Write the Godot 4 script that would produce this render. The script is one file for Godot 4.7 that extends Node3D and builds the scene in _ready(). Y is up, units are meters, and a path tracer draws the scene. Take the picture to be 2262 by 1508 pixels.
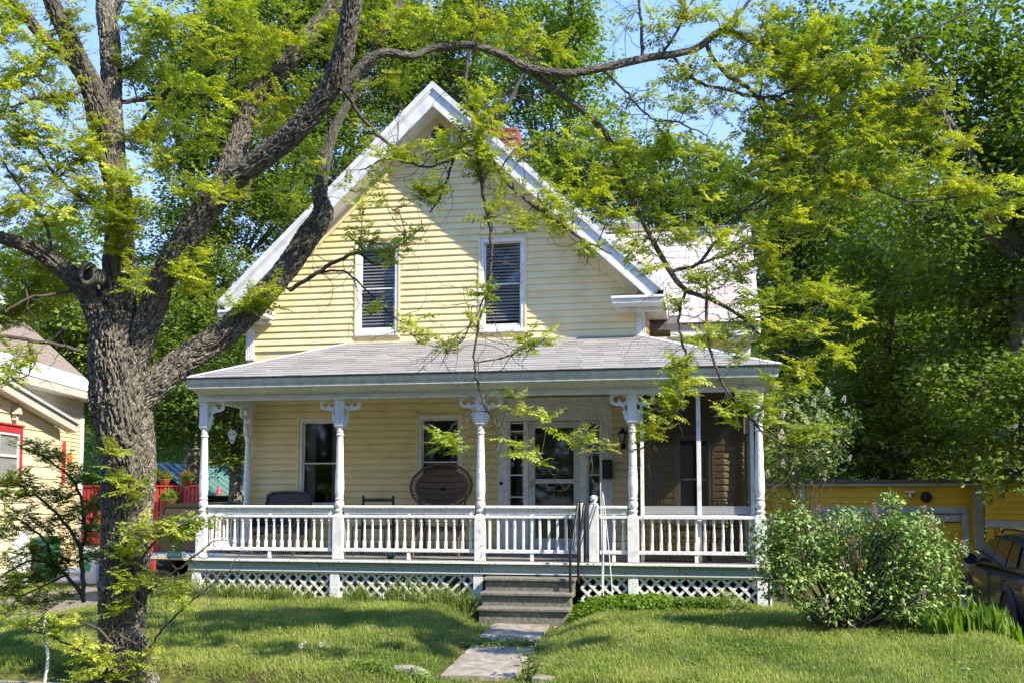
extends Node3D
# A yellow gabled house with a white porch behind a locust tree, on a sunny day in late spring.

var M := {}
var TEX := {}
var used_names := {}
var rng := RandomNumberGenerator.new()
const SUN_TO := Vector3(0.668, 0.668, 0.326)


class MB:
	var v := PackedVector3Array()
	var n := PackedVector3Array()
	var u := PackedVector2Array()
	var c := PackedColorArray()
	var idx := PackedInt32Array()
	var col := Color(1, 1, 1)
	var colored := false

	func vert(p: Vector3, nn: Vector3, uv := Vector2.ZERO) -> int:
		v.append(p)
		n.append(nn)
		u.append(uv)
		if colored:
			c.append(col)
		return v.size() - 1

	# a, b, c run counter-clockwise seen from outside
	func tri(a: Vector3, b: Vector3, d: Vector3) -> void:
		var nn := (b - a).cross(d - a).normalized()
		var i := vert(a, nn, Vector2(0, 0))
		vert(b, nn, Vector2(1, 0))
		vert(d, nn, Vector2(1, 1))
		idx.append_array([i, i + 2, i + 1])

	func quad(a: Vector3, b: Vector3, d: Vector3, e: Vector3) -> void:
		var nn := (d - a).cross(e - b).normalized()
		var i := vert(a, nn, Vector2(0, 0))
		vert(b, nn, Vector2(1, 0))
		vert(d, nn, Vector2(1, 1))
		vert(e, nn, Vector2(0, 1))
		idx.append_array([i, i + 2, i + 1, i, i + 3, i + 2])

	func box(lo: Vector3, hi: Vector3, bev := 0.0, xf := Transform3D.IDENTITY) -> void:
		if bev <= 0.0:
			var p := []
			for k in 8:
				p.append(xf * Vector3(hi.x if k & 1 else lo.x, hi.y if k & 2 else lo.y, hi.z if k & 4 else lo.z))
			quad(p[4], p[5], p[7], p[6])
			quad(p[1], p[0], p[2], p[3])
			quad(p[5], p[1], p[3], p[7])
			quad(p[0], p[4], p[6], p[2])
			quad(p[6], p[7], p[3], p[2])
			quad(p[0], p[1], p[5], p[4])
			return
		var ctr := (lo + hi) * 0.5
		var hf := (hi - lo) * 0.5
		bev = minf(bev, minf(hf.x, minf(hf.y, hf.z)) * 0.8)
		# faces
		for ax in 3:
			var a1 := (ax + 1) % 3
			var a2 := (ax + 2) % 3
			for sg in [-1.0, 1.0]:
				var q := []
				for st in [[-1, -1], [1, -1], [1, 1], [-1, 1]]:
					var p := Vector3.ZERO
					p[ax] = hf[ax] * sg
					p[a1] = (hf[a1] - bev) * st[0]
					p[a2] = (hf[a2] - bev) * st[1]
					q.append(xf * (ctr + p))
				if sg > 0:
					quad(q[0], q[1], q[2], q[3])
				else:
					quad(q[3], q[2], q[1], q[0])
		# edges
		for ax in 3:
			var a1 := (ax + 1) % 3
			var a2 := (ax + 2) % 3
			for s1 in [-1.0, 1.0]:
				for s2 in [-1.0, 1.0]:
					var q := []
					for e in [[-1, 0], [1, 0], [1, 1], [-1, 1]]:
						var p := Vector3.ZERO
						p[ax] = (hf[ax] - bev) * e[0]
						p[a1] = (hf[a1] - (bev if e[1] else 0.0)) * s1
						p[a2] = (hf[a2] - (0.0 if e[1] else bev)) * s2
						q.append(xf * (ctr + p))
					if s1 * s2 < 0:
						quad(q[0], q[1], q[2], q[3])
					else:
						quad(q[3], q[2], q[1], q[0])
		for s0 in [-1.0, 1.0]:
			for s1 in [-1.0, 1.0]:
				for s2 in [-1.0, 1.0]:
					var s := Vector3(s0, s1, s2)
					var a := xf * (ctr + Vector3(hf.x, hf.y - bev, hf.z - bev) * s)
					var b := xf * (ctr + Vector3(hf.x - bev, hf.y, hf.z - bev) * s)
					var d := xf * (ctr + Vector3(hf.x - bev, hf.y - bev, hf.z) * s)
					if s0 * s1 * s2 > 0:
						tri(a, b, d)
					else:
						tri(a, d, b)

	# rings: Array of PackedVector3Array, each ring running counter-clockwise seen from its far (last) end
	func loft(rings: Array, closed := true, cap0 := false, cap1 := false, uvs := Vector2(1, 1), lens := PackedFloat32Array()) -> void:
		var m: int = rings[0].size()
		var k: int = rings.size()
		var base := v.size()
		var cols := m + 1 if closed else m
		for i in k:
			for j in cols:
				var jj := j % m
				var p: Vector3 = rings[i][jj]
				var jn := (jj + 1) % m if closed else mini(jj + 1, m - 1)
				var jp := (jj + m - 1) % m if closed else maxi(jj - 1, 0)
				var around: Vector3 = rings[i][jn] - rings[i][jp]
				var along: Vector3 = rings[mini(i + 1, k - 1)][jj] - rings[maxi(i - 1, 0)][jj]
				var nn := around.cross(along).normalized()
				vert(p, nn, Vector2(float(j) / m * uvs.x, (lens[i] if lens.size() else float(i) / k) * uvs.y))
		for i in k - 1:
			for j in cols - 1:
				var a := base + i * cols + j
				idx.append_array([a, a + cols + 1, a + 1, a, a + cols, a + cols + 1])
		if cap0:
			var o := Vector3.ZERO
			for p in rings[0]:
				o += p
			o /= m
			for j in m:
				tri(o, rings[0][(j + 1) % m], rings[0][j])
		if cap1:
			var o := Vector3.ZERO
			for p in rings[k - 1]:
				o += p
			o /= m
			for j in m:
				tri(o, rings[k - 1][j], rings[k - 1][(j + 1) % m])

	func tube(pts: Array, radii: Array, sides := 8, caps := true, uvs := Vector2(1, 1)) -> void:
		var rings := []
		var lens := PackedFloat32Array()
		var acc := 0.0
		var side := Vector3.ZERO
		for i in pts.size():
			var d: Vector3 = (pts[mini(i + 1, pts.size() - 1)] - pts[maxi(i - 1, 0)])
			if d.length() < 1e-6:
				d = Vector3.UP
			d = d.normalized()
			if i == 0:
				side = d.cross(Vector3(0.3, 0.1, 0.95)).normalized()
				if side.length() < 0.1:
					side = d.cross(Vector3.RIGHT).normalized()
			else:
				side = (side - d * side.dot(d)).normalized()
				acc += (pts[i] - pts[i - 1]).length()
			var up := d.cross(side)
			var ring := PackedVector3Array()
			for j in sides:
				var a := TAU * j / sides
				ring.append(pts[i] + (side * cos(a) + up * sin(a)) * radii[i])
			rings.append(ring)
			lens.append(acc)
		loft(rings, true, caps, caps, uvs, lens)

	# profile of (radius, height) from the bottom up; a repeated point makes a crease
	func lathe(prof: Array, sides := 16, xf := Transform3D.IDENTITY) -> void:
		var k := prof.size()
		var base := v.size()
		for i in k:
			var p: Vector2 = prof[i]
			var a: Vector2 = prof[maxi(i - 1, 0)]
			var b: Vector2 = prof[mini(i + 1, k - 1)]
			if a.is_equal_approx(p):
				a = p
			if b.is_equal_approx(p):
				b = p
			var d := b - a
			var nr := Vector2(d.y, -d.x).normalized()
			for j in sides + 1:
				var t := TAU * j / sides
				var q := Vector3(cos(t) * p.x, p.y, -sin(t) * p.x)
				var nn := Vector3(cos(t) * nr.x, nr.y, -sin(t) * nr.x)
				vert(xf * q, (xf.basis * nn).normalized(), Vector2(float(j) / sides, float(i) / k))
		for i in k - 1:
			if prof[i].is_equal_approx(prof[i + 1]):
				continue
			for j in sides:
				var a := base + i * (sides + 1) + j
				idx.append_array([a, a + sides + 2, a + 1, a, a + sides + 1, a + sides + 2])

	# a counter-clockwise polygon in xy, between z0 and z1
	func prism(poly: PackedVector2Array, z0: float, z1: float, xf := Transform3D.IDENTITY) -> void:
		if Geometry2D.is_polygon_clockwise(poly):
			poly = poly.duplicate()
			poly.reverse()
		var t := Geometry2D.triangulate_polygon(poly)
		for i in range(0, t.size(), 3):
			var a := poly[t[i]]
			var b := poly[t[i + 1]]
			var d := poly[t[i + 2]]
			if (b - a).cross(d - a) < 0:
				var s := b
				b = d
				d = s
			tri(xf * Vector3(a.x, a.y, z1), xf * Vector3(b.x, b.y, z1), xf * Vector3(d.x, d.y, z1))
			tri(xf * Vector3(a.x, a.y, z0), xf * Vector3(d.x, d.y, z0), xf * Vector3(b.x, b.y, z0))
		for i in poly.size():
			var a := poly[i]
			var b := poly[(i + 1) % poly.size()]
			quad(xf * Vector3(a.x, a.y, z0), xf * Vector3(b.x, b.y, z0), xf * Vector3(b.x, b.y, z1), xf * Vector3(a.x, a.y, z1))

	# a flat shape where field(Vector2) > 0, with smooth outlines, between z0 and z1
	func cutout(field: Callable, lo: Vector2, hi: Vector2, cell: float, z0: float, z1: float) -> void:
		var nx := int(ceil((hi.x - lo.x) / cell))
		var ny := int(ceil((hi.y - lo.y) / cell))
		var f := PackedFloat32Array()
		for j in ny + 1:
			for i in nx + 1:
				f.append(-1.0 if i == 0 or j == 0 or i == nx or j == ny else field.call(lo + Vector2(i, j) * cell))
		for j in ny:
			for i in nx:
				var pts := [lo + Vector2(i, j) * cell, lo + Vector2(i + 1, j) * cell, lo + Vector2(i + 1, j + 1) * cell, lo + Vector2(i, j + 1) * cell]
				var vals := [f[j * (nx + 1) + i], f[j * (nx + 1) + i + 1], f[(j + 1) * (nx + 1) + i + 1], f[(j + 1) * (nx + 1) + i]]
				var poly := PackedVector2Array()
				var cut := []
				for k in 4:
					var k2 := (k + 1) % 4
					if vals[k] > 0:
						poly.append(pts[k])
						cut.append(false)
					if (vals[k] > 0) != (vals[k2] > 0):
						poly.append(pts[k].lerp(pts[k2], vals[k] / (vals[k] - vals[k2])))
						cut.append(true)
				if poly.size() < 3:
					continue
				for k in range(1, poly.size() - 1):
					tri(Vector3(poly[0].x, poly[0].y, z1), Vector3(poly[k].x, poly[k].y, z1), Vector3(poly[k + 1].x, poly[k + 1].y, z1))
					tri(Vector3(poly[0].x, poly[0].y, z0), Vector3(poly[k + 1].x, poly[k + 1].y, z0), Vector3(poly[k].x, poly[k].y, z0))
				for k in poly.size():
					var k2 := (k + 1) % poly.size()
					if cut[k] and cut[k2]:
						quad(Vector3(poly[k].x, poly[k].y, z0), Vector3(poly[k2].x, poly[k2].y, z0), Vector3(poly[k2].x, poly[k2].y, z1), Vector3(poly[k].x, poly[k].y, z1))

	func mesh() -> ArrayMesh:
		var a := []
		a.resize(Mesh.ARRAY_MAX)
		a[Mesh.ARRAY_VERTEX] = v
		a[Mesh.ARRAY_NORMAL] = n
		a[Mesh.ARRAY_TEX_UV] = u
		if colored:
			a[Mesh.ARRAY_COLOR] = c
		a[Mesh.ARRAY_INDEX] = idx
		var m := ArrayMesh.new()
		m.add_surface_from_arrays(Mesh.PRIMITIVE_TRIANGLES, a)
		return m


func numbered(called: String) -> String:
	if not used_names.has(called):
		used_names[called] = 0
		return called
	used_names[called] += 1
	return "%s_%03d" % [called, used_names[called]]


func tag(o: Node, label: String, category: String, group := "") -> Node:
	o.set_meta("label", label)
	o.set_meta("category", category)
	if group:
		o.set_meta("group", group)
	return o


func thing(called: String, label: String, category: String, at := Vector3.ZERO, turn := 0.0, group := "") -> Node3D:
	var o := Node3D.new()
	o.name = numbered(called)
	add_child(o)
	o.position = at
	o.rotation.y = turn
	tag(o, label, category, group)
	return o


func part(m: Mesh, called: String, mat: Material, parent: Node, xf := Transform3D.IDENTITY) -> MeshInstance3D:
	var o := MeshInstance3D.new()
	o.name = called
	o.mesh = m
	o.material_override = mat
	o.transform = xf
	parent.add_child(o, true)
	return o


func struct(m: Mesh, called: String, mat: Material) -> MeshInstance3D:
	var o := part(m, numbered(called), mat, self)
	o.set_meta("kind", "structure")
	return o


func bx(lo: Vector3, hi: Vector3, bev := 0.0) -> ArrayMesh:
	var b := MB.new()
	b.box(lo, hi, bev)
	return b.mesh()


func at(p: Vector3) -> Transform3D:
	return Transform3D(Basis.IDENTITY, p)


func many(mesh: Mesh, places: Array, tints: PackedColorArray, called: String, mat: Material, parent: Node) -> MultiMeshInstance3D:
	var mm := MultiMesh.new()
	mm.transform_format = MultiMesh.TRANSFORM_3D
	mm.use_colors = tints.size() > 0
	mm.mesh = mesh
	mm.instance_count = places.size()
	for i in places.size():
		mm.set_instance_transform(i, places[i])
		if tints.size():
			mm.set_instance_color(i, tints[i])
	var o := MultiMeshInstance3D.new()
	o.name = called
	o.multimesh = mm
	o.material_override = mat
	if parent != self:
		o.set_meta("kind", "stuff")
	parent.add_child(o, true)
	return o


func noise(freq: float, seed_: int, octaves := 4, kind := FastNoiseLite.TYPE_SIMPLEX_SMOOTH) -> FastNoiseLite:
	var f := FastNoiseLite.new()
	f.noise_type = kind
	f.frequency = freq
	f.seed = seed_
	f.fractal_octaves = octaves
	return f


# a square repeating picture of noise between two or more colours
func blotch(called: String, size: int, freq: float, seed_: int, stops: Array, stretch := Vector2(1, 1), octaves := 5, contrast := 1.0) -> ImageTexture:
	var f := noise(freq, seed_, octaves)
	var im := Image.create(size, size, false, Image.FORMAT_RGB8)
	var g := Gradient.new()
	var offs := PackedFloat32Array()
	var cols := PackedColorArray()
	for s in stops:
		offs.append(s[0])
		cols.append(s[1])
	g.offsets = offs
	g.colors = cols
	for y in size:
		for x in size:
			# on two circles, so that it repeats without a seam
			var ax := TAU * x / size
			var ay := TAU * y / size
			var r := size / TAU
			var t := f.get_noise_3d(cos(ax) * r * stretch.x + sin(ay) * r * stretch.y * 0.37, sin(ax) * r * stretch.x + 91.0, cos(ay) * r * stretch.y + 17.0)
			im.set_pixel(x, y, g.sample(clampf(0.5 + t * 0.9 * contrast, 0.0, 1.0)))
	TEX[called] = ImageTexture.create_from_image(im)
	return TEX[called]


func mat(called: String, color: Color, rough := 0.7, opts := {}) -> StandardMaterial3D:
	var m := StandardMaterial3D.new()
	m.resource_name = called
	m.albedo_color = color
	m.roughness = rough
	if opts.has("tex"):
		m.albedo_texture = opts.tex
		m.uv1_triplanar = opts.get("tri", true)
		m.uv1_world_triplanar = opts.get("world", true)
		m.uv1_scale = Vector3.ONE * opts.get("scale", 1.0)
	if opts.has("scale3"):
		m.uv1_scale = opts.scale3
	if opts.has("bump"):
		m.heightmap_enabled = true
		m.heightmap_texture = opts.bump
		m.heightmap_scale = opts.get("depth", 0.3)
		m.uv1_triplanar = opts.get("tri", true)
		m.uv1_world_triplanar = opts.get("world", true)
		if not opts.has("tex"):
			m.uv1_scale = Vector3.ONE * opts.get("scale", 1.0)
	m.metallic = opts.get("metal", 0.0)
	m.metallic_specular = opts.get("spec", 0.5)
	if opts.has("alpha"):
		m.transparency = BaseMaterial3D.TRANSPARENCY_ALPHA
		m.albedo_color.a = opts.alpha
	if opts.has("back"):
		m.backlight_enabled = true
		m.backlight = opts.back
	if opts.get("tint", false):
		m.vertex_color_use_as_albedo = true
	if opts.has("coat"):
		m.clearcoat_enabled = true
		m.clearcoat = opts.coat
		m.clearcoat_roughness = opts.get("coat_rough", 0.05)
	m.cull_mode = BaseMaterial3D.CULL_DISABLED
	M[called] = m
	return m


func hx(s: String) -> Color:
	return Color.html(s)


func lin(r: float, g: float, b: float) -> Color:
	return Color(r, g, b).linear_to_srgb()


func _ready() -> void:
	for stage in [camera_and_light, materials, ground_and_paths, house, porch, porch_things, neighbours, vehicles, locust, back_trees, shrubs, grass]:
		stage.call()


func camera_and_light() -> void:
	var cam := Camera3D.new()
	cam.name = "camera"
	add_child(cam)
	cam.position = Vector3(0, 2.0, 15.75)
	cam.rotation_degrees = Vector3(4.0, 10.329, 0)
	cam.set_frustum(0.1 * 0.685454, Vector2(0, 0.1 * 0.085073), 0.1, 400.0)
	cam.current = true
	var env := Environment.new()
	env.background_mode = Environment.BG_SKY
	env.tonemap_mode = Environment.TONE_MAPPER_LINEAR
	env.tonemap_exposure = 2.05
	env.sdfgi_enabled = true
	env.ssao_enabled = true
	env.ssil_enabled = true
	var sky := Sky.new()
	var sm := ProceduralSkyMaterial.new()
	sm.sky_top_color = Color(0.30, 0.455, 0.735)
	sm.sky_horizon_color = Color(0.60, 0.67, 0.78)
	sm.sky_curve = 0.25
	sm.sky_energy_multiplier = 1.25
	sm.ground_bottom_color = Color(0.26, 0.26, 0.18)
	sm.ground_horizon_color = Color(0.45, 0.5, 0.45)
	sky.sky_material = sm
	env.sky = sky
	var we := WorldEnvironment.new()
	we.name = "world_environment"
	we.environment = env
	add_child(we)
	var sun := DirectionalLight3D.new()
	sun.name = "sun"
	sun.light_energy = 1.45
	sun.light_angular_distance = 0.5
	sun.light_color = Color(1.0, 0.96, 0.875)
	sun.shadow_enabled = true
	add_child(sun)
	sun.look_at_from_position(SUN_TO * 40.0, Vector3.ZERO)
	sun.sky_mode = DirectionalLight3D.SKY_MODE_LIGHT_ONLY


func materials() -> void:
	var w0 := Color(1, 1, 1)
	blotch("paint", 512, 0.012, 3, [[0.0, hx("dcdcd8")], [0.45, hx("f4f4f2")], [0.8, w0], [1.0, hx("eeeae2")]])
	blotch("worn", 512, 0.03, 8, [[0.0, hx("bdb8ae")], [0.14, hx("e2e0da")], [0.34, hx("f6f6f4")], [1.0, w0]], Vector2(1, 1), 6, 1.1)
	blotch("vinyl", 512, 0.006, 5, [[0.0, hx("efe9dc")], [0.5, hx("fbf9f2")], [1.0, w0]], Vector2(1, 2.0), 4)
	blotch("stone", 512, 0.02, 11, [[0.0, hx("bcb8b0")], [0.5, hx("dedad2")], [1.0, w0]], Vector2(1, 1), 7, 1.1)
	blotch("grit", 256, 0.16, 12, [[0.0, hx("777777")], [0.5, hx("bcbcbc")], [1.0, w0]], Vector2(1, 1), 3, 1.4)
	blotch("granule", 256, 0.2, 13, [[0.0, hx("b4b0aa")], [0.5, hx("e4e2de")], [1.0, w0]], Vector2(1, 1), 3, 1.4)
	blotch("soil", 512, 0.02, 14, [[0.0, hx("5c5236")], [0.4, hx("6a7038")], [0.7, hx("74843a")], [1.0, hx("8f9650")]], Vector2(1, 1), 6, 1.3)
	blotch("litter", 512, 0.03, 15, [[0.0, hx("3c3626")], [0.5, hx("5a5a34")], [1.0, hx("7a7a48")]], Vector2(1, 1), 6, 1.3)
	blotch("weave", 256, 0.09, 16, [[0.0, hx("6a6a6a")], [0.5, hx("b0b0b0")], [1.0, w0]], Vector2(1, 3), 3, 1.6)
	blotch("grain", 512, 0.02, 17, [[0.0, hx("8a8a8a")], [0.5, hx("c8c8c8")], [1.0, w0]], Vector2(0.3, 5), 5, 1.5)
	blotch("lichen", 512, 0.014, 18, [[0.0, hx("ddd0c8")], [0.35, hx("eee8e2")], [0.6, hx("f6f4f0")], [1.0, w0]], Vector2(1, 1), 6, 1.2)
	mat("siding", lin(0.80, 0.69, 0.385), 0.55, {"tex": TEX.vinyl, "scale": 0.7})
	mat("siding_trim", lin(0.78, 0.68, 0.40), 0.5, {"tex": TEX.vinyl, "scale": 0.7})
	mat("white", lin(0.79, 0.785, 0.765), 0.5, {"tex": TEX.paint, "scale": 1.1})
	mat("white_worn", lin(0.78, 0.78, 0.76), 0.65, {"tex": TEX.worn, "scale": 1.3})
	mat("aluminium_white", lin(0.77, 0.77, 0.76), 0.38, {"tex": TEX.paint, "scale": 0.6})
	mat("porch_paint", lin(0.62, 0.63, 0.56), 0.55, {"tex": TEX.paint, "scale": 0.8})
	mat("mint", lin(0.38, 0.45, 0.40), 0.6, {"tex": TEX.worn, "scale": 1.2})
	mat("deck_grey", lin(0.34, 0.34, 0.33), 0.6, {"tex": TEX.stone, "scale": 1.0})
	mat("ceiling_paint", lin(0.55, 0.56, 0.52), 0.7, {})
	mat("glass", Color(0.03, 0.035, 0.035), 0.03, {"alpha": 0.16})
	mat("room_wall", lin(0.36, 0.33, 0.28), 0.9, {})
	mat("blind", lin(0.50, 0.50, 0.50), 0.5, {})
	mat("curtain", lin(0.30, 0.33, 0.34), 0.9, {})
	mat("black_metal", lin(0.018, 0.018, 0.019), 0.4, {"metal": 0.3})
	mat("black_plastic", lin(0.02, 0.02, 0.021), 0.5, {})
	mat("steel_door", lin(0.62, 0.64, 0.63), 0.4, {"tex": TEX.paint, "scale": 0.9})
	mat("screen_mesh", lin(0.014, 0.014, 0.014), 0.9, {"alpha": 0.52, "spec": 0.1})
	mat("screen_band", lin(0.35, 0.36, 0.36), 0.8, {"alpha": 0.75})
	mat("hip_metal", lin(0.70, 0.71, 0.72), 0.4, {"tex": TEX.paint, "scale": 1.0})
	var sh := [lin(0.37, 0.355, 0.325), lin(0.41, 0.395, 0.36), lin(0.33, 0.315, 0.29), lin(0.385, 0.35, 0.315), lin(0.43, 0.415, 0.38)]
	for i in 5:
		mat("shingle_%d" % i, sh[i], 0.92, {"tex": TEX.granule, "scale": 5.0})
	var sw := [lin(0.54, 0.51, 0.48), lin(0.58, 0.555, 0.525), lin(0.54, 0.475, 0.445), lin(0.61, 0.585, 0.555), lin(0.48, 0.395, 0.365)]
	for i in 5:
		mat("pink_shingle_%d" % i, sw[i], 0.9, {"tex": TEX.lichen, "scale": 2.0})
	mat("roof_dark", lin(0.16, 0.15, 0.145), 0.9, {"tex": TEX.granule, "scale": 4.0})
	mat("step_wood", lin(0.24, 0.235, 0.20), 0.9, {"tex": TEX.stone, "scale": 1.6, "bump": TEX.grit, "depth": 0.5})
	mat("concrete", lin(0.37, 0.33, 0.27), 0.92, {"tex": TEX.stone, "scale": 0.5, "bump": TEX.grit, "depth": 0.3})
	mat("kerb_concrete", lin(0.36, 0.33, 0.28), 0.92, {"tex": TEX.stone, "scale": 1.2, "bump": TEX.grit, "depth": 0.6})
	mat("lawn_soil", lin(0.42, 0.42, 0.20), 0.95, {"tex": TEX.soil, "scale": 0.6, "bump": TEX.grit, "depth": 1.0})
	mat("forest_floor", lin(0.5, 0.5, 0.5), 0.95, {"tex": TEX.litter, "scale": 0.4})
	mat("asphalt", lin(0.10, 0.10, 0.10), 0.9, {"tex": TEX.grit, "scale": 1.5})
	mat("gravel", lin(0.40, 0.34, 0.26), 0.95, {"tex": TEX.grit, "scale": 1.2, "bump": TEX.grit, "depth": 1.5})
	mat("brick_red", lin(0.42, 0.15, 0.08), 0.9, {"tex": TEX.stone, "scale": 3.0})
	mat("mortar", lin(0.42, 0.40, 0.36), 0.95, {})
	mat("wicker_dark", lin(0.23, 0.125, 0.065), 0.6, {"tex": TEX.weave, "scale": 5.0})
	mat("wicker_grey", lin(0.10, 0.095, 0.095), 0.6, {"tex": TEX.weave, "scale": 5.0})
	mat("dark_wood", lin(0.055, 0.042, 0.032), 0.6, {"tex": TEX.grain, "scale": 1.5})
	mat("nice_metal", lin(0.45, 0.46, 0.47), 0.35, {"metal": 0.8})
	mat("bone", lin(0.62, 0.62, 0.60), 0.7, {})
	mat("green_glass", lin(0.03, 0.12, 0.11), 0.2, {})
	mat("stake", lin(0.55, 0.55, 0.52), 0.6, {})
	mat("lamp_glass", lin(0.45, 0.45, 0.42), 0.2, {})
	# neighbours
	mat("cream_board", lin(0.78, 0.70, 0.49), 0.6, {"tex": TEX.vinyl, "scale": 0.5})
	mat("cream_narrow", lin(0.77, 0.67, 0.41), 0.6, {"tex": TEX.vinyl, "scale": 0.5})
	mat("cream_trim", lin(0.66, 0.62, 0.52), 0.6, {"tex": TEX.paint, "scale": 0.8})
	mat("red_paint", lin(0.56, 0.045, 0.05), 0.5, {"tex": TEX.paint, "scale": 1.0})
	mat("tan_shingle", lin(0.34, 0.28, 0.24), 0.92, {"tex": TEX.granule, "scale": 4.0})
	mat("roof_metal", lin(0.62, 0.64, 0.68), 0.45, {"tex": TEX.paint, "scale": 0.6})
	mat("green_metal", lin(0.10, 0.22, 0.17), 0.5, {"tex": TEX.paint, "scale": 0.4})
	mat("dark_board", lin(0.05, 0.05, 0.045), 0.8, {"tex": TEX.grain, "scale": 0.8})
	mat("yellow_board", lin(0.68, 0.47, 0.03), 0.6, {"tex": TEX.vinyl, "scale": 0.6})
	mat("yellow_door", lin(0.70, 0.50, 0.035), 0.55, {"tex": TEX.vinyl, "scale": 0.6})
	mat("blue_grey_trim", lin(0.46, 0.50, 0.56), 0.6, {"tex": TEX.paint, "scale": 0.8})
	mat("bin_green", lin(0.02, 0.085, 0.06), 0.5, {})
	mat("bag_white", lin(0.72, 0.73, 0.74), 0.6, {})
	mat("bag_green", lin(0.03, 0.32, 0.16), 0.5, {})
	mat("terracotta", lin(0.35, 0.12, 0.05), 0.8, {})
	mat("basket_brown", lin(0.20, 0.10, 0.04), 0.9, {})
	mat("orange_paint", lin(0.60, 0.16, 0.03), 0.6, {})
	mat("lace", lin(0.70, 0.70, 0.69), 0.9, {})
	# vehicles
	mat("navy_paint", lin(0.006, 0.009, 0.022), 0.4, {"coat": 0.7, "coat_rough": 0.06, "spec": 0.4})
	mat("charcoal_paint", lin(0.012, 0.013, 0.015), 0.4, {"coat": 0.5, "coat_rough": 0.1})
	mat("car_glass", Color(0.10, 0.11, 0.105), 0.03, {"spec": 0.7})
	mat("car_inside", lin(0.015, 0.015, 0.016), 0.9, {})
	mat("tyre", lin(0.015, 0.015, 0.015), 0.9, {})
	mat("rim", lin(0.42, 0.43, 0.44), 0.35, {"metal": 0.4})
	mat("chrome", lin(0.66, 0.66, 0.66), 0.18, {"metal": 1.0})
	mat("tail_red", lin(0.30, 0.01, 0.01), 0.25, {})
	mat("cladding", lin(0.022, 0.022, 0.023), 0.75, {})
	mat("plate_green", lin(0.03, 0.26, 0.19), 0.5, {})
	mat("plate_white", lin(0.75, 0.78, 0.74), 0.5, {})


# ---------------------------------------------------------------- ground

func step(a: float, b: float, t: float) -> float:
	return smoothstep(a, b, t)


func lawn_y(z: float) -> float:
	return 0.50 - 0.06 * step(2.0, 4.0, z) - 0.15 * step(3.6, 6.3, z)


func ground_y(x: float, z: float) -> float:
	var side_l := 0.22 - 0.14 * step(-2.0, -12.0, z) - 0.02 * step(2.0, 7.0, z)
	var side_r := -0.12 - 0.22 * step(-2.0, -8.0, z) + 0.30 * step(3.0, 8.0, z)
	var t := step(-9.6, -7.7, x)
	var y := lerpf(side_l, lawn_y(z), t)
	y = lerpf(y, side_r, step(3.2, 4.3, x))
	# the walk lies in a shallow cut with sloping sides
	var px := walk_x(z)
	var d := absf(x - px)
	if z > 1.0 and z < 6.6:
		var wy := walk_y(z)
		y = lerpf(wy - 0.05, y, step(0.42, 1.2, d))
	y = lerpf(y, 0.14, step(6.35, 6.65, z))
	y = lerpf(y, -0.02, step(8.6, 9.0, z))
	y += 0.9 * step(-16.0, -60.0, z) * 12.0
	return y


func walk_x(z: float) -> float:
	return -2.28 + 0.04 * (z - 2.4)


func walk_y(z: float) -> float:
	return 0.315 - 0.02 * (z - 2.4) - 0.02 * step(4.2, 4.4, z)


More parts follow.
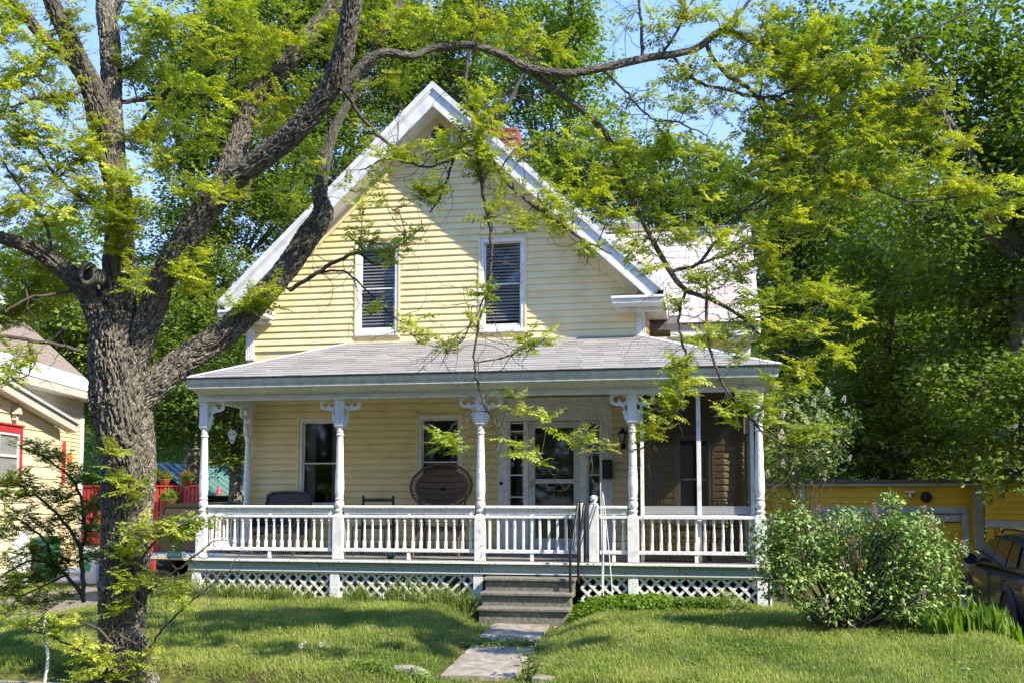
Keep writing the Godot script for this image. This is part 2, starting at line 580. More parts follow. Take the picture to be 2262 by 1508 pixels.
func ground_and_paths() -> void:
	# one sheet out to the horizon; finer near the house
	var b := MB.new()
	var xs := []
	var zs := []
	var t := -160.0
	while t < 160.0:
		xs.append(t)
		t += 0.12 if t > -9.9 and t < 4.6 else (0.5 if t > -24 and t < 14 else 6.0)
	t = -160.0
	while t < 60.0:
		zs.append(t)
		t += 0.12 if t > 0.8 and t < 9.1 else (0.5 if t > -16 and t < 14 else 6.0)
	var nz := noise(0.5, 41, 3)
	var rows := []
	for z in zs:
		var ring := PackedVector3Array()
		for x in xs:
			ring.append(Vector3(x, ground_y(x, z) + nz.get_noise_2d(x, z) * 0.02, z))
		rows.append(ring)
	rows.reverse()
	b.loft(rows, false)
	struct(b.mesh(), "ground", M.lawn_soil)
	# street beyond the verge, behind the camera's feet
	struct(bx(Vector3(-60, -0.12, 9.1), Vector3(60, 0.004, 18.0)), "street", M.asphalt)
	# sidewalk
	struct(bx(Vector3(-60, 0.0, 6.72), Vector3(60, 0.165, 7.0), 0.01), "sidewalk", M.concrete)
	# driveway on the right, with the dark car on it
	b = MB.new()
	rows = []
	for z in range(8, -10, -1):
		var ring := PackedVector3Array()
		for k in 9:
			var x := 4.0 + k * 0.6
			ring.append(Vector3(x, ground_y(x, z) + 0.02, z))
		rows.append(ring)
	b.loft(rows, false)
	struct(b.mesh(), "driveway", M.asphalt)
	b = MB.new()
	rows = []
	for z in range(8, -14, -1):
		var ring := PackedVector3Array()
		for k in 6:
			var x: float = -11.75 + k * 0.45
			ring.append(Vector3(x, ground_y(x, z) + 0.02, z))
		rows.append(ring)
	b.loft(rows, false)
	struct(b.mesh(), "gravel_driveway", M.gravel)
	# the walk: slabs of concrete from the steps to the kerb
	var cuts := [2.62, 4.02, 4.28, 5.96]
	var path := MB.new()
	var path_root := Node3D.new()
	path_root.name = "path"
	path_root.set_meta("kind", "structure")
	add_child(path_root)
	for s in [[2.58, 4.10, 0.0], [4.26, 5.98, 0.0]]:
		var m := MB.new()
		var rr := []
		var lo := []
		var nw := noise(1.7, int(s[0] * 10), 3)
		var k := 14
		for i in k + 1:
			var z: float = lerpf(s[1], s[0], float(i) / k)
			var ring := PackedVector3Array()
			for j in 9:
				var e: float = lerpf(-0.37, 0.37, j / 8.0)
				var wob := 0.03 * nw.get_noise_2d(z * 2.0, signf(e) * 9.0) if j == 0 or j == 8 else 0.0
				ring.append(Vector3(walk_x(z) + e + wob, walk_y(z) + 0.012 * nw.get_noise_2d(e * 2.0, z), z))
			rr.append(ring)
		m.loft(rr, false)
		# front edge and sides of the slab
		for j in 8:
			var a: Vector3 = rr[0][j]
			var c2: Vector3 = rr[0][j + 1]
			m.quad(a - Vector3(0, 0.2, 0), c2 - Vector3(0, 0.2, 0), c2, a)
		for i in k:
			var a: Vector3 = rr[i][0]
			var c2: Vector3 = rr[i + 1][0]
			m.quad(c2 - Vector3(0, 0.12, 0), a - Vector3(0, 0.12, 0), a, c2)
			a = rr[i][8]
			c2 = rr[i + 1][8]
			m.quad(a - Vector3(0, 0.12, 0), c2 - Vector3(0, 0.12, 0), c2, a)
		part(m.mesh(), "slab", M.concrete, path_root)
	# low kerb that holds the lawn, curving in to the walk
	for side in [[[Vector3(-8.0, 0.20, 6.42), Vector3(-6.0, 0.215, 6.42), Vector3(-4.6, 0.22, 6.40), Vector3(-3.6, 0.235, 6.24), Vector3(-3.15, 0.285, 6.02), Vector3(-2.85, 0.30, 5.98), Vector3(-2.66, 0.27, 6.04)], "weathered concrete kerb curving in to the left side of the front walk"], [[Vector3(-1.55, 0.25, 6.0), Vector3(-1.1, 0.24, 6.1), Vector3(-0.4, 0.22, 6.28), Vector3(0.8, 0.20, 6.38), Vector3(4.0, 0.19, 6.42)], "weathered concrete kerb below the lawn right of the front walk"]]:
		var m := MB.new()
		var rr := []
		var cv := Curve3D.new()
		for p in side[0]:
			cv.add_point(p)
		var pts := []
		for i in 41:
			var q: float = i / 40.0 * (side[0].size() - 1)
			var i0 := mini(int(q), side[0].size() - 2)
			var pa: Vector3 = side[0][maxi(i0 - 1, 0)]
			var pb: Vector3 = side[0][i0]
			var pc: Vector3 = side[0][i0 + 1]
			var pd: Vector3 = side[0][mini(i0 + 2, side[0].size() - 1)]
			pts.append(pb.cubic_interpolate(pc, pa, pd, q - i0))
		var nk := noise(3.0, 77, 3)
		for i in pts.size():
			var p: Vector3 = pts[i]
			var d: Vector3 = (pts[mini(i + 1, 40)] - pts[maxi(i - 1, 0)]).normalized()
			var sd := Vector3(-d.z, 0, d.x)
			var h := nk.get_noise_2d(p.x, p.z) * 0.014
			var ring := PackedVector3Array()
			for q in [[0.075, -0.3], [0.085, -0.02], [0.06, 0.0], [-0.05, 0.004], [-0.075, -0.02], [-0.08, -0.3]]:
				ring.append(p + sd * q[0] + Vector3(0, q[1] + (h if q[1] > -0.1 else 0.0), 0))
			ring.reverse()
			rr.append(ring)
		m.loft(rr, true, true, true)
		var o := part(m.mesh(), numbered("kerb"), M.kerb_concrete, self)
		tag(o, side[1], "kerb")


# ---------------------------------------------------------------- the house

const ZY := Transform3D(Vector3(0, 0, 1), Vector3(0, 1, 0), Vector3(-1, 0, 0), Vector3.ZERO)  # a profile in (z, y), swept along -x
const HX := -4.09        # middle of the gable
const HW := 3.37         # half the width of the front wall
const RIDGE := 8.71
const PITCH := 0.948
var home: Node3D


func clapboard(x0: float, x1: float, y0: float, y1: float, x0t: float, x1t: float, cove := false) -> ArrayMesh:
	# lapped board: the lower edge stands proud and rolls under
	var b := MB.new()
	var pr := [Vector2(0.0, y0 - 0.004), Vector2(0.024, y0 - 0.003), Vector2(0.027, y0 + 0.004), Vector2(0.023, y0 + (y1 - y0) * 0.30), Vector2(0.005, y1 - 0.002)]
	if cove:
		pr = [Vector2(0.0, y0 - 0.004), Vector2(0.028, y0 - 0.003), Vector2(0.032, y0 + 0.006), Vector2(0.028, y0 + (y1 - y0) * 0.62), Vector2(0.014, y0 + (y1 - y0) * 0.80), Vector2(0.004, y1 - 0.002)]
	for i in pr.size() - 1:
		var p: Vector2 = pr[i]
		var q: Vector2 = pr[i + 1]
		var tp := clampf((p.y - y0) / (y1 - y0), 0, 1)
		var tq := clampf((q.y - y0) / (y1 - y0), 0, 1)
		b.quad(Vector3(lerpf(x0, x0t, tp), p.y, p.x), Vector3(lerpf(x1, x1t, tp), p.y, p.x), Vector3(lerpf(x1, x1t, tq), q.y, q.x), Vector3(lerpf(x0, x0t, tq), q.y, q.x))
	b.quad(Vector3(x0, y0, -0.001), Vector3(x0, y0, 0.018), Vector3(x0t, y1, 0.006), Vector3(x0t, y1, -0.001))
	b.quad(Vector3(x1, y0, 0.018), Vector3(x1, y0, -0.001), Vector3(x1t, y1, -0.001), Vector3(x1t, y1, 0.006))
	return b.mesh()


func slope_x(y: float, drop: float) -> float:
	return (RIDGE - drop - y) / PITCH


# boards in courses over a wall; holes are [x0, x1, y0, y1]; edge(y) gives the two ends
func courses(parent: Node, y_from: float, y_to: float, pitch: float, edge: Callable, holes: Array, m: Material, joint_seed := 1, cove := false) -> void:
	var r := RandomNumberGenerator.new()
	r.seed = joint_seed
	var y := y_from
	while y < y_to - 0.01:
		var y1 := minf(y + pitch, y_to)
		var e0: Vector2 = edge.call(y)
		var e1: Vector2 = edge.call(y1)
		if e0.y - e0.x < 0.08:
			break
		if e1.y < e1.x:
			e1 = Vector2((e0.x + e0.y) / 2 - 0.01, (e0.x + e0.y) / 2 + 0.01)
		var spans := [[e0.x, e0.y, e1.x, e1.y]]
		for h in holes:
			if y1 <= h[2] + 0.012 or y >= h[3] - 0.012:
				continue
			var next := []
			for s in spans:
				if h[1] <= s[0] or h[0] >= s[1]:
					next.append(s)
					continue
				if h[0] > s[0] + 0.02:
					next.append([s[0], h[0], s[2], h[0]])
				if h[1] < s[1] - 0.02:
					next.append([h[1], s[1], h[1], s[3]])
			spans = next
		for s in spans:
			# long courses are butted from two boards
			if s[1] - s[0] > 3.6:
				var cut: float = lerpf(s[0], s[1], r.randf_range(0.3, 0.7))
				part(clapboard(s[0], cut - 0.001, y, y1, s[2], cut - 0.001, cove), "clapboard", m, parent)
				part(clapboard(cut + 0.001, s[1], y, y1, cut + 0.001, s[3], cove), "clapboard", m, parent)
			else:
				part(clapboard(s[0], s[1], y, y1, s[2], s[3], cove), "clapboard", m, parent)
		y += pitch


# a wall of thickness t behind z = face, pierced by holes
func pierced(b: MB, x0: float, x1: float, y0: float, y1: float, z0: float, z1: float, holes: Array) -> void:
	var xs := [x0, x1]
	var ys := [y0, y1]
	for h in holes:
		xs.append_array([clampf(h[0], x0, x1), clampf(h[1], x0, x1)])
		ys.append_array([clampf(h[2], y0, y1), clampf(h[3], y0, y1)])
	xs.sort()
	ys.sort()
	for j in ys.size() - 1:
		if ys[j + 1] - ys[j] < 1e-4:
			continue
		for i in xs.size() - 1:
			if xs[i + 1] - xs[i] < 1e-4:
				continue
			var c := Vector2((xs[i] + xs[i + 1]) / 2, (ys[j] + ys[j + 1]) / 2)
			var open := false
			for h in holes:
				if c.x > h[0] and c.x < h[1] and c.y > h[2] and c.y < h[3]:
					open = true
			if not open:
				b.box(Vector3(xs[i], ys[j], z0), Vector3(xs[i + 1], ys[j + 1], z1))


# a double-hung window standing in the wall plane z = 0 of its own axes; its origin is the middle of the sill
func sash_window(parent: Node, called: String, w: float, h: float, where: Vector3, blinds: int, yellow_trim: bool, frame_mat: Material) -> Node3D:
	var f := MB.new()
	var t := 0.055
	# outer casing
	f.box(Vector3(-w / 2, 0.0, -0.10), Vector3(-w / 2 + t, h, 0.022), 0.004)
	f.box(Vector3(w / 2 - t, 0.0, -0.10), Vector3(w / 2, h, 0.022), 0.004)
	f.box(Vector3(-w / 2 + t, h - t, -0.10), Vector3(w / 2 - t, h, 0.021), 0.004)
	f.box(Vector3(-w / 2 + t, 0.0, -0.10), Vector3(w / 2 - t, 0.05, 0.012), 0.004)
	var win := part(f.mesh(), called, frame_mat, parent, at(where))
	var sill := MB.new()
	sill.box(Vector3(-w / 2 - 0.015, -0.055, -0.03), Vector3(w / 2 + 0.015, 0.0, 0.055), 0.008)
	part(sill.mesh(), "sill", M.white_worn, win)
	if yellow_trim:
		var y := MB.new()
		y.box(Vector3(-w / 2 - 0.035, -0.085, 0.0), Vector3(-w / 2, h + 0.03, 0.035), 0.004)
		y.box(Vector3(w / 2, -0.085, 0.0), Vector3(w / 2 + 0.035, h + 0.03, 0.035), 0.004)
		y.box(Vector3(-w / 2, h, 0.0), Vector3(w / 2, h + 0.03, 0.034), 0.004)
		y.box(Vector3(-w / 2, -0.085, 0.0), Vector3(w / 2, -0.055, 0.03), 0.004)
		part(y.mesh(), "trim", M.siding_trim, win)
	# two sashes, the lower one set back of the upper in the outer storm frame
	var mid := 0.05 + (h - t - 0.05) * 0.5
	for k in 2:
		var y0 := 0.05 if k == 0 else mid - 0.012
		var y1 := mid + 0.012 if k == 0 else h - t
		var z := -0.012 if k == 0 else -0.034
		var s := MB.new()
		var iw := w / 2 - t
		s.box(Vector3(-iw, y0, z - 0.018), Vector3(-iw + 0.026, y1, z), 0.003)
		s.box(Vector3(iw - 0.026, y0, z - 0.018), Vector3(iw, y1, z), 0.003)
		s.box(Vector3(-iw + 0.026, y1 - 0.024, z - 0.018), Vector3(iw - 0.026, y1, z - 0.001), 0.003)
		s.box(Vector3(-iw + 0.026, y0, z - 0.018), Vector3(iw - 0.026, y0 + (0.042 if k == 0 else 0.022), z - 0.001), 0.003)
		part(s.mesh(), "sash", M.aluminium_white, win)
		part(bx(Vector3(-iw + 0.022, y0 + 0.02, z - 0.012), Vector3(iw - 0.022, y1 - 0.02, z - 0.008)), "pane", M.glass, win)
	if blinds > 0:
		var slat := MB.new()
		slat.box(Vector3(-w / 2 + t + 0.01, -0.002, -0.024), Vector3(w / 2 - t - 0.01, 0.002, 0.024), 0.0, Transform3D(Basis(Vector3.RIGHT, 0.85), Vector3.ZERO))
		var sm := slat.mesh()
		var top := h - t - 0.03
		for i in blinds:
			part(sm, "slat", M.blind, win, at(Vector3(0, top - i * 0.054, -0.10)))
	elif blinds < 0:
		# plain curtains drawn to the sides
		for sg in [-1.0, 1.0]:
			var c := MB.new()
			var rr := []
			for i in 2:
				var ring := PackedVector3Array()
				for k in 15:
					var x: float = sg * (w / 2 - t - 0.02 - (14 - k if sg > 0 else k) * 0.011)
					ring.append(Vector3(x, 0.06 + i * (h - 0.16), -0.16 + 0.018 * sin(k * 1.9)))
				rr.append(ring)
			c.loft(rr, false)
			part(c.mesh(), "curtain", M.curtain, win)
	return win


func rake_prism(side: float, t0: float, t1: float, reach: float, z0: float, z1: float, x_from := 0.0) -> ArrayMesh:
	# band between the vertical offsets t0 < t1 below the roof line, mitred at the ridge, square at its foot
	var b := MB.new()
	var cosa := 1.0 / sqrt(1.0 + PITCH * PITCH)
	var sina := PITCH * cosa
	var pts := PackedVector2Array()
	pts.append(Vector2(HX + side * x_from, RIDGE - x_from * PITCH - t1))
	pts.append(Vector2(HX + side * x_from, RIDGE - x_from * PITCH - t0))
	var foot := Vector2(reach, RIDGE - reach * PITCH)
	var inn := Vector2(-sina, -cosa)
	var a := foot + inn * t0 * cosa
	var d := foot + inn * t1 * cosa
	pts.append(Vector2(HX + side * a.x, a.y))
	pts.append(Vector2(HX + side * d.x, d.y))
	b.prism(pts, z0, z1)
	return b.mesh()


func fluted_board(w: float, y0: float, y1: float, where: Vector3, parent: Node, called: String) -> void:
	var poly := PackedVector2Array()
	poly.append(Vector2(0, 0.0))
	var k := 4
	poly.append(Vector2(0, 0.045))
	for i in k:
		var c := w * (i + 0.5) / k
		poly.append_array([Vector2(c - w * 0.075, 0.045), Vector2(c - w * 0.045, 0.034), Vector2(c + w * 0.045, 0.034), Vector2(c + w * 0.075, 0.045)])
	poly.append(Vector2(w, 0.045))
	poly.append(Vector2(w, 0.0))
	var b := MB.new()
	# polygon lies in x (across) and z (out); swept up y
	b.prism(poly, 0.0, y1 - y0, Transform3D(Basis(Vector3(1, 0, 0), Vector3(0, 0, 1), Vector3(0, -1, 0)), Vector3(0, y1 - y0, 0)))
	part(b.mesh(), called, M.white, parent, at(where + Vector3(0, y0, 0)))


func house() -> void:
	home = thing("house", "pale yellow gabled house with white trimmed front porch behind the big tree", "house", Vector3.ZERO)
	var up1 := [-5.51, -4.79, 4.70, 6.20]
	var up2 := [-3.392, -2.662, 4.70, 6.20]
	var lo1 := [-6.49, -5.74, 1.80, 3.29]
	var lo2 := [-4.43, -3.70, 1.80, 3.31]
	var door := [-3.10, -1.25, 1.07, 3.56]
	var vent := [-4.262, -3.885, 7.85, 8.215]
	var x0 := HX - HW
	var x1 := HX + HW
	# ---- structural wall with its openings
	var b := MB.new()
	var hw := slope_x(6.35, 0.20)
	var hm := HX - hw
	pierced(b, x0, x1, 0.3, 5.15, -0.16, 0.0, [up1, up2, lo1, lo2, door])
	pierced(b, hm, HX + hw, 5.151, 6.35, -0.16, 0.0, [up1, up2])
	for sd in [-1.0, 1.0]:
		b.prism(PackedVector2Array([Vector2(HX + sd * (hw + 0.001), 5.151), Vector2(HX + sd * minf(HW, slope_x(5.151, 0.20)), 5.151), Vector2(HX + sd * (hw + 0.001), 6.35)]), -0.16, 0.0)
	# the peak, with the opening of the vent left free
	var h1 := slope_x(vent[2], 0.22)
	var h2 := slope_x(vent[3], 0.22)
	b.prism(PackedVector2Array([Vector2(HX - hw, 6.352), Vector2(HX + hw, 6.352), Vector2(HX + h1, vent[2]), Vector2(HX - h1, vent[2])]), -0.16, 0.0)
	b.prism(PackedVector2Array([Vector2(HX - h1, vent[2] + 0.001), Vector2(vent[0], vent[2] + 0.001), Vector2(vent[0], vent[3]), Vector2(HX - h2, vent[3])]), -0.16, 0.0)
	b.prism(PackedVector2Array([Vector2(vent[1], vent[2] + 0.001), Vector2(HX + h1, vent[2] + 0.001), Vector2(HX + h2, vent[3]), Vector2(vent[1], vent[3])]), -0.16, 0.0)
	b.prism(PackedVector2Array([Vector2(HX - h2, vent[3] + 0.001), Vector2(HX + h2, vent[3] + 0.001), Vector2(HX, RIDGE - 0.23)]), -0.16, 0.0)
	# side and back walls
	b.box(Vector3(x0, 0.3, -13.0), Vector3(x0 + 0.16, 5.2, -0.161))
	b.box(Vector3(x1 - 0.16, 0.3, -13.0), Vector3(x1, 5.2, -0.161))
	b.box(Vector3(x0, 0.3, -13.16), Vector3(x1, 5.2, -13.001))
	b.prism(PackedVector2Array([Vector2(x0, 5.2), Vector2(x1, 5.2), Vector2(HX, RIDGE - 0.22)]), -13.16, -13.0)
	var wall := part(b.mesh(), "wall", M.siding, home)
	# rooms behind the glass
	var rm := MB.new()
	rm.box(Vector3(x0 + 0.16, 4.45, -13.0), Vector3(x1 - 0.16, 4.55, -0.161))
	rm.box(Vector3(x0 + 0.16, 0.95, -13.0), Vector3(x1 - 0.16, 1.06, -0.161))
	rm.box(Vector3(x0 + 0.16, 1.06, -4.6), Vector3(x1 - 0.16, 4.45, -4.5))
	rm.box(Vector3(x0 + 0.16, 4.55, -4.6), Vector3(x1 - 0.16, 7.6, -4.5))
	rm.box(Vector3(-3.42, 1.06, -4.5), Vector3(-3.32, 4.45, -0.17))
	part(rm.mesh(), "room", M.room_wall, home)
	# ---- siding
	var edge_low := func(_y): return Vector2(x0 + 0.06, x1 - 0.0)
	var edge_up := func(y):
		var h := slope_x(y, 0.36)
		return Vector2(maxf(x0 + 0.12, HX - h), minf(x1 - 0.12, HX + h))
	var grow := func(h, d): return [h[0] - d, h[1] + d, h[2] - 0.085, h[3] + d]
	courses(wall, 1.08, 3.66, 0.112, edge_low, [grow.call(lo1, 0.035), grow.call(lo2, 0.035), [door[0], door[1], 0.9, 3.585]], M.siding, 3, true)
	courses(wall, 4.44, 8.5, 0.1085, edge_up, [grow.call(up1, 0.035), grow.call(up2, 0.035), [vent[0] - 0.03, vent[1] + 0.03, vent[2] - 0.03, vent[3] + 0.03]], M.siding, 5)
	# long boards on the two side walls
	for sd in [-1.0, 1.0]:
		var tr := Transform3D(Basis(Vector3.UP, sd * PI / 2), Vector3(HX + sd * HW, 0, 0))
		var yy := 1.08
		while yy < 4.95:
			for q in [[0.05, 6.2], [6.202, 13.0]]:
				if sd > 0:
					part(clapboard(q[0], q[1], yy, yy + 0.1085, q[0], q[1]), "clapboard", M.siding, wall, tr)
				else:
					part(clapboard(-q[1], -q[0], yy, yy + 0.1085, -q[1], -q[0]), "clapboard", M.siding, wall, tr)
			yy += 0.1085
	# ---- windows
	var wi := 0
	for h in [up1, up2, lo1, lo2]:
		var w := sash_window(home, "window", h[1] - h[0], h[3] - h[2], Vector3((h[0] + h[1]) / 2, h[2], 0), [24, 24, -1, -1][wi], true, M.white)
		w.set_meta("label", ["upstairs window at the left with lowered blinds", "upstairs window at the right with lowered blinds", "left porch window with dark glass", "porch window behind the round wicker chair"][wi])
		wi += 1
	# ---- louvred vent in the peak
	var vf := MB.new()
	vf.box(Vector3(vent[0] - 0.03, vent[2] - 0.03, -0.02), Vector3(vent[0] + 0.02, vent[3] + 0.03, 0.04), 0.004)
	vf.box(Vector3(vent[1] - 0.02, vent[2] - 0.03, -0.02), Vector3(vent[1] + 0.03, vent[3] + 0.03, 0.04), 0.004)
	vf.box(Vector3(vent[0] + 0.02, vent[3] - 0.02, -0.02), Vector3(vent[1] - 0.02, vent[3] + 0.03, 0.039), 0.004)
	vf.box(Vector3(vent[0] + 0.02, vent[2] - 0.03, -0.02), Vector3(vent[1] - 0.02, vent[2] + 0.04, 0.039), 0.004)
	var ve := part(vf.mesh(), "gable_vent", M.aluminium_white, home)
	var lv := bx(Vector3(vent[0] + 0.02, -0.003, -0.03), Vector3(vent[1] - 0.02, 0.003, 0.03))
	for i in 5:
		part(lv, "louvre", M.aluminium_white, ve, Transform3D(Basis(Vector3.RIGHT, 0.7), Vector3(0, vent[2] + 0.075 + i * 0.058, 0.012)))
	# ---- main roof
	for side in [-1.0, 1.0]:
		part(rake_prism(side, 0.0, 0.13, 3.70, -13.5, 0.455), "roof_slope", M.roof_dark, home)
		var rb := part(rake_prism(side, 0.02, 0.40, 3.67, 0.456, 0.485), "rake_board", M.aluminium_white, home)
		part(rake_prism(side, 0.0, 0.115, 3.705, 0.486, 0.525), "crown_moulding", M.aluminium_white, rb)
		part(rake_prism(side, 0.115, 0.15, 3.675, 0.486, 0.503), "bead_moulding", M.aluminium_white, rb)
		part(rake_prism(side, 0.35, 0.405, 3.66, 0.486, 0.496), "bead_moulding", M.aluminium_white, rb)
		part(rake_prism(side, 0.131, 0.36, 3.66, 0.004, 0.455), "soffit", M.white, home)
		part(rake_prism(side, 0.361, 0.52, 3.46, 0.004, 0.052), "frieze_board", M.siding_trim, home)
		# eave: fascia, soffit and cornice return
		var ex: float = HX + side * 3.70
		var wx: float = HX + side * HW
		var ey := RIDGE - 3.70 * PITCH
		var lo := minf(ex, wx)
		var hi := maxf(ex, wx)
		part(bx(Vector3(lo + (0.0 if side > 0 else 0.02), 4.985, -13.4), Vector3(hi - (0.02 if side > 0 else 0.0), 5.02, 0.44)), "soffit", M.white, home)
		part(bx(Vector3(ex - side * 0.02 - 0.012, 4.975, -13.4), Vector3(ex - side * 0.02 + 0.012, ey - 0.01, 0.45), 0.003), "fascia", M.aluminium_white, home)
		var rt := MB.new()
		var rx0: float = HX + side * 2.86
		var ra := minf(rx0, ex - side * 0.02)
		var rb2 := maxf(rx0, ex - side * 0.02)
		rt.box(Vector3(ra, 5.035, 0.002), Vector3(rb2, 5.08, 0.50), 0.008)
		rt.box(Vector3(ra + 0.02, 4.965, 0.002), Vector3(rb2 - 0.02, 5.034, 0.47), 0.008)
		rt.box(Vector3(ra + 0.05, 4.90, 0.002), Vector3(rb2 - 0.05, 4.964, 0.10), 0.008)
		part(rt.mesh(), "cornice_return", M.aluminium_white, home)
		fluted_board(0.14, 4.30, 4.90, Vector3(wx - (0.14 if side > 0 else 0.0), 0, 0.004), home, "corner_board")
	# ---- chimney: bricks round a core
	var ch := part(bx(Vector3(-3.90, 7.4, -3.62), Vector3(-3.36, 9.20, -3.12)), "chimney", M.mortar, home)
	var cnt := 0
	for row in 15:
		var y := 8.12 + row * 0.075
		var gx := 0.02 if row >= 12 else 0.0
		for i in 3:
			var xa: float = -3.905 + i * 0.185 - (0.09 if row % 2 else 0.0)
			var xb: float = minf(xa + 0.175, -3.355)
			xa = maxf(xa, -3.905)
			part(bx(Vector3(xa - gx, y, -3.13), Vector3(xb + gx, y + 0.062, -3.11 + gx), 0.004), "brick", M.brick_red, ch)
		for i in 3:
			var za: float = -3.62 + i * 0.175
			part(bx(Vector3(-3.37, y, za), Vector3(-3.35 + gx, y + 0.062, za + 0.155), 0.004), "brick", M.brick_red, ch)
	wing()


func wing() -> void:
	# side wing with its ridge along the street; its front slope looks out beside the gable
	var x1 := 0.96
	var zf := -1.5
	var zr := -3.5
	var zb := -5.5
	var b := MB.new()
	var win := [-0.30, 0.31, 1.55, 3.02]
	# in the wing's own axes the wall face is z = 0
	pierced(b, HX + HW + 0.01, x1, 0.3, 4.95, zf - 0.15, zf, [win])
	b.box(Vector3(x1 - 0.15, 0.3, zb), Vector3(x1, 4.95, zf - 0.151))
	b.box(Vector3(HX + HW + 0.01, 0.3, zb - 0.15), Vector3(x1, 4.95, zb - 0.001))
	b.prism(PackedVector2Array([Vector2(zf - 0.001, 4.95), Vector2(zr, 6.95), Vector2(zb - 0.149, 4.95)]), -x1, 0.15 - x1, ZY)
	var wall := part(b.mesh(), "wing_wall", M.siding, home)
	var holder := part(bx(Vector3(-0.70, 1.0, zf - 0.9), Vector3(x1 - 0.16, 4.8, zf - 0.85)), "room", M.room_wall, home)
	var sid := Node3D.new()
	var r := []
	var y := 1.08
	while y < 4.9:
		var y1 := minf(y + 0.112, 4.92)
		var spans := [[HX + HW + 0.02, x1 - 0.02]]
		if y1 > win[2] - 0.07 and y < win[3] + 0.02:
			spans = [[HX + HW + 0.02, win[0] - 0.035], [win[1] + 0.035, x1 - 0.02]]
		for s in spans:
			part(clapboard(s[0], s[1], y, y1, s[0], s[1], true), "clapboard", M.siding, wall, at(Vector3(0, 0, zf)))
		y += 0.112
	sid.free()
	# side siding, in long boards facing +x
	var turned := Transform3D(Basis(Vector3.UP, PI / 2), Vector3(x1, 0, 0))
	y = 1.08
	while y < 4.9:
		part(clapboard(-zf + 0.12, -zb, y, minf(y + 0.112, 4.92), -zf + 0.12, -zb), "clapboard", M.siding, wall, turned)
		y += 0.112
	var w := sash_window(home, "window", win[1] - win[0], win[3] - win[2], Vector3((win[0] + win[1]) / 2, win[2], zf), -1, true, M.white)
	w.set_meta("label", "window in the back wall of the screened porch bay")
	fluted_board(0.15, 3.6, 4.62, Vector3(0.60, 0, zf + 0.004), home, "corner_board")
	part(bx(Vector3(0.755, 3.6, zf + 0.002), Vector3(x1 + 0.02, 4.62, zf + 0.03), 0.004), "corner_board", M.white, home)
	# eave of the front slope
	var ez := zf + 0.32
	var pitch := (7.14 - 4.905) / (ez + 0.02 - zr)
	var rx := x1 + 0.16
	part(bx(Vector3(HX + HW + 0.02, 4.66, zf + 0.005), Vector3(rx - 0.06, 4.69, ez - 0.03)), "soffit", M.white, home)
	part(bx(Vector3(HX + HW + 0.36, 4.68, ez - 0.03), Vector3(rx - 0.02, 4.90, ez), 0.006), "fascia", M.aluminium_white, home)
	part(bx(Vector3(0.55, 4.60, zf + 0.04), Vector3(rx - 0.04, 4.665, ez - 0.06), 0.006), "cornice_return", M.aluminium_white, home)
	# roof slabs
	for s in [1.0, -1.0]:
		var rb := MB.new()
		var za := ez + 0.02 if s > 0 else 2 * zr - ez - 0.02
		rb.prism(PackedVector2Array([Vector2(za, 4.905), Vector2(zr, 7.14), Vector2(zr, 7.02), Vector2(za, 4.80)]), -rx, 3.6, ZY)
		var slab := part(rb.mesh(), "wing_roof", M.roof_dark, home)
		if s < 0:
			continue
		# shingles, course by course from the eave up
		var sl := sqrt(1 + pitch * pitch)
		var n := 15
		var run := (ez + 0.02 - zr) / n
		var rg := RandomNumberGenerator.new()
		rg.seed = 9
		var meshes := {}
		for c in n:
			var z0 := ez + 0.03 - c * run
			var y0 := 4.905 + c * run * pitch
			var xa := rx + 0.01 - (0.17 if c % 2 else 0.0)
			var lim := HX + (RIDGE - y0) / PITCH - 0.12
			var first := true
			while xa > lim:
				var wd := 0.335 if not first or c % 2 == 0 else 0.335
				if first and c % 2 == 1:
					xa = rx + 0.01
					wd = 0.17
				first = false
				var xl := maxf(xa - wd + 0.006, lim - 0.05)
				var lift := rg.randf_range(0.004, 0.008)
				var key := "%.3f" % (xa - xl)
				var m := shingle_mesh(xa - xl, run * sl * 1.12, lift)
				var o := part(m, "shingle", M["pink_shingle_%d" % [0, 1, 1, 3, 3, 2, 0, 3, 1, 4][rg.randi() % 10]], slab, Transform3D(Basis(Vector3.RIGHT, atan(pitch)), Vector3((xa + xl) / 2, y0 + 0.004, z0)))
				xa -= wd
		part(bx(Vector3(-2.4, 7.13, zr - 0.10), Vector3(rx + 0.01, 7.155, zr + 0.10), 0.008), "ridge_cap", M.pink_shingle_3, slab)
	# rake of the wing's end
	for s in [1.0]:
		var rb := MB.new()
		rb.prism(PackedVector2Array([Vector2(ez + 0.03, 4.70), Vector2(ez + 0.03, 4.90), Vector2(zr, 7.13), Vector2(2 * zr - ez - 0.03, 4.90), Vector2(2 * zr - ez - 0.03, 4.70), Vector2(zr, 6.93)]), -rx - 0.012, 0.03 - rx, ZY)
		part(rb.mesh(), "rake_board", M.aluminium_white, home)


var shingle_cache := {}


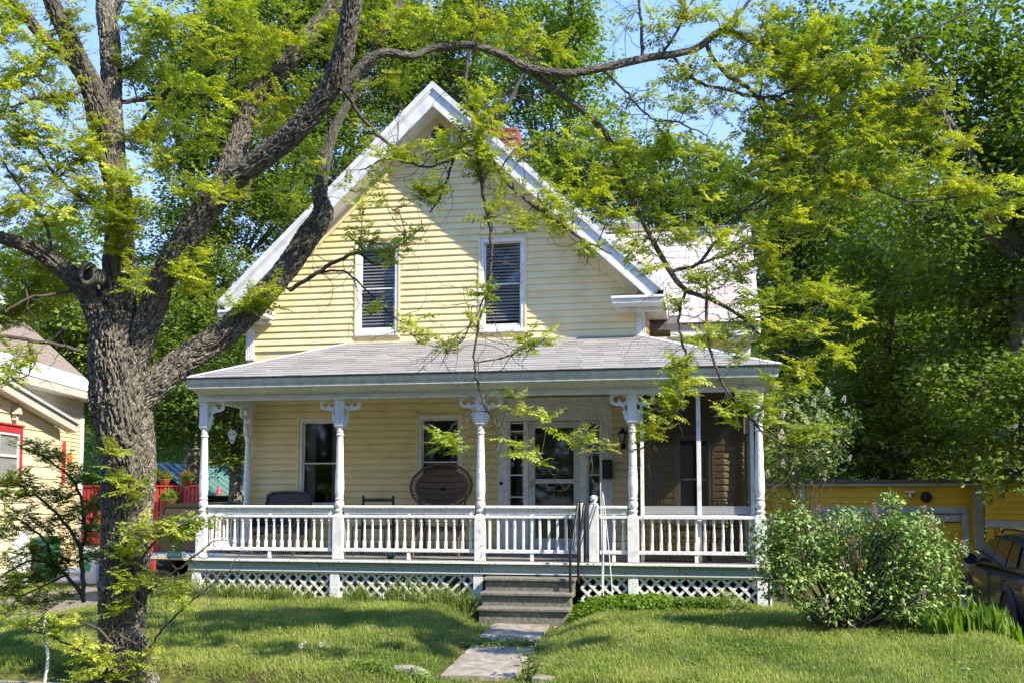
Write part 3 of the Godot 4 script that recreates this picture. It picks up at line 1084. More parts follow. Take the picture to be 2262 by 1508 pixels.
func shingle_mesh(w: float, length: float, lift: float) -> ArrayMesh:
	# lies along -z and rises in its own axes with the roof; its lower edge stands proud
	var key := "%.3f_%.3f_%.4f" % [w, length, snappedf(lift, 0.001)]
	if shingle_cache.has(key):
		return shingle_cache[key]
	var b := MB.new()
	var t := 0.004 + snappedf(lift, 0.001)
	var h := w / 2
	b.quad(Vector3(-h, t, 0), Vector3(h, t, 0), Vector3(h, 0.003, -length), Vector3(-h, 0.003, -length))
	b.quad(Vector3(-h, -0.004, 0), Vector3(h, -0.004, 0), Vector3(h, t, 0), Vector3(-h, t, 0))
	b.quad(Vector3(h, -0.004, 0), Vector3(h, -0.004, -length), Vector3(h, 0.003, -length), Vector3(h, t, 0))
	b.quad(Vector3(-h, -0.004, -length), Vector3(-h, -0.004, 0), Vector3(-h, t, 0), Vector3(-h, 0.003, -length))
	shingle_cache[key] = b.mesh()
	return shingle_cache[key]


# ---------------------------------------------------------------- the porch

const PZ := 1.65         # the line of the posts
const FLOOR := 1.075
const BEAM := 3.455
const POSTS := [-7.345, -5.172, -3.03, -0.84, 0.895]
var baluster_mesh: ArrayMesh
var bracket_mesh: ArrayMesh


func v2(list: Array) -> Array:
	var out := []
	for i in range(0, list.size(), 2):
		out.append(Vector2(list[i], list[i + 1]))
	return out


func turned_post() -> ArrayMesh:
	var b := MB.new()
	b.box(Vector3(-0.078, 0, -0.078), Vector3(0.078, 0.62, 0.078), 0.006)
	# chamfered shoulder of the square block
	var rr := []
	for q in [[0.078, 0.62], [0.050, 0.665]]:
		var ring := PackedVector3Array()
		for s in [[-1, 1], [1, 1], [1, -1], [-1, -1]]:
			ring.append(Vector3(s[0] * q[0], q[1], s[1] * q[0]))
		rr.append(ring)
	for j in 4:
		b.quad(rr[0][j], rr[0][(j + 1) % 4], rr[1][(j + 1) % 4], rr[1][j])
	b.lathe(v2([0.050, 0.655, 0.052, 0.69, 0.064, 0.70, 0.067, 0.712, 0.064, 0.724, 0.048, 0.732, 0.045, 0.742, 0.056, 0.755, 0.067, 0.785, 0.069, 0.81, 0.062, 0.845, 0.050, 0.865, 0.050, 0.865, 0.062, 0.872, 0.066, 0.885, 0.062, 0.898, 0.054, 0.905, 0.058, 0.92, 0.066, 0.98, 0.068, 1.05, 0.066, 1.15, 0.062, 1.225, 0.062, 1.225, 0.066, 1.23, 0.066, 1.242, 0.060, 1.246, 0.060, 1.252, 0.065, 1.256, 0.065, 1.268, 0.059, 1.272, 0.059, 1.280, 0.062, 1.286, 0.062, 1.296, 0.057, 1.30, 0.057, 1.45, 0.053, 1.62, 0.047, 1.78, 0.044, 1.815, 0.044, 1.815, 0.056, 1.822, 0.060, 1.836, 0.056, 1.85, 0.046, 1.856, 0.046, 1.866, 0.055, 1.874, 0.055, 1.886, 0.048, 1.895, 0.050, 1.93, 0.056, 1.95]), 20)
	rr = []
	for q in [[0.044, 1.925], [0.064, 1.965]]:
		var ring := PackedVector3Array()
		for s in [[-1, 1], [1, 1], [1, -1], [-1, -1]]:
			ring.append(Vector3(s[0] * q[0], q[1], s[1] * q[0]))
		rr.append(ring)
	for j in 4:
		b.quad(rr[0][j], rr[0][(j + 1) % 4], rr[1][(j + 1) % 4], rr[1][j])
	b.box(Vector3(-0.064, 1.965, -0.064), Vector3(0.064, BEAM - FLOOR, 0.064), 0.005)
	return b.mesh()


func turned_baluster(h: float) -> ArrayMesh:
	var b := MB.new()
	var k := h / 0.45
	b.box(Vector3(-0.021, 0, -0.021), Vector3(0.021, 0.115 * k, 0.021), 0.004)
	b.lathe(v2([0.024, 0.108 * k, 0.014, 0.122 * k, 0.014, 0.128 * k, 0.021, 0.134 * k, 0.021, 0.142 * k, 0.015, 0.148 * k, 0.019, 0.165 * k, 0.0215, 0.20 * k, 0.019, 0.27 * k, 0.014, 0.335 * k, 0.012, 0.352 * k, 0.018, 0.358 * k, 0.018, 0.368 * k, 0.012, 0.373 * k, 0.013, 0.384 * k, 0.022, 0.396 * k]), 10)
	b.box(Vector3(-0.0195, 0.39 * k, -0.0195), Vector3(0.0195, h, 0.0195), 0.004)
	return b.mesh()


func bracket_field(p: Vector2) -> float:
	# p.x runs out from the post, p.y down from the beam (negative); scroll-sawn outline with a trefoil cut out
	var x := p.x
	var y := -p.y
	if y < 0.0 or y > 0.46 or x < 0.0:
		return -0.01
	var t := y / 0.46
	# outer edge: round lobe under the beam, a notch, a bulge, then a foot that dies into the post
	var edge := 0.0
	if y < 0.022:
		edge = 0.265
	elif t < 0.40:
		edge = 0.118 + sqrt(maxf(0.0, 0.138 * 0.138 - pow(y - 0.085, 2.0)))
		if y > 0.15:
			edge = minf(edge, 0.235 - (y - 0.15) * 2.4)
	elif t < 0.60:
		edge = 0.068 + 0.014 * cos((t - 0.40) / 0.20 * TAU)
	else:
		edge = 0.064 * (1.0 - pow((t - 0.60) / 0.40, 1.3)) + 0.006
	var f := minf(edge - x, minf(y, 0.46 - y))
	# trefoil: two round lobes and one above them
	f = minf(f, Vector2(x - 0.072, y - 0.088).length() - 0.047)
	f = minf(f, Vector2(x - 0.166, y - 0.088).length() - 0.047)
	f = minf(f, Vector2(x - 0.119, y - 0.062).length() - 0.036)
	# slot beside the post
	f = minf(f, Vector2((x - 0.016) * 1.5, y - 0.205).length() - 0.046)
	# spur that rises between the lobes
	if y > 0.082 and y < 0.16:
		f = maxf(f, 0.004 + (y - 0.082) * 0.42 - absf(x - 0.119))
	return f


func hip(z: float) -> float:
	return 3.745 + (2.03 - z) * 0.388


func porch() -> void:
	baluster_mesh = turned_baluster(0.45)
	var bb := MB.new()
	bb.cutout(bracket_field, Vector2(-0.004, -0.47), Vector2(0.28, 0.008), 0.0075, -0.016, 0.016)
	bracket_mesh = bb.mesh()
	# ---- deck
	var deck := MB.new()
	deck.box(Vector3(-7.50, FLOOR - 0.04, 1.45), Vector3(1.06, FLOOR, 1.895), 0.008)
	deck.box(Vector3(-7.50, FLOOR - 0.042, 0.02), Vector3(1.06, FLOOR - 0.001, 1.45))
	deck.box(Vector3(-0.71, FLOOR - 0.043, -1.48), Vector3(1.06, FLOOR - 0.002, 0.02))
	part(deck.mesh(), "porch_floor", M.deck_grey, home)
	# drip edge of the deck, in worn white paint
	var nose := part(bx(Vector3(-7.51, FLOOR - 0.035, 1.896), Vector3(1.07, FLOOR - 0.002, 1.915), 0.005), "deck_nosing", M.white_worn, home)
	# skirt boards
	for s in [[-7.47, -5.4], [-5.398, -3.9], [-3.898, -3.0], [-2.998, -1.55], [-1.548, -0.2], [-0.198, 1.03]]:
		part(bx(Vector3(s[0], 0.925, 1.80), Vector3(s[1] - 0.004, FLOOR - 0.046, 1.835), 0.004), "skirt_board", M.mint, home)
	for s in [[-7.47, 1.03]]:
		part(bx(Vector3(s[0], 0.895, 1.79), Vector3(s[1], 0.924, 1.85), 0.005), "skirt_ledge", M.white_worn, home)
	part(bx(Vector3(1.0, 0.9, -1.5), Vector3(1.03, FLOOR - 0.046, 1.795)), "skirt_board", M.mint, home)
	part(bx(Vector3(-7.47, 0.9, 0.02), Vector3(-7.44, FLOOR - 0.046, 1.795)), "skirt_board", M.mint, home)
	part(bx(Vector3(1.002, 0.15, -1.5), Vector3(1.026, 0.895, 1.745)), "side_skirt", M.white_worn, home)
	part(bx(Vector3(-7.466, 0.15, 0.02), Vector3(-7.442, 0.895, 1.745)), "side_skirt", M.white_worn, home)
	# piers and lattice below
	for x in POSTS:
		part(bx(Vector3(x - 0.07, 0.2, 1.75), Vector3(x + 0.07, 0.894, 1.83), 0.006), "pier", M.white_worn, home)
	var spans := [[POSTS[0] + 0.07, POSTS[1] - 0.07], [POSTS[1] + 0.07, POSTS[2] - 0.07], [-1.56, POSTS[3] - 0.07], [POSTS[3] + 0.07, POSTS[4] - 0.07]]
	var rl := RandomNumberGenerator.new()
	rl.seed = 5
	for s in spans:
		var y0 := 0.40
		var y1 := 0.885
		var frame := MB.new()
		frame.box(Vector3(s[0], y1 - 0.02, 1.785), Vector3(s[1], y1 + 0.01, 1.80), 0.003)
		frame.box(Vector3(s[0], y0 - 0.05, 1.785), Vector3(s[1], y0, 1.80), 0.003)
		var lat := part(frame.mesh(), "lattice", M.white_worn, home)
		for d in 2:
			var step_ := 0.16
			var hgt := y1 - y0
			var x: float = s[0] - hgt
			while x < s[1]:
				# a slat running at 45 degrees between the rails, cut where it meets the ends of the panel
				var xa := x
				var xb: float = x + hgt
				var ta := maxf(0.0, (s[0] - xa) / hgt)
				var tb := minf(1.0, (s[1] - xa) / hgt)
				x += step_ + rl.randf_range(-0.006, 0.006)
				if tb - ta < 0.1:
					continue
				if rl.randf() < 0.035:
					continue
				var pa := Vector2(lerpf(xa, xb, ta), lerpf(y0, y1, ta))
				var pb := Vector2(lerpf(xa, xb, tb), lerpf(y0, y1, tb))
				if d == 1:
					pa.y = y0 + y1 - pa.y
					pb.y = y0 + y1 - pb.y
				var dir := (pb - pa).normalized()
				var nr := Vector2(-dir.y, dir.x) * 0.0185
				var z := 1.776 if d == 0 else 1.784
				var sb := MB.new()
				sb.prism(PackedVector2Array([pa - nr, pb - nr, pb + nr, pa + nr]), z - 0.008, z)
				part(sb.mesh(), "lattice_slat", M.white_worn, lat)
	# ---- posts, beam, brackets
	var pm := turned_post()
	for i in 5:
		part(pm, "porch_post", M.white if i % 2 else M.white_worn, home, at(Vector3(POSTS[i], FLOOR, PZ)))
	part(pm, "porch_post", M.white_worn, home, at(Vector3(-7.345, FLOOR, 0.13)))
	part(pm, "porch_post", M.white_worn, home, at(Vector3(0.895, FLOOR, -1.38)))
	for i in 5:
		for sd in [-1.0, 1.0]:
			if (i == 0 and sd < 0) or (i == 4 and sd > 0):
				continue
			var bs := Basis(Vector3.UP, 0.0 if sd > 0 else PI)
			part(bracket_mesh, "bracket", M.white, home, Transform3D(bs, Vector3(POSTS[i] + sd * 0.062, BEAM, PZ)))
	for q in [[-7.345, PZ - 0.062, PI / 2], [-7.345, 0.13 + 0.062, -PI / 2], [0.895, PZ - 0.062, PI / 2]]:
		part(bracket_mesh, "bracket", M.white, home, Transform3D(Basis(Vector3.UP, q[2]), Vector3(q[0], BEAM, q[1])))
	var beam := MB.new()
	beam.box(Vector3(-7.42, BEAM, PZ - 0.08), Vector3(0.97, BEAM + 0.20, PZ + 0.08), 0.006)
	beam.box(Vector3(-7.43, BEAM + 0.001, 0.02), Vector3(-7.27, BEAM + 0.20, PZ - 0.081), 0.006)
	beam.box(Vector3(0.82, BEAM + 0.001, -1.48), Vector3(0.98, BEAM + 0.20, PZ - 0.081), 0.006)
	beam.box(Vector3(-7.43, BEAM - 0.018, PZ + 0.06), Vector3(0.98, BEAM + 0.012, PZ + 0.10), 0.006)
	part(beam.mesh(), "beam", M.white, home)
	part(bx(Vector3(-7.40, BEAM + 0.17, 0.02), Vector3(0.95, BEAM + 0.19, PZ)), "porch_ceiling", M.ceiling_paint, home)
	part(bx(Vector3(-0.71, BEAM + 0.168, -1.48), Vector3(0.95, BEAM + 0.188, 0.02)), "porch_ceiling", M.ceiling_paint, home)
	# ---- eave: crown moulding that leans out from beam to drip edge, mitred at the corners
	var prof := [[0.09, BEAM + 0.06], [0.105, BEAM + 0.085], [0.20, BEAM + 0.105], [0.24, BEAM + 0.13], [0.30, BEAM + 0.145], [0.335, BEAM + 0.155], [0.335, BEAM + 0.205], [0.345, BEAM + 0.205], [0.365, BEAM + 0.235], [0.375, BEAM + 0.285], [0.33, BEAM + 0.295], [0.05, BEAM + 0.30]]
	var ev := MB.new()
	for i in prof.size() - 1:
		var d0: float = prof[i][0]
		var d1: float = prof[i + 1][0]
		var y0: float = prof[i][1]
		var y1: float = prof[i + 1][1]
		var xl := -7.345
		var xr := 0.895
		# the ends project less than the front
		var l0 := d0 * 0.36
		var l1 := d1 * 0.36
		var r0 := d0 * 0.74
		var r1 := d1 * 0.74
		ev.quad(Vector3(xl - l0, y0, PZ + d0), Vector3(xr + r0, y0, PZ + d0), Vector3(xr + r1, y1, PZ + d1), Vector3(xl - l1, y1, PZ + d1))
		ev.quad(Vector3(xl - l0, y0, 0.01), Vector3(xl - l0, y0, PZ + d0), Vector3(xl - l1, y1, PZ + d1), Vector3(xl - l1, y1, 0.01))
		ev.quad(Vector3(xr + r0, y0, PZ + d0), Vector3(xr + r0, y0, -1.49), Vector3(xr + r1, y1, -1.49), Vector3(xr + r1, y1, PZ + d1))
	part(ev.mesh(), "eave", M.porch_paint, home)
	porch_roof()
	railings()
	steps()
	entrance()


func porch_roof() -> void:
	var zl := 2.04
	var xl := -7.49
	var xr := 1.185
	var y0 := 3.755
	var y1 := 4.535
	var run := zl
	var lrun := 1.86
	var k := (y1 - y0) / run
	var b := MB.new()
	# front slope and the two hipped ends; left end dies into the gable wall, right end runs back to the wing
	b.quad(Vector3(xl, y0, zl), Vector3(xr, y0, zl), Vector3(xr - run, y1, 0.0), Vector3(xl + lrun, y1, 0.0))
	b.tri(Vector3(xl, y0, 0.0), Vector3(xl, y0, zl), Vector3(xl + lrun, y1, 0.0))
	b.quad(Vector3(xr, y0, zl), Vector3(xr, y0, -1.49), Vector3(xr - run, y1, -1.49), Vector3(xr - run, y1, 0.0))
	# underside
	b.quad(Vector3(xl, y0 - 0.012, 0.0), Vector3(xr, y0 - 0.012, 0.0), Vector3(xr, y0 - 0.012, zl), Vector3(xl, y0 - 0.012, zl))
	b.quad(Vector3(xl, y0 - 0.012, zl), Vector3(xr, y0 - 0.012, zl), Vector3(xr, y0, zl), Vector3(xl, y0, zl))
	b.quad(Vector3(xl, y0 - 0.012, 0), Vector3(xl, y0 - 0.012, zl), Vector3(xl, y0, zl), Vector3(xl, y0, 0))
	b.quad(Vector3(xr, y0 - 0.012, zl), Vector3(xr, y0 - 0.012, -1.49), Vector3(xr, y0, -1.49), Vector3(xr, y0, zl))
	var slab := part(b.mesh(), "porch_roof", M.roof_dark, home)
	var n := 16
	var sl := sqrt(1 + k * k)
	var rg := RandomNumberGenerator.new()
	rg.seed = 21
	var tilt := Basis(Vector3.RIGHT, atan(k))
	var rest := [MB.new(), MB.new(), MB.new(), MB.new(), MB.new()]
	var made := 0
	for c in n:
		var z0 := zl + 0.012 - c * run / n
		var yy := y0 + c * run / n * k
		var ins := c * run / n
		var la := xl + ins * lrun / run + 0.02
		var ra := xr - ins - 0.02
		var x := la - fmod(c * 0.1305 + 0.05 * (c % 3), 0.315) - rg.randf_range(0.0, 0.03)
		while x < ra:
			var wd := 0.315
			var a := maxf(x, la)
			var e := minf(x + wd - 0.007, ra)
			x += wd
			if e - a < 0.03:
				continue
			var lift := rg.randf_range(0.003, 0.009)
			var pick: int = [0, 0, 1, 1, 2, 3, 4, 1, 0, 2][rg.randi() % 10]
			var xf := Transform3D(tilt, Vector3((a + e) / 2, yy + 0.004, z0))
			if made < 200:
				part(shingle_mesh(snappedf(e - a, 0.002), run / n * sl * 1.1, lift), "shingle", M["shingle_%d" % pick], slab, xf)
			else:
				var m: MB = rest[pick]
				var h := (e - a) / 2
				var t := 0.004 + lift
				var ln := run / n * sl * 1.1
				m.quad(xf * Vector3(-h, t, 0), xf * Vector3(h, t, 0), xf * Vector3(h, 0.003, -ln), xf * Vector3(-h, 0.003, -ln))
				m.quad(xf * Vector3(-h, -0.004, 0), xf * Vector3(h, -0.004, 0), xf * Vector3(h, t, 0), xf * Vector3(-h, t, 0))
				m.quad(xf * Vector3(h, -0.004, 0), xf * Vector3(h, -0.004, -ln), xf * Vector3(h, 0.003, -ln), xf * Vector3(h, t, 0))
				m.quad(xf * Vector3(-h, -0.004, -ln), xf * Vector3(-h, -0.004, 0), xf * Vector3(-h, t, 0), xf * Vector3(-h, 0.003, -ln))
			made += 1
	for i in 5:
		var o := part(rest[i].mesh(), "shingles", M["shingle_%d" % i], slab)
		o.set_meta("kind", "stuff")
	# white metal over the hips and along the wall
	for h in [[Vector3(xl, y0, zl), Vector3(xl + lrun, y1, 0.0)], [Vector3(xr, y0, zl), Vector3(xr - run, y1, 0.0)]]:
		var d: Vector3 = h[1] - h[0]
		var f := d.normalized()
		var s := f.cross(Vector3.UP).normalized()
		var cap := MB.new()
		var u := s.cross(f).normalized()
		if u.y < 0:
			u = -u
		var a: Vector3 = h[0] - f * 0.01
		var e: Vector3 = h[1] + f * 0.02
		var w := 0.055
		var dn := 0.022
		for q in [[-w, 0.0], [0.0, w]]:
			var o0: Vector3 = s * q[0] + u * (0.028 - (dn if q[0] < 0 else 0.0))
			var o1: Vector3 = s * q[1] + u * (0.028 - (dn if q[1] > 0 else 0.0))
			var p0 := a + o0
			var p1 := a + o1
			var p2 := e + o1
			var p3 := e + o0
			var nn := (p2 - p0).cross(p3 - p1)
			if nn.y > 0:
				cap.quad(p0, p1, p2, p3)
			else:
				cap.quad(p3, p2, p1, p0)
		part(cap.mesh(), "hip_flashing", M.hip_metal, slab)
	part(bx(Vector3(xl + lrun, y1 - 0.012, 0.02), Vector3(xr - run, y1 + 0.02, 0.05), 0.004), "wall_flashing", M.siding_trim, slab)


func rail_panel(called: String, x0: float, x1: float, count: int, square: bool, z: float, two_rails: bool, low_top := 0.0) -> void:
	var b := MB.new()
	var top := 1.862
	if two_rails:
		b.box(Vector3(x0, top - 0.042, z - 0.055), Vector3(x1, top, z + 0.055), 0.008)
		b.box(Vector3(x0, top - 0.125, z - 0.02), Vector3(x1, top - 0.043, z + 0.015), 0.004)
		b.box(Vector3(x0, 1.68, z - 0.035), Vector3(x1, 1.722, z + 0.035), 0.006)
		for t in [0.02, 0.5, 0.97]:
			var xx: float = lerpf(x0, x1, t)
			b.box(Vector3(xx - 0.02, 1.723, z - 0.02), Vector3(xx + 0.02, top - 0.126, z + 0.02), 0.003)
	else:
		b.box(Vector3(x0, 1.675, z - 0.045), Vector3(x1, 1.722, z + 0.045), 0.008)
	b.box(Vector3(x0, 1.185, z - 0.035), Vector3(x1, 1.235, z + 0.035), 0.006)
	b.box(Vector3((x0 + x1) / 2 - 0.025, FLOOR, z - 0.025), Vector3((x0 + x1) / 2 + 0.025, 1.184, z + 0.025), 0.004)
	var r := part(b.mesh(), called, M.white_worn, home)
	var rg := RandomNumberGenerator.new()
	rg.seed = int(absf(x0) * 100)
	for i in count:
		var x: float = lerpf(x0, x1, (i + 0.5) / count) + rg.randf_range(-0.004, 0.004)
		if square:
			part(bx(Vector3(-0.017, 0, -0.017), Vector3(0.017, 0.445, 0.017), 0.003), "baluster", M.white_worn, r, Transform3D(Basis(Vector3.FORWARD, rg.randf_range(-0.015, 0.015)), Vector3(x, 1.235, z)))
		else:
			part(baluster_mesh, "baluster", M.white_worn if i % 3 == 0 else M.white, r, Transform3D(Basis(Vector3.UP, rg.randf_range(-0.1, 0.1)) * Basis(Vector3.FORWARD, rg.randf_range(-0.012, 0.012)), Vector3(x, 1.233, z)))


func railings() -> void:
	rail_panel("railing", POSTS[0] + 0.08, POSTS[1] - 0.08, 16, false, PZ, true)
	rail_panel("railing", POSTS[1] + 0.08, POSTS[2] - 0.08, 16, false, PZ, true)
	rail_panel("railing", POSTS[2] + 0.08, -1.60, 11, true, PZ + 0.03, true)
	rail_panel("railing", -1.31, POSTS[3] - 0.08, 3, false, PZ, true)
	rail_panel("railing", POSTS[3] + 0.08, POSTS[4] - 0.08, 13, false, PZ, false)
	# side railing on the left
	var b := MB.new()
	var x := -7.345
	b.box(Vector3(x - 0.05, 1.82, 0.22), Vector3(x + 0.05, 1.862, PZ - 0.08), 0.008)
	b.box(Vector3(x - 0.035, 1.68, 0.22), Vector3(x + 0.035, 1.722, PZ - 0.08), 0.006)
	b.box(Vector3(x - 0.035, 1.185, 0.22), Vector3(x + 0.035, 1.235, PZ - 0.08), 0.006)
	var r := part(b.mesh(), "railing", M.white_worn, home)
	for i in 10:
		part(baluster_mesh, "baluster", M.white, r, at(Vector3(x, 1.233, 0.32 + i * 0.128)))
	# newel with a ball on top, and the frame of the closed gate beside it
	var nw := MB.new()
	nw.box(Vector3(-0.065, 0, -0.065), Vector3(0.065, 0.80, 0.065), 0.006)
	nw.lathe(v2([0.05, 0.80, 0.062, 0.812, 0.05, 0.824, 0.026, 0.832, 0.030, 0.842, 0.048, 0.858, 0.054, 0.885, 0.048, 0.915, 0.028, 0.935, 0.0, 0.94]), 16)
	part(nw.mesh(), "newel_post", M.white, home, at(Vector3(-1.39, FLOOR, PZ + 0.03)))
	part(bx(Vector3(-1.598, FLOOR, PZ - 0.01), Vector3(-1.53, 1.90, PZ + 0.06), 0.005), "gate_post", M.white, home)
	# screen frame of the last bay
	var f := MB.new()
	var zs := PZ - 0.10
	for xx in [[-0.74, -0.69], [0.045, 0.105], [0.78, 0.83]]:
		f.box(Vector3(xx[0], FLOOR, zs - 0.025), Vector3(xx[1], BEAM, zs + 0.025), 0.004)
	f.box(Vector3(-0.69, 1.70, zs - 0.02), Vector3(0.045, 1.735, zs + 0.02), 0.004)
	f.box(Vector3(0.105, 1.70, zs - 0.02), Vector3(0.78, 1.735, zs + 0.02), 0.004)
	var sf := part(f.mesh(), "screen_frame", M.white, home)
	for xx in [[-0.69, 0.045], [0.105, 0.78]]:
		part(bx(Vector3(xx[0], FLOOR + 0.01, zs - 0.002), Vector3(xx[1], BEAM, zs - 0.001)), "insect_screen", M.screen_mesh, sf)
		part(bx(Vector3(xx[0], 1.745, zs + 0.004), Vector3(xx[1], 1.86, zs + 0.006)), "push_bar", M.screen_band, sf)
	# screens between this bay and the open porch, and on the right side
	part(bx(Vector3(-0.786, FLOOR + 0.01, 0.03), Vector3(-0.785, BEAM, PZ - 0.14)), "insect_screen", M.screen_mesh, sf)
	part(bx(Vector3(0.86, FLOOR + 0.01, -1.30), Vector3(0.861, BEAM, PZ - 0.14)), "insect_screen", M.screen_mesh, sf)
	part(bx(Vector3(0.84, 1.70, -1.30), Vector3(0.88, 1.735, PZ - 0.14), 0.004), "screen_frame", M.white, home)
	part(bx(Vector3(0.84, FLOOR, 0.06), Vector3(0.88, BEAM, 0.12), 0.004), "screen_frame", M.white, home)


func steps() -> void:
	var st := thing("front_steps", "weathered grey steps leading up to the porch", "steps", Vector3(-2.25, 0, 1.85))
	var rg := RandomNumberGenerator.new()
	rg.seed = 4
	var lev := [[0.875, 1.84, 2.14], [0.695, 2.10, 2.38], [0.515, 2.34, 2.62]]
	var i := 0
	for l in lev:
		var z0: float = l[1] - 1.85
		var z1: float = l[2] - 1.85
		var y: float = l[0]
		var hw := 0.645 - 0.01 * i
		# riser, then the tread with its nosing
		var r := MB.new()
		r.box(Vector3(-hw + 0.03, y - 0.26, z0 + 0.01), Vector3(hw - 0.03, y - 0.045, z1 - 0.04), 0.006)
		part(r.mesh(), "riser", M.step_wood, st)
		var t := MB.new()
		t.box(Vector3(-hw, y - 0.044, z0 - 0.02), Vector3(hw, y, z1 + 0.008), 0.009)
		part(t.mesh(), "tread", M.step_wood, st)
		i += 1
	part(bx(Vector3(-0.60, 0.18, 0.02), Vector3(0.60, 0.50, 0.735), 0.006), "base", M.step_wood, st)
	# two bent pipe handrails on the right
	var k := 0
	for q in [[-1.665, "front_rail"], [-1.575, "back_rail"]]:
		var hr := thing("handrail", ["dark pipe handrail beside the steps, nearer the middle of the steps", "dark pipe handrail beside the steps, nearer the newel post with the ball"][k], "handrail", Vector3(q[0], 0, 1.9))
		var pts := []
		var path := [Vector3(0, 0.62, 0.30), Vector3(0, 1.15, 0.30), Vector3(0, 1.26, 0.29), Vector3(0.02, 1.35, 0.25), Vector3(0.06, 1.75, 0.06), Vector3(0.075, 1.90, -0.02), Vector3(0.085, 1.925, -0.06), Vector3(0.085, 1.90, -0.09), Vector3(0.085, 1.50, -0.09), Vector3(0.085, 0.95, -0.09)]
		if k == 1:
			path = [Vector3(0.0, 0.80, 0.12), Vector3(0.0, 1.20, 0.12), Vector3(0.01, 1.34, 0.10), Vector3(0.05, 1.72, -0.02), Vector3(0.06, 1.86, -0.07), Vector3(0.065, 1.885, -0.10), Vector3(0.065, 1.86, -0.115), Vector3(0.065, 1.5, -0.115), Vector3(0.065, 1.08, -0.115)]
		var rad := []
		for p in path:
			rad.append(0.019)
		var m := MB.new()
		m.tube(path, rad, 10)
		part(m.mesh(), "pipe", M.black_metal, hr)
		if k == 0:
			var f := MB.new()
			f.lathe(v2([0.04, 0.60, 0.04, 0.612, 0.022, 0.62]), 12, at(Vector3(0, 0, 0.30)))
			part(f.mesh(), "flange", M.black_metal, hr)
		k += 1


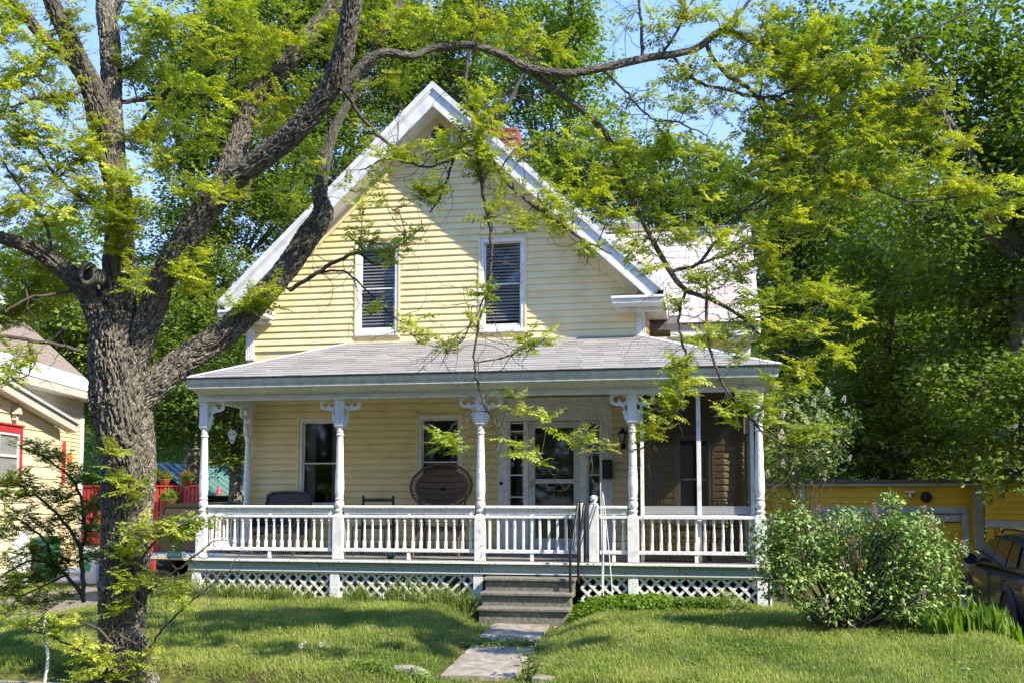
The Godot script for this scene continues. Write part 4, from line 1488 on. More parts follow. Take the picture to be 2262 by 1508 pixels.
func entrance() -> void:
	var e := MB.new()
	# casing: outer pilasters, mullions beside the door, frieze and cap
	e.box(Vector3(-3.10, FLOOR, -0.16), Vector3(-2.93, 3.20, 0.030), 0.005)
	e.box(Vector3(-2.655, FLOOR, -0.16), Vector3(-2.60, 3.20, 0.028), 0.004)
	e.box(Vector3(-1.765, FLOOR, -0.16), Vector3(-1.665, 3.20, 0.028), 0.004)
	e.box(Vector3(-1.43, FLOOR, -0.16), Vector3(-1.25, 3.20, 0.030), 0.005)
	e.box(Vector3(-3.10, 3.201, -0.16), Vector3(-1.25, 3.44, 0.026), 0.004)
	e.box(Vector3(-3.11, 3.441, -0.16), Vector3(-1.24, 3.50, 0.045), 0.006)
	e.box(Vector3(-3.13, 3.501, -0.16), Vector3(-1.22, 3.575, 0.075), 0.008)
	var en := part(e.mesh(), "door_surround", M.white, home)
	for s in [[-2.93, -2.655], [-1.665, -1.43]]:
		var b := MB.new()
		b.box(Vector3(s[0], FLOOR, -0.10), Vector3(s[1], 1.62, 0.005), 0.004)
		b.box(Vector3(s[0], 1.62, -0.10), Vector3(s[0] + 0.03, 3.20, 0.012), 0.003)
		b.box(Vector3(s[1] - 0.03, 1.62, -0.10), Vector3(s[1], 3.20, 0.012), 0.003)
		for y in [1.63, 1.985, 2.335, 2.685, 3.175]:
			b.box(Vector3(s[0] + 0.03, y - 0.011, -0.06), Vector3(s[1] - 0.03, y + 0.011, 0.0), 0.003)
		b.box(Vector3(s[0] + 0.03, 3.03, -0.061), Vector3(s[1] - 0.03, 3.052, 0.0), 0.003)
		var sl := part(b.mesh(), "sidelight", M.white, home)
		var ys := [1.64, 1.995, 2.345, 2.695, 3.05, 3.165]
		for i in 5:
			part(bx(Vector3(s[0] + 0.03, ys[i], -0.035), Vector3(s[1] - 0.03, ys[i + 1] - 0.018, -0.031)), "pane", M.glass, sl)
	# storm door
	var dr := MB.new()
	var x0 := -2.598
	var x1 := -1.767
	dr.box(Vector3(x0, FLOOR + 0.01, -0.05), Vector3(x0 + 0.105, 3.19, 0.018), 0.004)
	dr.box(Vector3(x1 - 0.105, FLOOR + 0.01, -0.05), Vector3(x1, 3.19, 0.018), 0.004)
	dr.box(Vector3(x0 + 0.105, 3.09, -0.05), Vector3(x1 - 0.105, 3.19, 0.017), 0.004)
	dr.box(Vector3(x0 + 0.105, 2.20, -0.05), Vector3(x1 - 0.105, 2.27, 0.017), 0.004)
	dr.box(Vector3(x0 + 0.105, FLOOR + 0.01, -0.05), Vector3(x1 - 0.105, 1.33, 0.017), 0.004)
	var door := part(dr.mesh(), "storm_door", M.steel_door, home)
	part(bx(Vector3(x0 + 0.10, 2.265, -0.022), Vector3(x1 - 0.10, 3.095, -0.018)), "pane", M.glass, door)
	part(bx(Vector3(x0 + 0.10, 1.325, -0.022), Vector3(x1 - 0.10, 2.205, -0.018)), "pane", M.glass, door)
	var hd := MB.new()
	hd.box(Vector3(x0 + 0.02, 2.13, 0.018), Vector3(x0 + 0.055, 2.25, 0.03), 0.003)
	hd.tube([Vector3(x0 + 0.04, 2.23, 0.03), Vector3(x0 + 0.04, 2.225, 0.06), Vector3(x0 + 0.04, 2.16, 0.065), Vector3(x0 + 0.04, 2.145, 0.03)], [0.007, 0.007, 0.007, 0.007], 6)
	part(hd.mesh(), "handle", M.nice_metal, door)
	# inner wooden door with a wreath-shaped panel, dimly seen through the glass
	var ind := part(bx(Vector3(x0 + 0.02, FLOOR + 0.01, -0.13), Vector3(x1 - 0.02, 3.18, -0.10), 0.004), "inner_door", M.dark_wood, home)
	var ring := MB.new()
	var pts := []
	var rad := []
	for i in 25:
		var a := TAU * i / 24
		pts.append(Vector3(-2.18 + 0.16 * cos(a), 1.92 + 0.18 * sin(a), -0.085))
		rad.append(0.022 + 0.008 * sin(i * 2.4))
	ring.tube(pts, rad, 7, false)
	part(ring.mesh(), "carved_ring", M.wicker_dark, ind)
	# house number, doorbell
	var tm := TextMesh.new()
	var sf := SystemFont.new()
	sf.font_names = PackedStringArray(["Droid Serif"])
	tm.font = sf
	tm.text = "95"
	tm.font_size = 32
	tm.pixel_size = 0.0042
	tm.depth = 0.012
	part(tm, "house_number", M.black_metal, home, at(Vector3(-2.24, 3.265, 0.036)))
	var bell := MB.new()
	bell.lathe(v2([0.030, 0.0, 0.028, 0.012, 0.018, 0.020, 0.0, 0.022]), 14, Transform3D(Basis(Vector3.RIGHT, PI / 2), Vector3(-3.045, 2.205, 0.031)))
	part(bell.mesh(), "doorbell", M.black_plastic, home)


# ---------------------------------------------------------------- things on the porch

func ring_tube(c: Vector3, rx: float, ry: float, r: float, basis := Basis.IDENTITY, sides := 8, n := 40) -> MB:
	var m := MB.new()
	var pts := []
	var rad := []
	for i in n + 1:
		var a := TAU * i / n
		pts.append(c + basis * Vector3(rx * cos(a), ry * sin(a), 0))
		rad.append(r)
	m.tube(pts, rad, sides, false)
	return m


func porch_things() -> void:
	# wicker armchair on the left
	var c := thing("wicker_armchair", "grey wicker armchair with a broad rounded back left on the porch", "chair", Vector3(-6.54, FLOOR, 0.62))
	var b := MB.new()
	b.cutout(func(p): return 0.06 - Vector2(maxf(absf(p.x) - 0.335, 0), maxf(absf(p.y - 0.72) - 0.20, 0)).length(), Vector2(-0.42, 0.42), Vector2(0.42, 1.02), 0.02, -0.025, 0.015)
	part(b.mesh(), "backrest", M.wicker_grey, c, Transform3D(Basis(Vector3.RIGHT, -0.12), Vector3(0, 0.0, -0.22)))
	var fr := MB.new()
	fr.tube([Vector3(-0.385, 0.40, -0.27), Vector3(-0.39, 0.75, -0.29), Vector3(-0.365, 0.90, -0.31), Vector3(-0.30, 0.975, -0.32), Vector3(0, 0.99, -0.325), Vector3(0.30, 0.975, -0.32), Vector3(0.365, 0.90, -0.31), Vector3(0.39, 0.75, -0.29), Vector3(0.385, 0.40, -0.27)], [0.022, 0.022, 0.022, 0.022, 0.022, 0.022, 0.022, 0.022, 0.022], 8)
	part(fr.mesh(), "back_frame", M.wicker_grey, c)
	part(bx(Vector3(-0.36, 0.34, -0.24), Vector3(0.36, 0.44, 0.32), 0.03), "seat", M.wicker_grey, c)
	for s in [-1.0, 1.0]:
		part(bx(Vector3(s * 0.37 - 0.045, 0.60, -0.28), Vector3(s * 0.37 + 0.045, 0.65, 0.34), 0.02), "armrest", M.wicker_grey, c)
		part(bx(Vector3(s * 0.37 - 0.02, 0.30, -0.22), Vector3(s * 0.37 + 0.02, 0.60, 0.30), 0.008), "side_panel", M.wicker_grey, c)
		for z in [-0.24, 0.30]:
			part(bx(Vector3(s * 0.35 - 0.025, 0, z - 0.025), Vector3(s * 0.35 + 0.025, 0.34, z + 0.025), 0.006), "leg", M.wicker_grey, c)
	# plain wooden chair with two posts above the rail
	c = thing("wooden_chair", "dark wooden ladder back chair whose two posts show above the railing", "chair", Vector3(-4.94, FLOOR, 0.72))
	for s in [-1.0, 1.0]:
		var p := MB.new()
		p.lathe(v2([0.018, 0.0, 0.022, 0.2, 0.024, 0.45, 0.022, 0.80, 0.024, 0.90, 0.016, 0.93, 0.0, 0.935]), 10, Transform3D(Basis(Vector3.FORWARD, -s * 0.02), Vector3(s * 0.265, 0, -0.2)))
		part(p.mesh(), "back_post", M.dark_wood, c)
		p = MB.new()
		p.lathe(v2([0.018, 0.0, 0.022, 0.2, 0.024, 0.44, 0.0, 0.45]), 10, at(Vector3(s * 0.26, 0, 0.22)))
		part(p.mesh(), "leg", M.dark_wood, c)
	for y in [0.62, 0.74, 0.86]:
		part(bx(Vector3(-0.25, y - 0.025, -0.21), Vector3(0.25, y + 0.025, -0.19), 0.008), "slat", M.dark_wood, c)
	part(bx(Vector3(-0.27, 0.42, -0.22), Vector3(0.27, 0.455, 0.24), 0.012), "seat", M.dark_wood, c)
	part(bx(Vector3(-0.25, 0.18, 0.21), Vector3(0.25, 0.21, 0.23), 0.005), "stretcher", M.dark_wood, c)
	# big round chair: a dished wicker bowl on a base
	c = thing("round_wicker_chair", "dark brown round wicker chair with an openwork rim in front of the window", "chair", Vector3(-3.88, FLOOR, 0.66))
	var tilt := Basis(Vector3.RIGHT, -0.35)
	var ctr := Vector3(0, 1.08, -0.02)
	var rx := 0.49
	var ry := 0.375
	part(ring_tube(ctr, rx, ry, 0.020, tilt).mesh(), "outer_hoop", M.wicker_dark, c)
	part(ring_tube(ctr + tilt * Vector3(0, 0, -0.03), rx - 0.085, ry - 0.085, 0.017, tilt).mesh(), "inner_hoop", M.wicker_dark, c)
	var web := MB.new()
	for i in 44:
		var a := TAU * i / 44
		for k in [-1, 1]:
			var a2: float = a + k * 0.07
			web.tube([ctr + tilt * Vector3(rx * cos(a), ry * sin(a), 0), ctr + tilt * Vector3((rx - 0.085) * cos(a2), (ry - 0.085) * sin(a2), -0.03)], [0.006, 0.006], 5, false)
	part(web.mesh(), "openwork_rim", M.wicker_dark, c)
	var bowl := MB.new()
	var rr := []
	for i in 7:
		var t := 1.0 - i / 6.0
		var ring := PackedVector3Array()
		for j in 32:
			var a := TAU * j / 32
			ring.append(ctr + tilt * Vector3((rx - 0.085) * t * cos(a), (ry - 0.085) * t * sin(a), -0.03 - 0.10 * (1 - t * t)))
		rr.append(ring)
	bowl.loft(rr, true)
	part(bowl.mesh(), "woven_back", M.wicker_dark, c)
	var ribs := MB.new()
	for y in [-0.20, -0.1, 0.0, 0.1, 0.2]:
		var half: float = (rx - 0.085) * sqrt(1.0 - pow(y / (ry - 0.085), 2.0))
		var pts := []
		var rad := []
		for i in 9:
			var x: float = lerpf(-half, half, i / 8.0)
			var t2: float = pow(x / (rx - 0.085), 2.0) + pow(y / (ry - 0.085), 2.0)
			pts.append(ctr + tilt * Vector3(x, y, -0.022 - 0.10 * (1 - t2)))
			rad.append(0.006)
		ribs.tube(pts, rad, 5, false)
	part(ribs.mesh(), "rib", M.wicker_grey, c)
	for s in [-1.0, 1.0]:
		var lg := MB.new()
		lg.tube([Vector3(s * 0.36, 0, 0.30), Vector3(s * 0.33, 0.42, 0.20), Vector3(s * 0.35, 0.80, 0.06)], [0.018, 0.018, 0.016], 8)
		part(lg.mesh(), "leg", M.wicker_dark, c)
		lg = MB.new()
		lg.tube([Vector3(s * 0.34, 0, -0.28), Vector3(s * 0.30, 0.40, -0.22), Vector3(s * 0.38, 0.95, -0.10)], [0.018, 0.018, 0.016], 8)
		part(lg.mesh(), "leg", M.wicker_dark, c)
	part(bx(Vector3(-0.36, 0.38, -0.26), Vector3(0.36, 0.45, 0.26), 0.03), "seat", M.wicker_dark, c)
	# wall lantern beside the door
	c = thing("wall_lantern", "black carriage lantern on the yellow wall right of the door", "lantern", Vector3(-1.085, 2.89, 0.02))
	var lb := MB.new()
	lb.lathe(v2([0.0, -0.15, 0.035, -0.145, 0.045, -0.10, 0.035, -0.06, 0.0, -0.055]), 10, Transform3D(Basis(Vector3.RIGHT, 0), Vector3(0, 0, 0.012)))
	lb.tube([Vector3(0, -0.10, 0.02), Vector3(0, -0.13, 0.08), Vector3(0, -0.09, 0.115), Vector3(0, -0.055, 0.11)], [0.009, 0.009, 0.009, 0.009], 7)
	part(lb.mesh(), "arm", M.black_metal, c)
	var cage := MB.new()
	cage.lathe(v2([0.0, -0.05, 0.036, -0.045, 0.04, -0.03, 0.04, -0.03]), 6, at(Vector3(0, 0, 0.11)))
	cage.lathe(v2([0.088, 0.082, 0.084, 0.094, 0.05, 0.125, 0.03, 0.14, 0.022, 0.155, 0.012, 0.165, 0.016, 0.176, 0.0, 0.19]), 6, at(Vector3(0, 0, 0.11)))
	for i in 6:
		var a := TAU * i / 6
		cage.tube([Vector3(0.038 * cos(a), -0.035, 0.11 - 0.038 * sin(a)), Vector3(0.072 * cos(a), 0.088, 0.11 - 0.072 * sin(a))], [0.005, 0.005], 5)
	part(cage.mesh(), "cage", M.black_metal, c)
	var gl := MB.new()
	gl.lathe(v2([0.034, -0.034, 0.066, 0.084]), 6, at(Vector3(0, 0, 0.11)))
	part(gl.mesh(), "lamp_glass", M.lamp_glass, c)
	# letterbox
	c = thing("mailbox", "small black mailbox on the white trim right of the door", "mailbox", Vector3(-1.337, 2.27, 0.031))
	part(bx(Vector3(-0.075, 0, 0), Vector3(0.075, 0.27, 0.09), 0.01), "box", M.black_plastic, c)
	part(bx(Vector3(-0.08, 0.271, 0), Vector3(0.08, 0.30, 0.10), 0.008), "lid", M.black_plastic, c)
	# hanging skull with curled horns
	c = thing("hanging_ornament", "white animal skull ornament with dark horns hanging in the left end of the porch", "ornament", Vector3(-7.26, 3.0, 0.9))
	var sk := MB.new()
	sk.cutout(skull_field, Vector2(-0.09, -0.17), Vector2(0.09, 0.06), 0.008, -0.02, 0.02)
	part(sk.mesh(), "skull", M.bone, c)
	for s in [-1.0, 1.0]:
		var hn := MB.new()
		hn.tube([Vector3(s * 0.03, 0.03, 0), Vector3(s * 0.09, 0.06, 0.01), Vector3(s * 0.115, 0.11, 0.02), Vector3(s * 0.08, 0.155, 0.01), Vector3(s * 0.02, 0.165, 0.0)], [0.016, 0.014, 0.011, 0.008, 0.003], 7)
		part(hn.mesh(), "horn", M.wicker_grey, c)
	var cord := MB.new()
	cord.tube([Vector3(0, 0.03, 0), Vector3(0, 0.46, 0)], [0.002, 0.002], 5)
	part(cord.mesh(), "cord", M.black_plastic, c)
	# dark green glass float under the rail
	c = thing("glass_pot", "small dark green glass pot on the porch floor under the second railing", "pot", Vector3(-4.42, FLOOR, 1.50))
	var pt := MB.new()
	pt.lathe(v2([0.0, 0.0, 0.04, 0.002, 0.062, 0.03, 0.068, 0.07, 0.055, 0.105, 0.04, 0.115, 0.044, 0.125, 0.036, 0.125]), 16)
	part(pt.mesh(), "body", M.green_glass, c)
	pt = MB.new()
	pt.lathe(v2([0.036, 0.12, 0.042, 0.126, 0.046, 0.13, 0.04, 0.134]), 16)
	part(pt.mesh(), "rim", M.green_glass, c)
	# thin white stakes leaning at the newel
	var st := [[Vector3(-1.235, 0.70, 2.16), Vector3(-1.285, 2.19, 1.79)], [Vector3(-1.215, 0.66, 2.22), Vector3(-1.255, 2.06, 1.79)], [Vector3(-1.09, 0.66, 2.22), Vector3(-1.245, 2.02, 1.785)]]
	var lab := ["thin white stake leaning on the ball topped newel, the tallest of three", "thin white stake leaning on the ball topped newel, the middle of three", "thin white stake leaning on the ball topped newel, the rightmost of three"]
	for i in 3:
		var sb := MB.new()
		sb.tube([st[i][0], st[i][0].lerp(st[i][1], 0.5) + Vector3(0.006, 0, 0), st[i][1]], [0.008, 0.007, 0.006], 6)
		var o := part(sb.mesh(), numbered("stake"), M.stake, self)
		tag(o, lab[i], "stake", "white stakes by the steps")
	# long frame with a round eye at its top, leaning inside the screen
	c = thing("leaning_frame", "pale narrow frame with a round hole in its top leaning behind the porch screen", "frame", Vector3(-0.50, FLOOR, 1.10))
	var tl := Transform3D(Basis(Vector3.FORWARD, -0.10) * Basis(Vector3.RIGHT, -0.06), Vector3(0.06, 0, 0))
	var lf := MB.new()
	lf.cutout(func(p): return minf(0.105 - Vector2(p.x, maxf(p.y - 1.34, 0.0)).length() if p.y > 1.0 else -1.0, minf(Vector2(p.x, p.y - 1.34).length() - 0.058, maxf(absf(p.x) - 0.035 if p.y < 1.2 else 1.0, -1.0))), Vector2(-0.13, 0.98), Vector2(0.13, 1.47), 0.012, -0.012, 0.012)
	part(lf.mesh(), "head", M.cream_trim, c, tl)
	for s in [-1.0, 1.0]:
		for q in [0.095, 0.045]:
			var rl := MB.new()
			rl.tube([Vector3(s * q, 0.0, 0), Vector3(s * q, 1.1, 0)], [0.009, 0.009], 6)
			part(rl.mesh(), "rail", M.nice_metal, c, tl)
	for y in [0.3, 0.65, 0.98]:
		part(bx(Vector3(-0.10, y, -0.008), Vector3(0.10, y + 0.03, 0.008), 0.003), "crossbar", M.cream_trim, c, tl)
	# wire chair deep in the screened bay
	c = thing("wire_chair", "thin black wire chair inside the screened bay", "chair", Vector3(0.42, FLOOR, 0.1))
	var wc := MB.new()
	wc.tube([Vector3(-0.2, 0.42, -0.2), Vector3(-0.2, 0.80, -0.22), Vector3(-0.16, 0.85, -0.22), Vector3(0.16, 0.85, -0.22), Vector3(0.2, 0.80, -0.22), Vector3(0.2, 0.42, -0.2)], [0.009, 0.009, 0.009, 0.009, 0.009, 0.009], 6)
	for i in 5:
		var x := -0.12 + i * 0.06
		wc.tube([Vector3(x, 0.42, -0.2), Vector3(x, 0.84, -0.22)], [0.005, 0.005], 5)
	part(wc.mesh(), "backrest", M.black_metal, c)
	var ws := MB.new()
	ws.lathe(v2([0.0, 0.42, 0.2, 0.42, 0.21, 0.43, 0.2, 0.44, 0.0, 0.44]), 18)
	part(ws.mesh(), "seat", M.black_metal, c)
	for s in [[-1, -1], [1, -1], [-1, 1], [1, 1]]:
		var lg := MB.new()
		lg.tube([Vector3(s[0] * 0.2, 0, s[1] * 0.2), Vector3(s[0] * 0.15, 0.43, s[1] * 0.15)], [0.008, 0.008], 6)
		part(lg.mesh(), "leg", M.black_metal, c)


func skull_field(p: Vector2) -> float:
	var w := 0.06 * clampf((p.y + 0.165) / 0.15, 0.0, 1.0) + 0.012
	if p.y > 0.0:
		w = 0.072 - p.y * 0.5
	var f := minf(w - absf(p.x), minf(p.y + 0.165, 0.05 - p.y))
	f = minf(f, Vector2(absf(p.x) - 0.032, p.y + 0.01).length() - 0.016)
	return minf(f, Vector2(absf(p.x) - 0.008, (p.y + 0.11) * 0.5).length() - 0.008)


# ---------------------------------------------------------------- neighbouring buildings

func lap_board(z0: float, z1: float, y0: float, y1: float, y1b: float) -> ArrayMesh:
	# board on a wall facing +x: the far end z0 tops out at y1, the near end z1 at y1b
	var b := MB.new()
	b.quad(Vector3(0.022, y0, z1), Vector3(0.022, y0, z0), Vector3(0.006, y1, z0), Vector3(0.006, y1b, z1))
	b.quad(Vector3(0.0, y0, z1), Vector3(0.0, y0, z0), Vector3(0.022, y0, z0), Vector3(0.022, y0, z1))
	b.quad(Vector3(0.022, y0, z0), Vector3(0.0, y0, z0), Vector3(0.0, y1, z0), Vector3(0.006, y1, z0))
	return b.mesh()


func neighbours() -> void:
	var nb := thing("neighbour_house", "cream clapboard house with red window frames at the left edge", "house", Vector3(-13.79, 0, -4.086), deg_to_rad(13.2))
	# low front range with wide boards
	var rake := func(z): return 3.44 + (z + 0.2) * 0.158
	var b := MB.new()
	b.prism(PackedVector2Array([Vector2(-0.0, 0.1), Vector2(8.0, 0.1), Vector2(8.0, rake.call(8.0)), Vector2(0.0, rake.call(0.0))]), 0.0, 5.0, ZY)
	var wa := part(b.mesh(), "wall", M.cream_board, nb)
	var y := 0.62
	while y < 4.6:
		var z0 := 0.0
		if y + 0.25 > rake.call(0.0):
			z0 = maxf(0.0, (y + 0.25 - 3.44) / 0.158 - 0.2)
		if z0 < 5.0:
			if y + 0.25 > 2.22 and y < 3.42:
				part(lap_board(z0, 1.93, y, y + 0.25, y + 0.25), "clapboard", M.cream_board, wa)
				part(lap_board(3.12, 5.0, y, y + 0.25, y + 0.25), "clapboard", M.cream_board, wa)
			else:
				part(lap_board(z0, 5.0, y, y + 0.25, y + 0.25), "clapboard", M.cream_board, wa)
		y += 0.25
	part(bx(Vector3(-4.9, 0.1, 0.01), Vector3(0.05, 0.61, 5.0)), "foundation", M.cream_trim, nb)
	# its sloping eave board and roof
	var rk := MB.new()
	rk.prism(PackedVector2Array([Vector2(-0.32, 3.42), Vector2(8.0, rake.call(8.0) - 0.02), Vector2(8.0, rake.call(8.0) + 0.15), Vector2(-0.32, 3.59)]), -0.26, -0.03, ZY)
	var rkp := part(rk.mesh(), "rake_board", M.cream_trim, nb)
	rk = MB.new()
	rk.prism(PackedVector2Array([Vector2(-0.36, 3.592), Vector2(8.0, rake.call(8.0) + 0.152), Vector2(8.0, rake.call(8.0) + 0.21), Vector2(-0.36, 3.65)]), -0.31, 5.0, ZY)
	part(rk.mesh(), "roof", M.roof_metal, nb)
	# main block behind
	b = MB.new()
	b.box(Vector3(-5.0, 0.1, -2.0), Vector3(-0.3, 4.30, 8.0))
	b.prism(PackedVector2Array([Vector2(-5.0, 4.30), Vector2(-0.3, 4.30), Vector2(-2.65, 6.6)]), -2.0, -1.9)
	var wb := part(b.mesh(), "wall", M.cream_narrow, nb)
	y = 0.9
	while y < 4.1:
		part(lap_board(-2.0, 0.0, y, y + 0.095, y + 0.095), "clapboard", M.cream_narrow, wb, at(Vector3(-0.299, 0, 0)))
		y += 0.095
	part(bx(Vector3(-0.30, 3.95, -2.05), Vector3(-0.265, 4.28, 3.0), 0.005), "frieze_board", M.cream_trim, nb)
	part(bx(Vector3(-0.32, 0.9, -2.12), Vector3(-0.262, 3.96, -1.93), 0.005), "corner_board", M.white, nb)
	part(bx(Vector3(-0.27, 2.30, -0.97), Vector3(-0.235, 3.27, -0.86), 0.005), "door_trim", M.red_paint, nb)
	# eave with gutter, metal drip band, then shingles
	part(bx(Vector3(-0.3, 4.28, -2.45), Vector3(0.06, 4.33, 8.0)), "soffit", M.cream_trim, nb)
	part(bx(Vector3(0.055, 4.27, -2.47), Vector3(0.09, 4.44, 8.0), 0.006), "gutter", M.cream_trim, nb)
	var sl := 0.90
	b = MB.new()
	b.quad(Vector3(0.10, 4.45, 8.0), Vector3(0.10, 4.45, -2.5), Vector3(-0.45, 4.45 + 0.55 * sl, -2.5), Vector3(-0.45, 4.45 + 0.55 * sl, 8.0))
	b.quad(Vector3(0.10, 4.40, -2.5), Vector3(-0.45, 4.40 + 0.55 * sl, -2.5), Vector3(-0.45, 4.45 + 0.55 * sl, -2.5), Vector3(0.10, 4.45, -2.5))
	part(b.mesh(), "drip_band", M.roof_metal, nb)
	b = MB.new()
	var n := 13
	for i in n:
		var xa := -0.43 - i * 0.165
		var ya := 4.45 + 0.53 * sl + i * 0.165 * sl
		b.quad(Vector3(xa, ya + 0.012, 8.0), Vector3(xa, ya + 0.012, -2.5), Vector3(xa - 0.18, ya + 0.18 * sl + 0.002, -2.5), Vector3(xa - 0.18, ya + 0.18 * sl + 0.002, 8.0))
		b.quad(Vector3(xa, ya - 0.01, 8.0), Vector3(xa, ya - 0.01, -2.5), Vector3(xa, ya + 0.012, -2.5), Vector3(xa, ya + 0.012, 8.0))
	b.quad(Vector3(-2.6, 6.9, 8.0), Vector3(-2.6, 6.9, -2.5), Vector3(-5.4, 4.4, -2.5), Vector3(-5.4, 4.4, 8.0))
	part(b.mesh(), "roof", M.tan_shingle, nb)
	# taller gable at the far left
	b = MB.new()
	b.box(Vector3(-6.6, 5.4, -1.9), Vector3(-2.25, 6.25, 2.4))
	b.prism(PackedVector2Array([Vector2(-6.6, 6.25), Vector2(-2.25, 6.25), Vector2(-4.4, 8.6)]), -1.9, 2.4)
	var tw := part(b.mesh(), "wall", M.cream_narrow, nb)
	b = MB.new()
	b.prism(PackedVector2Array([Vector2(-1.75, 6.25), Vector2(-4.4, 9.15), Vector2(-4.4, 8.75), Vector2(-1.95, 6.05)]), -2.0, 2.7)
	part(b.mesh(), "rake_board", M.white, nb)
	part(bx(Vector3(-2.6, 6.02, 1.9), Vector3(-1.83, 6.2, 2.72), 0.01), "cornice_return", M.white, nb)
	# window with red casing and lace
	b = MB.new()
	var wz0 := 1.95
	var wz1 := 3.10
	b.box(Vector3(0.0, 2.28, wz0), Vector3(0.05, 3.38, wz0 + 0.12), 0.005)
	b.box(Vector3(0.0, 2.28, wz1 - 0.12), Vector3(0.05, 3.38, wz1), 0.005)
	b.box(Vector3(0.0, 3.24, wz0 + 0.12), Vector3(0.049, 3.38, wz1 - 0.12), 0.005)
	b.box(Vector3(0.0, 2.26, wz0 - 0.03), Vector3(0.08, 2.33, wz1 + 0.03), 0.005)
	b.box(Vector3(0.0, 3.381, wz0 - 0.03), Vector3(0.075, 3.42, wz1 + 0.03), 0.005)
	var wn := part(b.mesh(), "window", M.red_paint, nb)
	b = MB.new()
	for z in [wz0 + 0.12, wz1 - 0.18]:
		b.box(Vector3(0.005, 2.33, z), Vector3(0.04, 3.24, z + 0.06), 0.004)
	for yy in [2.33, 2.76, 3.19]:
		b.box(Vector3(0.005, yy, wz0 + 0.18), Vector3(0.039, yy + 0.05, wz1 - 0.18), 0.004)
	part(b.mesh(), "sash", M.white, wn)
	part(bx(Vector3(0.024, 2.38, wz0 + 0.18), Vector3(0.027, 3.20, wz1 - 0.18)), "pane", M.glass, wn)
	part(bx(Vector3(0.006, 2.37, wz0 + 0.17), Vector3(0.010, 3.20, wz1 - 0.17)), "lace_curtain", M.lace, wn)
	# outside lamp, sun ornament
	b = MB.new()
	b.box(Vector3(0.02, 3.50, 2.33), Vector3(0.11, 3.62, 2.41), 0.005)
	b.prism(PackedVector2Array([Vector2(2.27, 3.62), Vector2(2.47, 3.62), Vector2(2.42, 3.74), Vector2(2.34, 3.76)]), -0.16, -0.02, ZY)
	var od := thing("downlight", "small cream lamp above the red framed window of the neighbouring house", "lamp", Vector3(-13.79, 0, -4.086), deg_to_rad(13.2))
	part(b.mesh(), "housing", M.cream_trim, od)
	b = MB.new()
	b.lathe(v2([0.11, 0.0, 0.11, 0.012, 0.07, 0.03, 0.0, 0.035]), 18, Transform3D(Basis(Vector3.FORWARD, PI / 2), Vector3.ZERO))
	for i in 12:
		var a := TAU * i / 12
		b.tube([Vector3(0.01, 0.10 * cos(a), 0.10 * sin(a)), Vector3(0.01, 0.145 * cos(a), 0.145 * sin(a))], [0.016, 0.003], 5)
	var lo := Vector3(-0.26, 2.88, -1.29)
	var th := deg_to_rad(13.2)
	var so := part(b.mesh(), "sun_plaque", M.orange_paint, self, Transform3D(Basis(Vector3.UP, th), Vector3(-13.79, 0, -4.086) + Basis(Vector3.UP, th) * lo))
	tag(so, "orange sun face plaque on the cream house wall", "plaque")
	red_deck()
	# bins and sacks against the wall
	bin_and_bags()
	green_shed()
	garage()


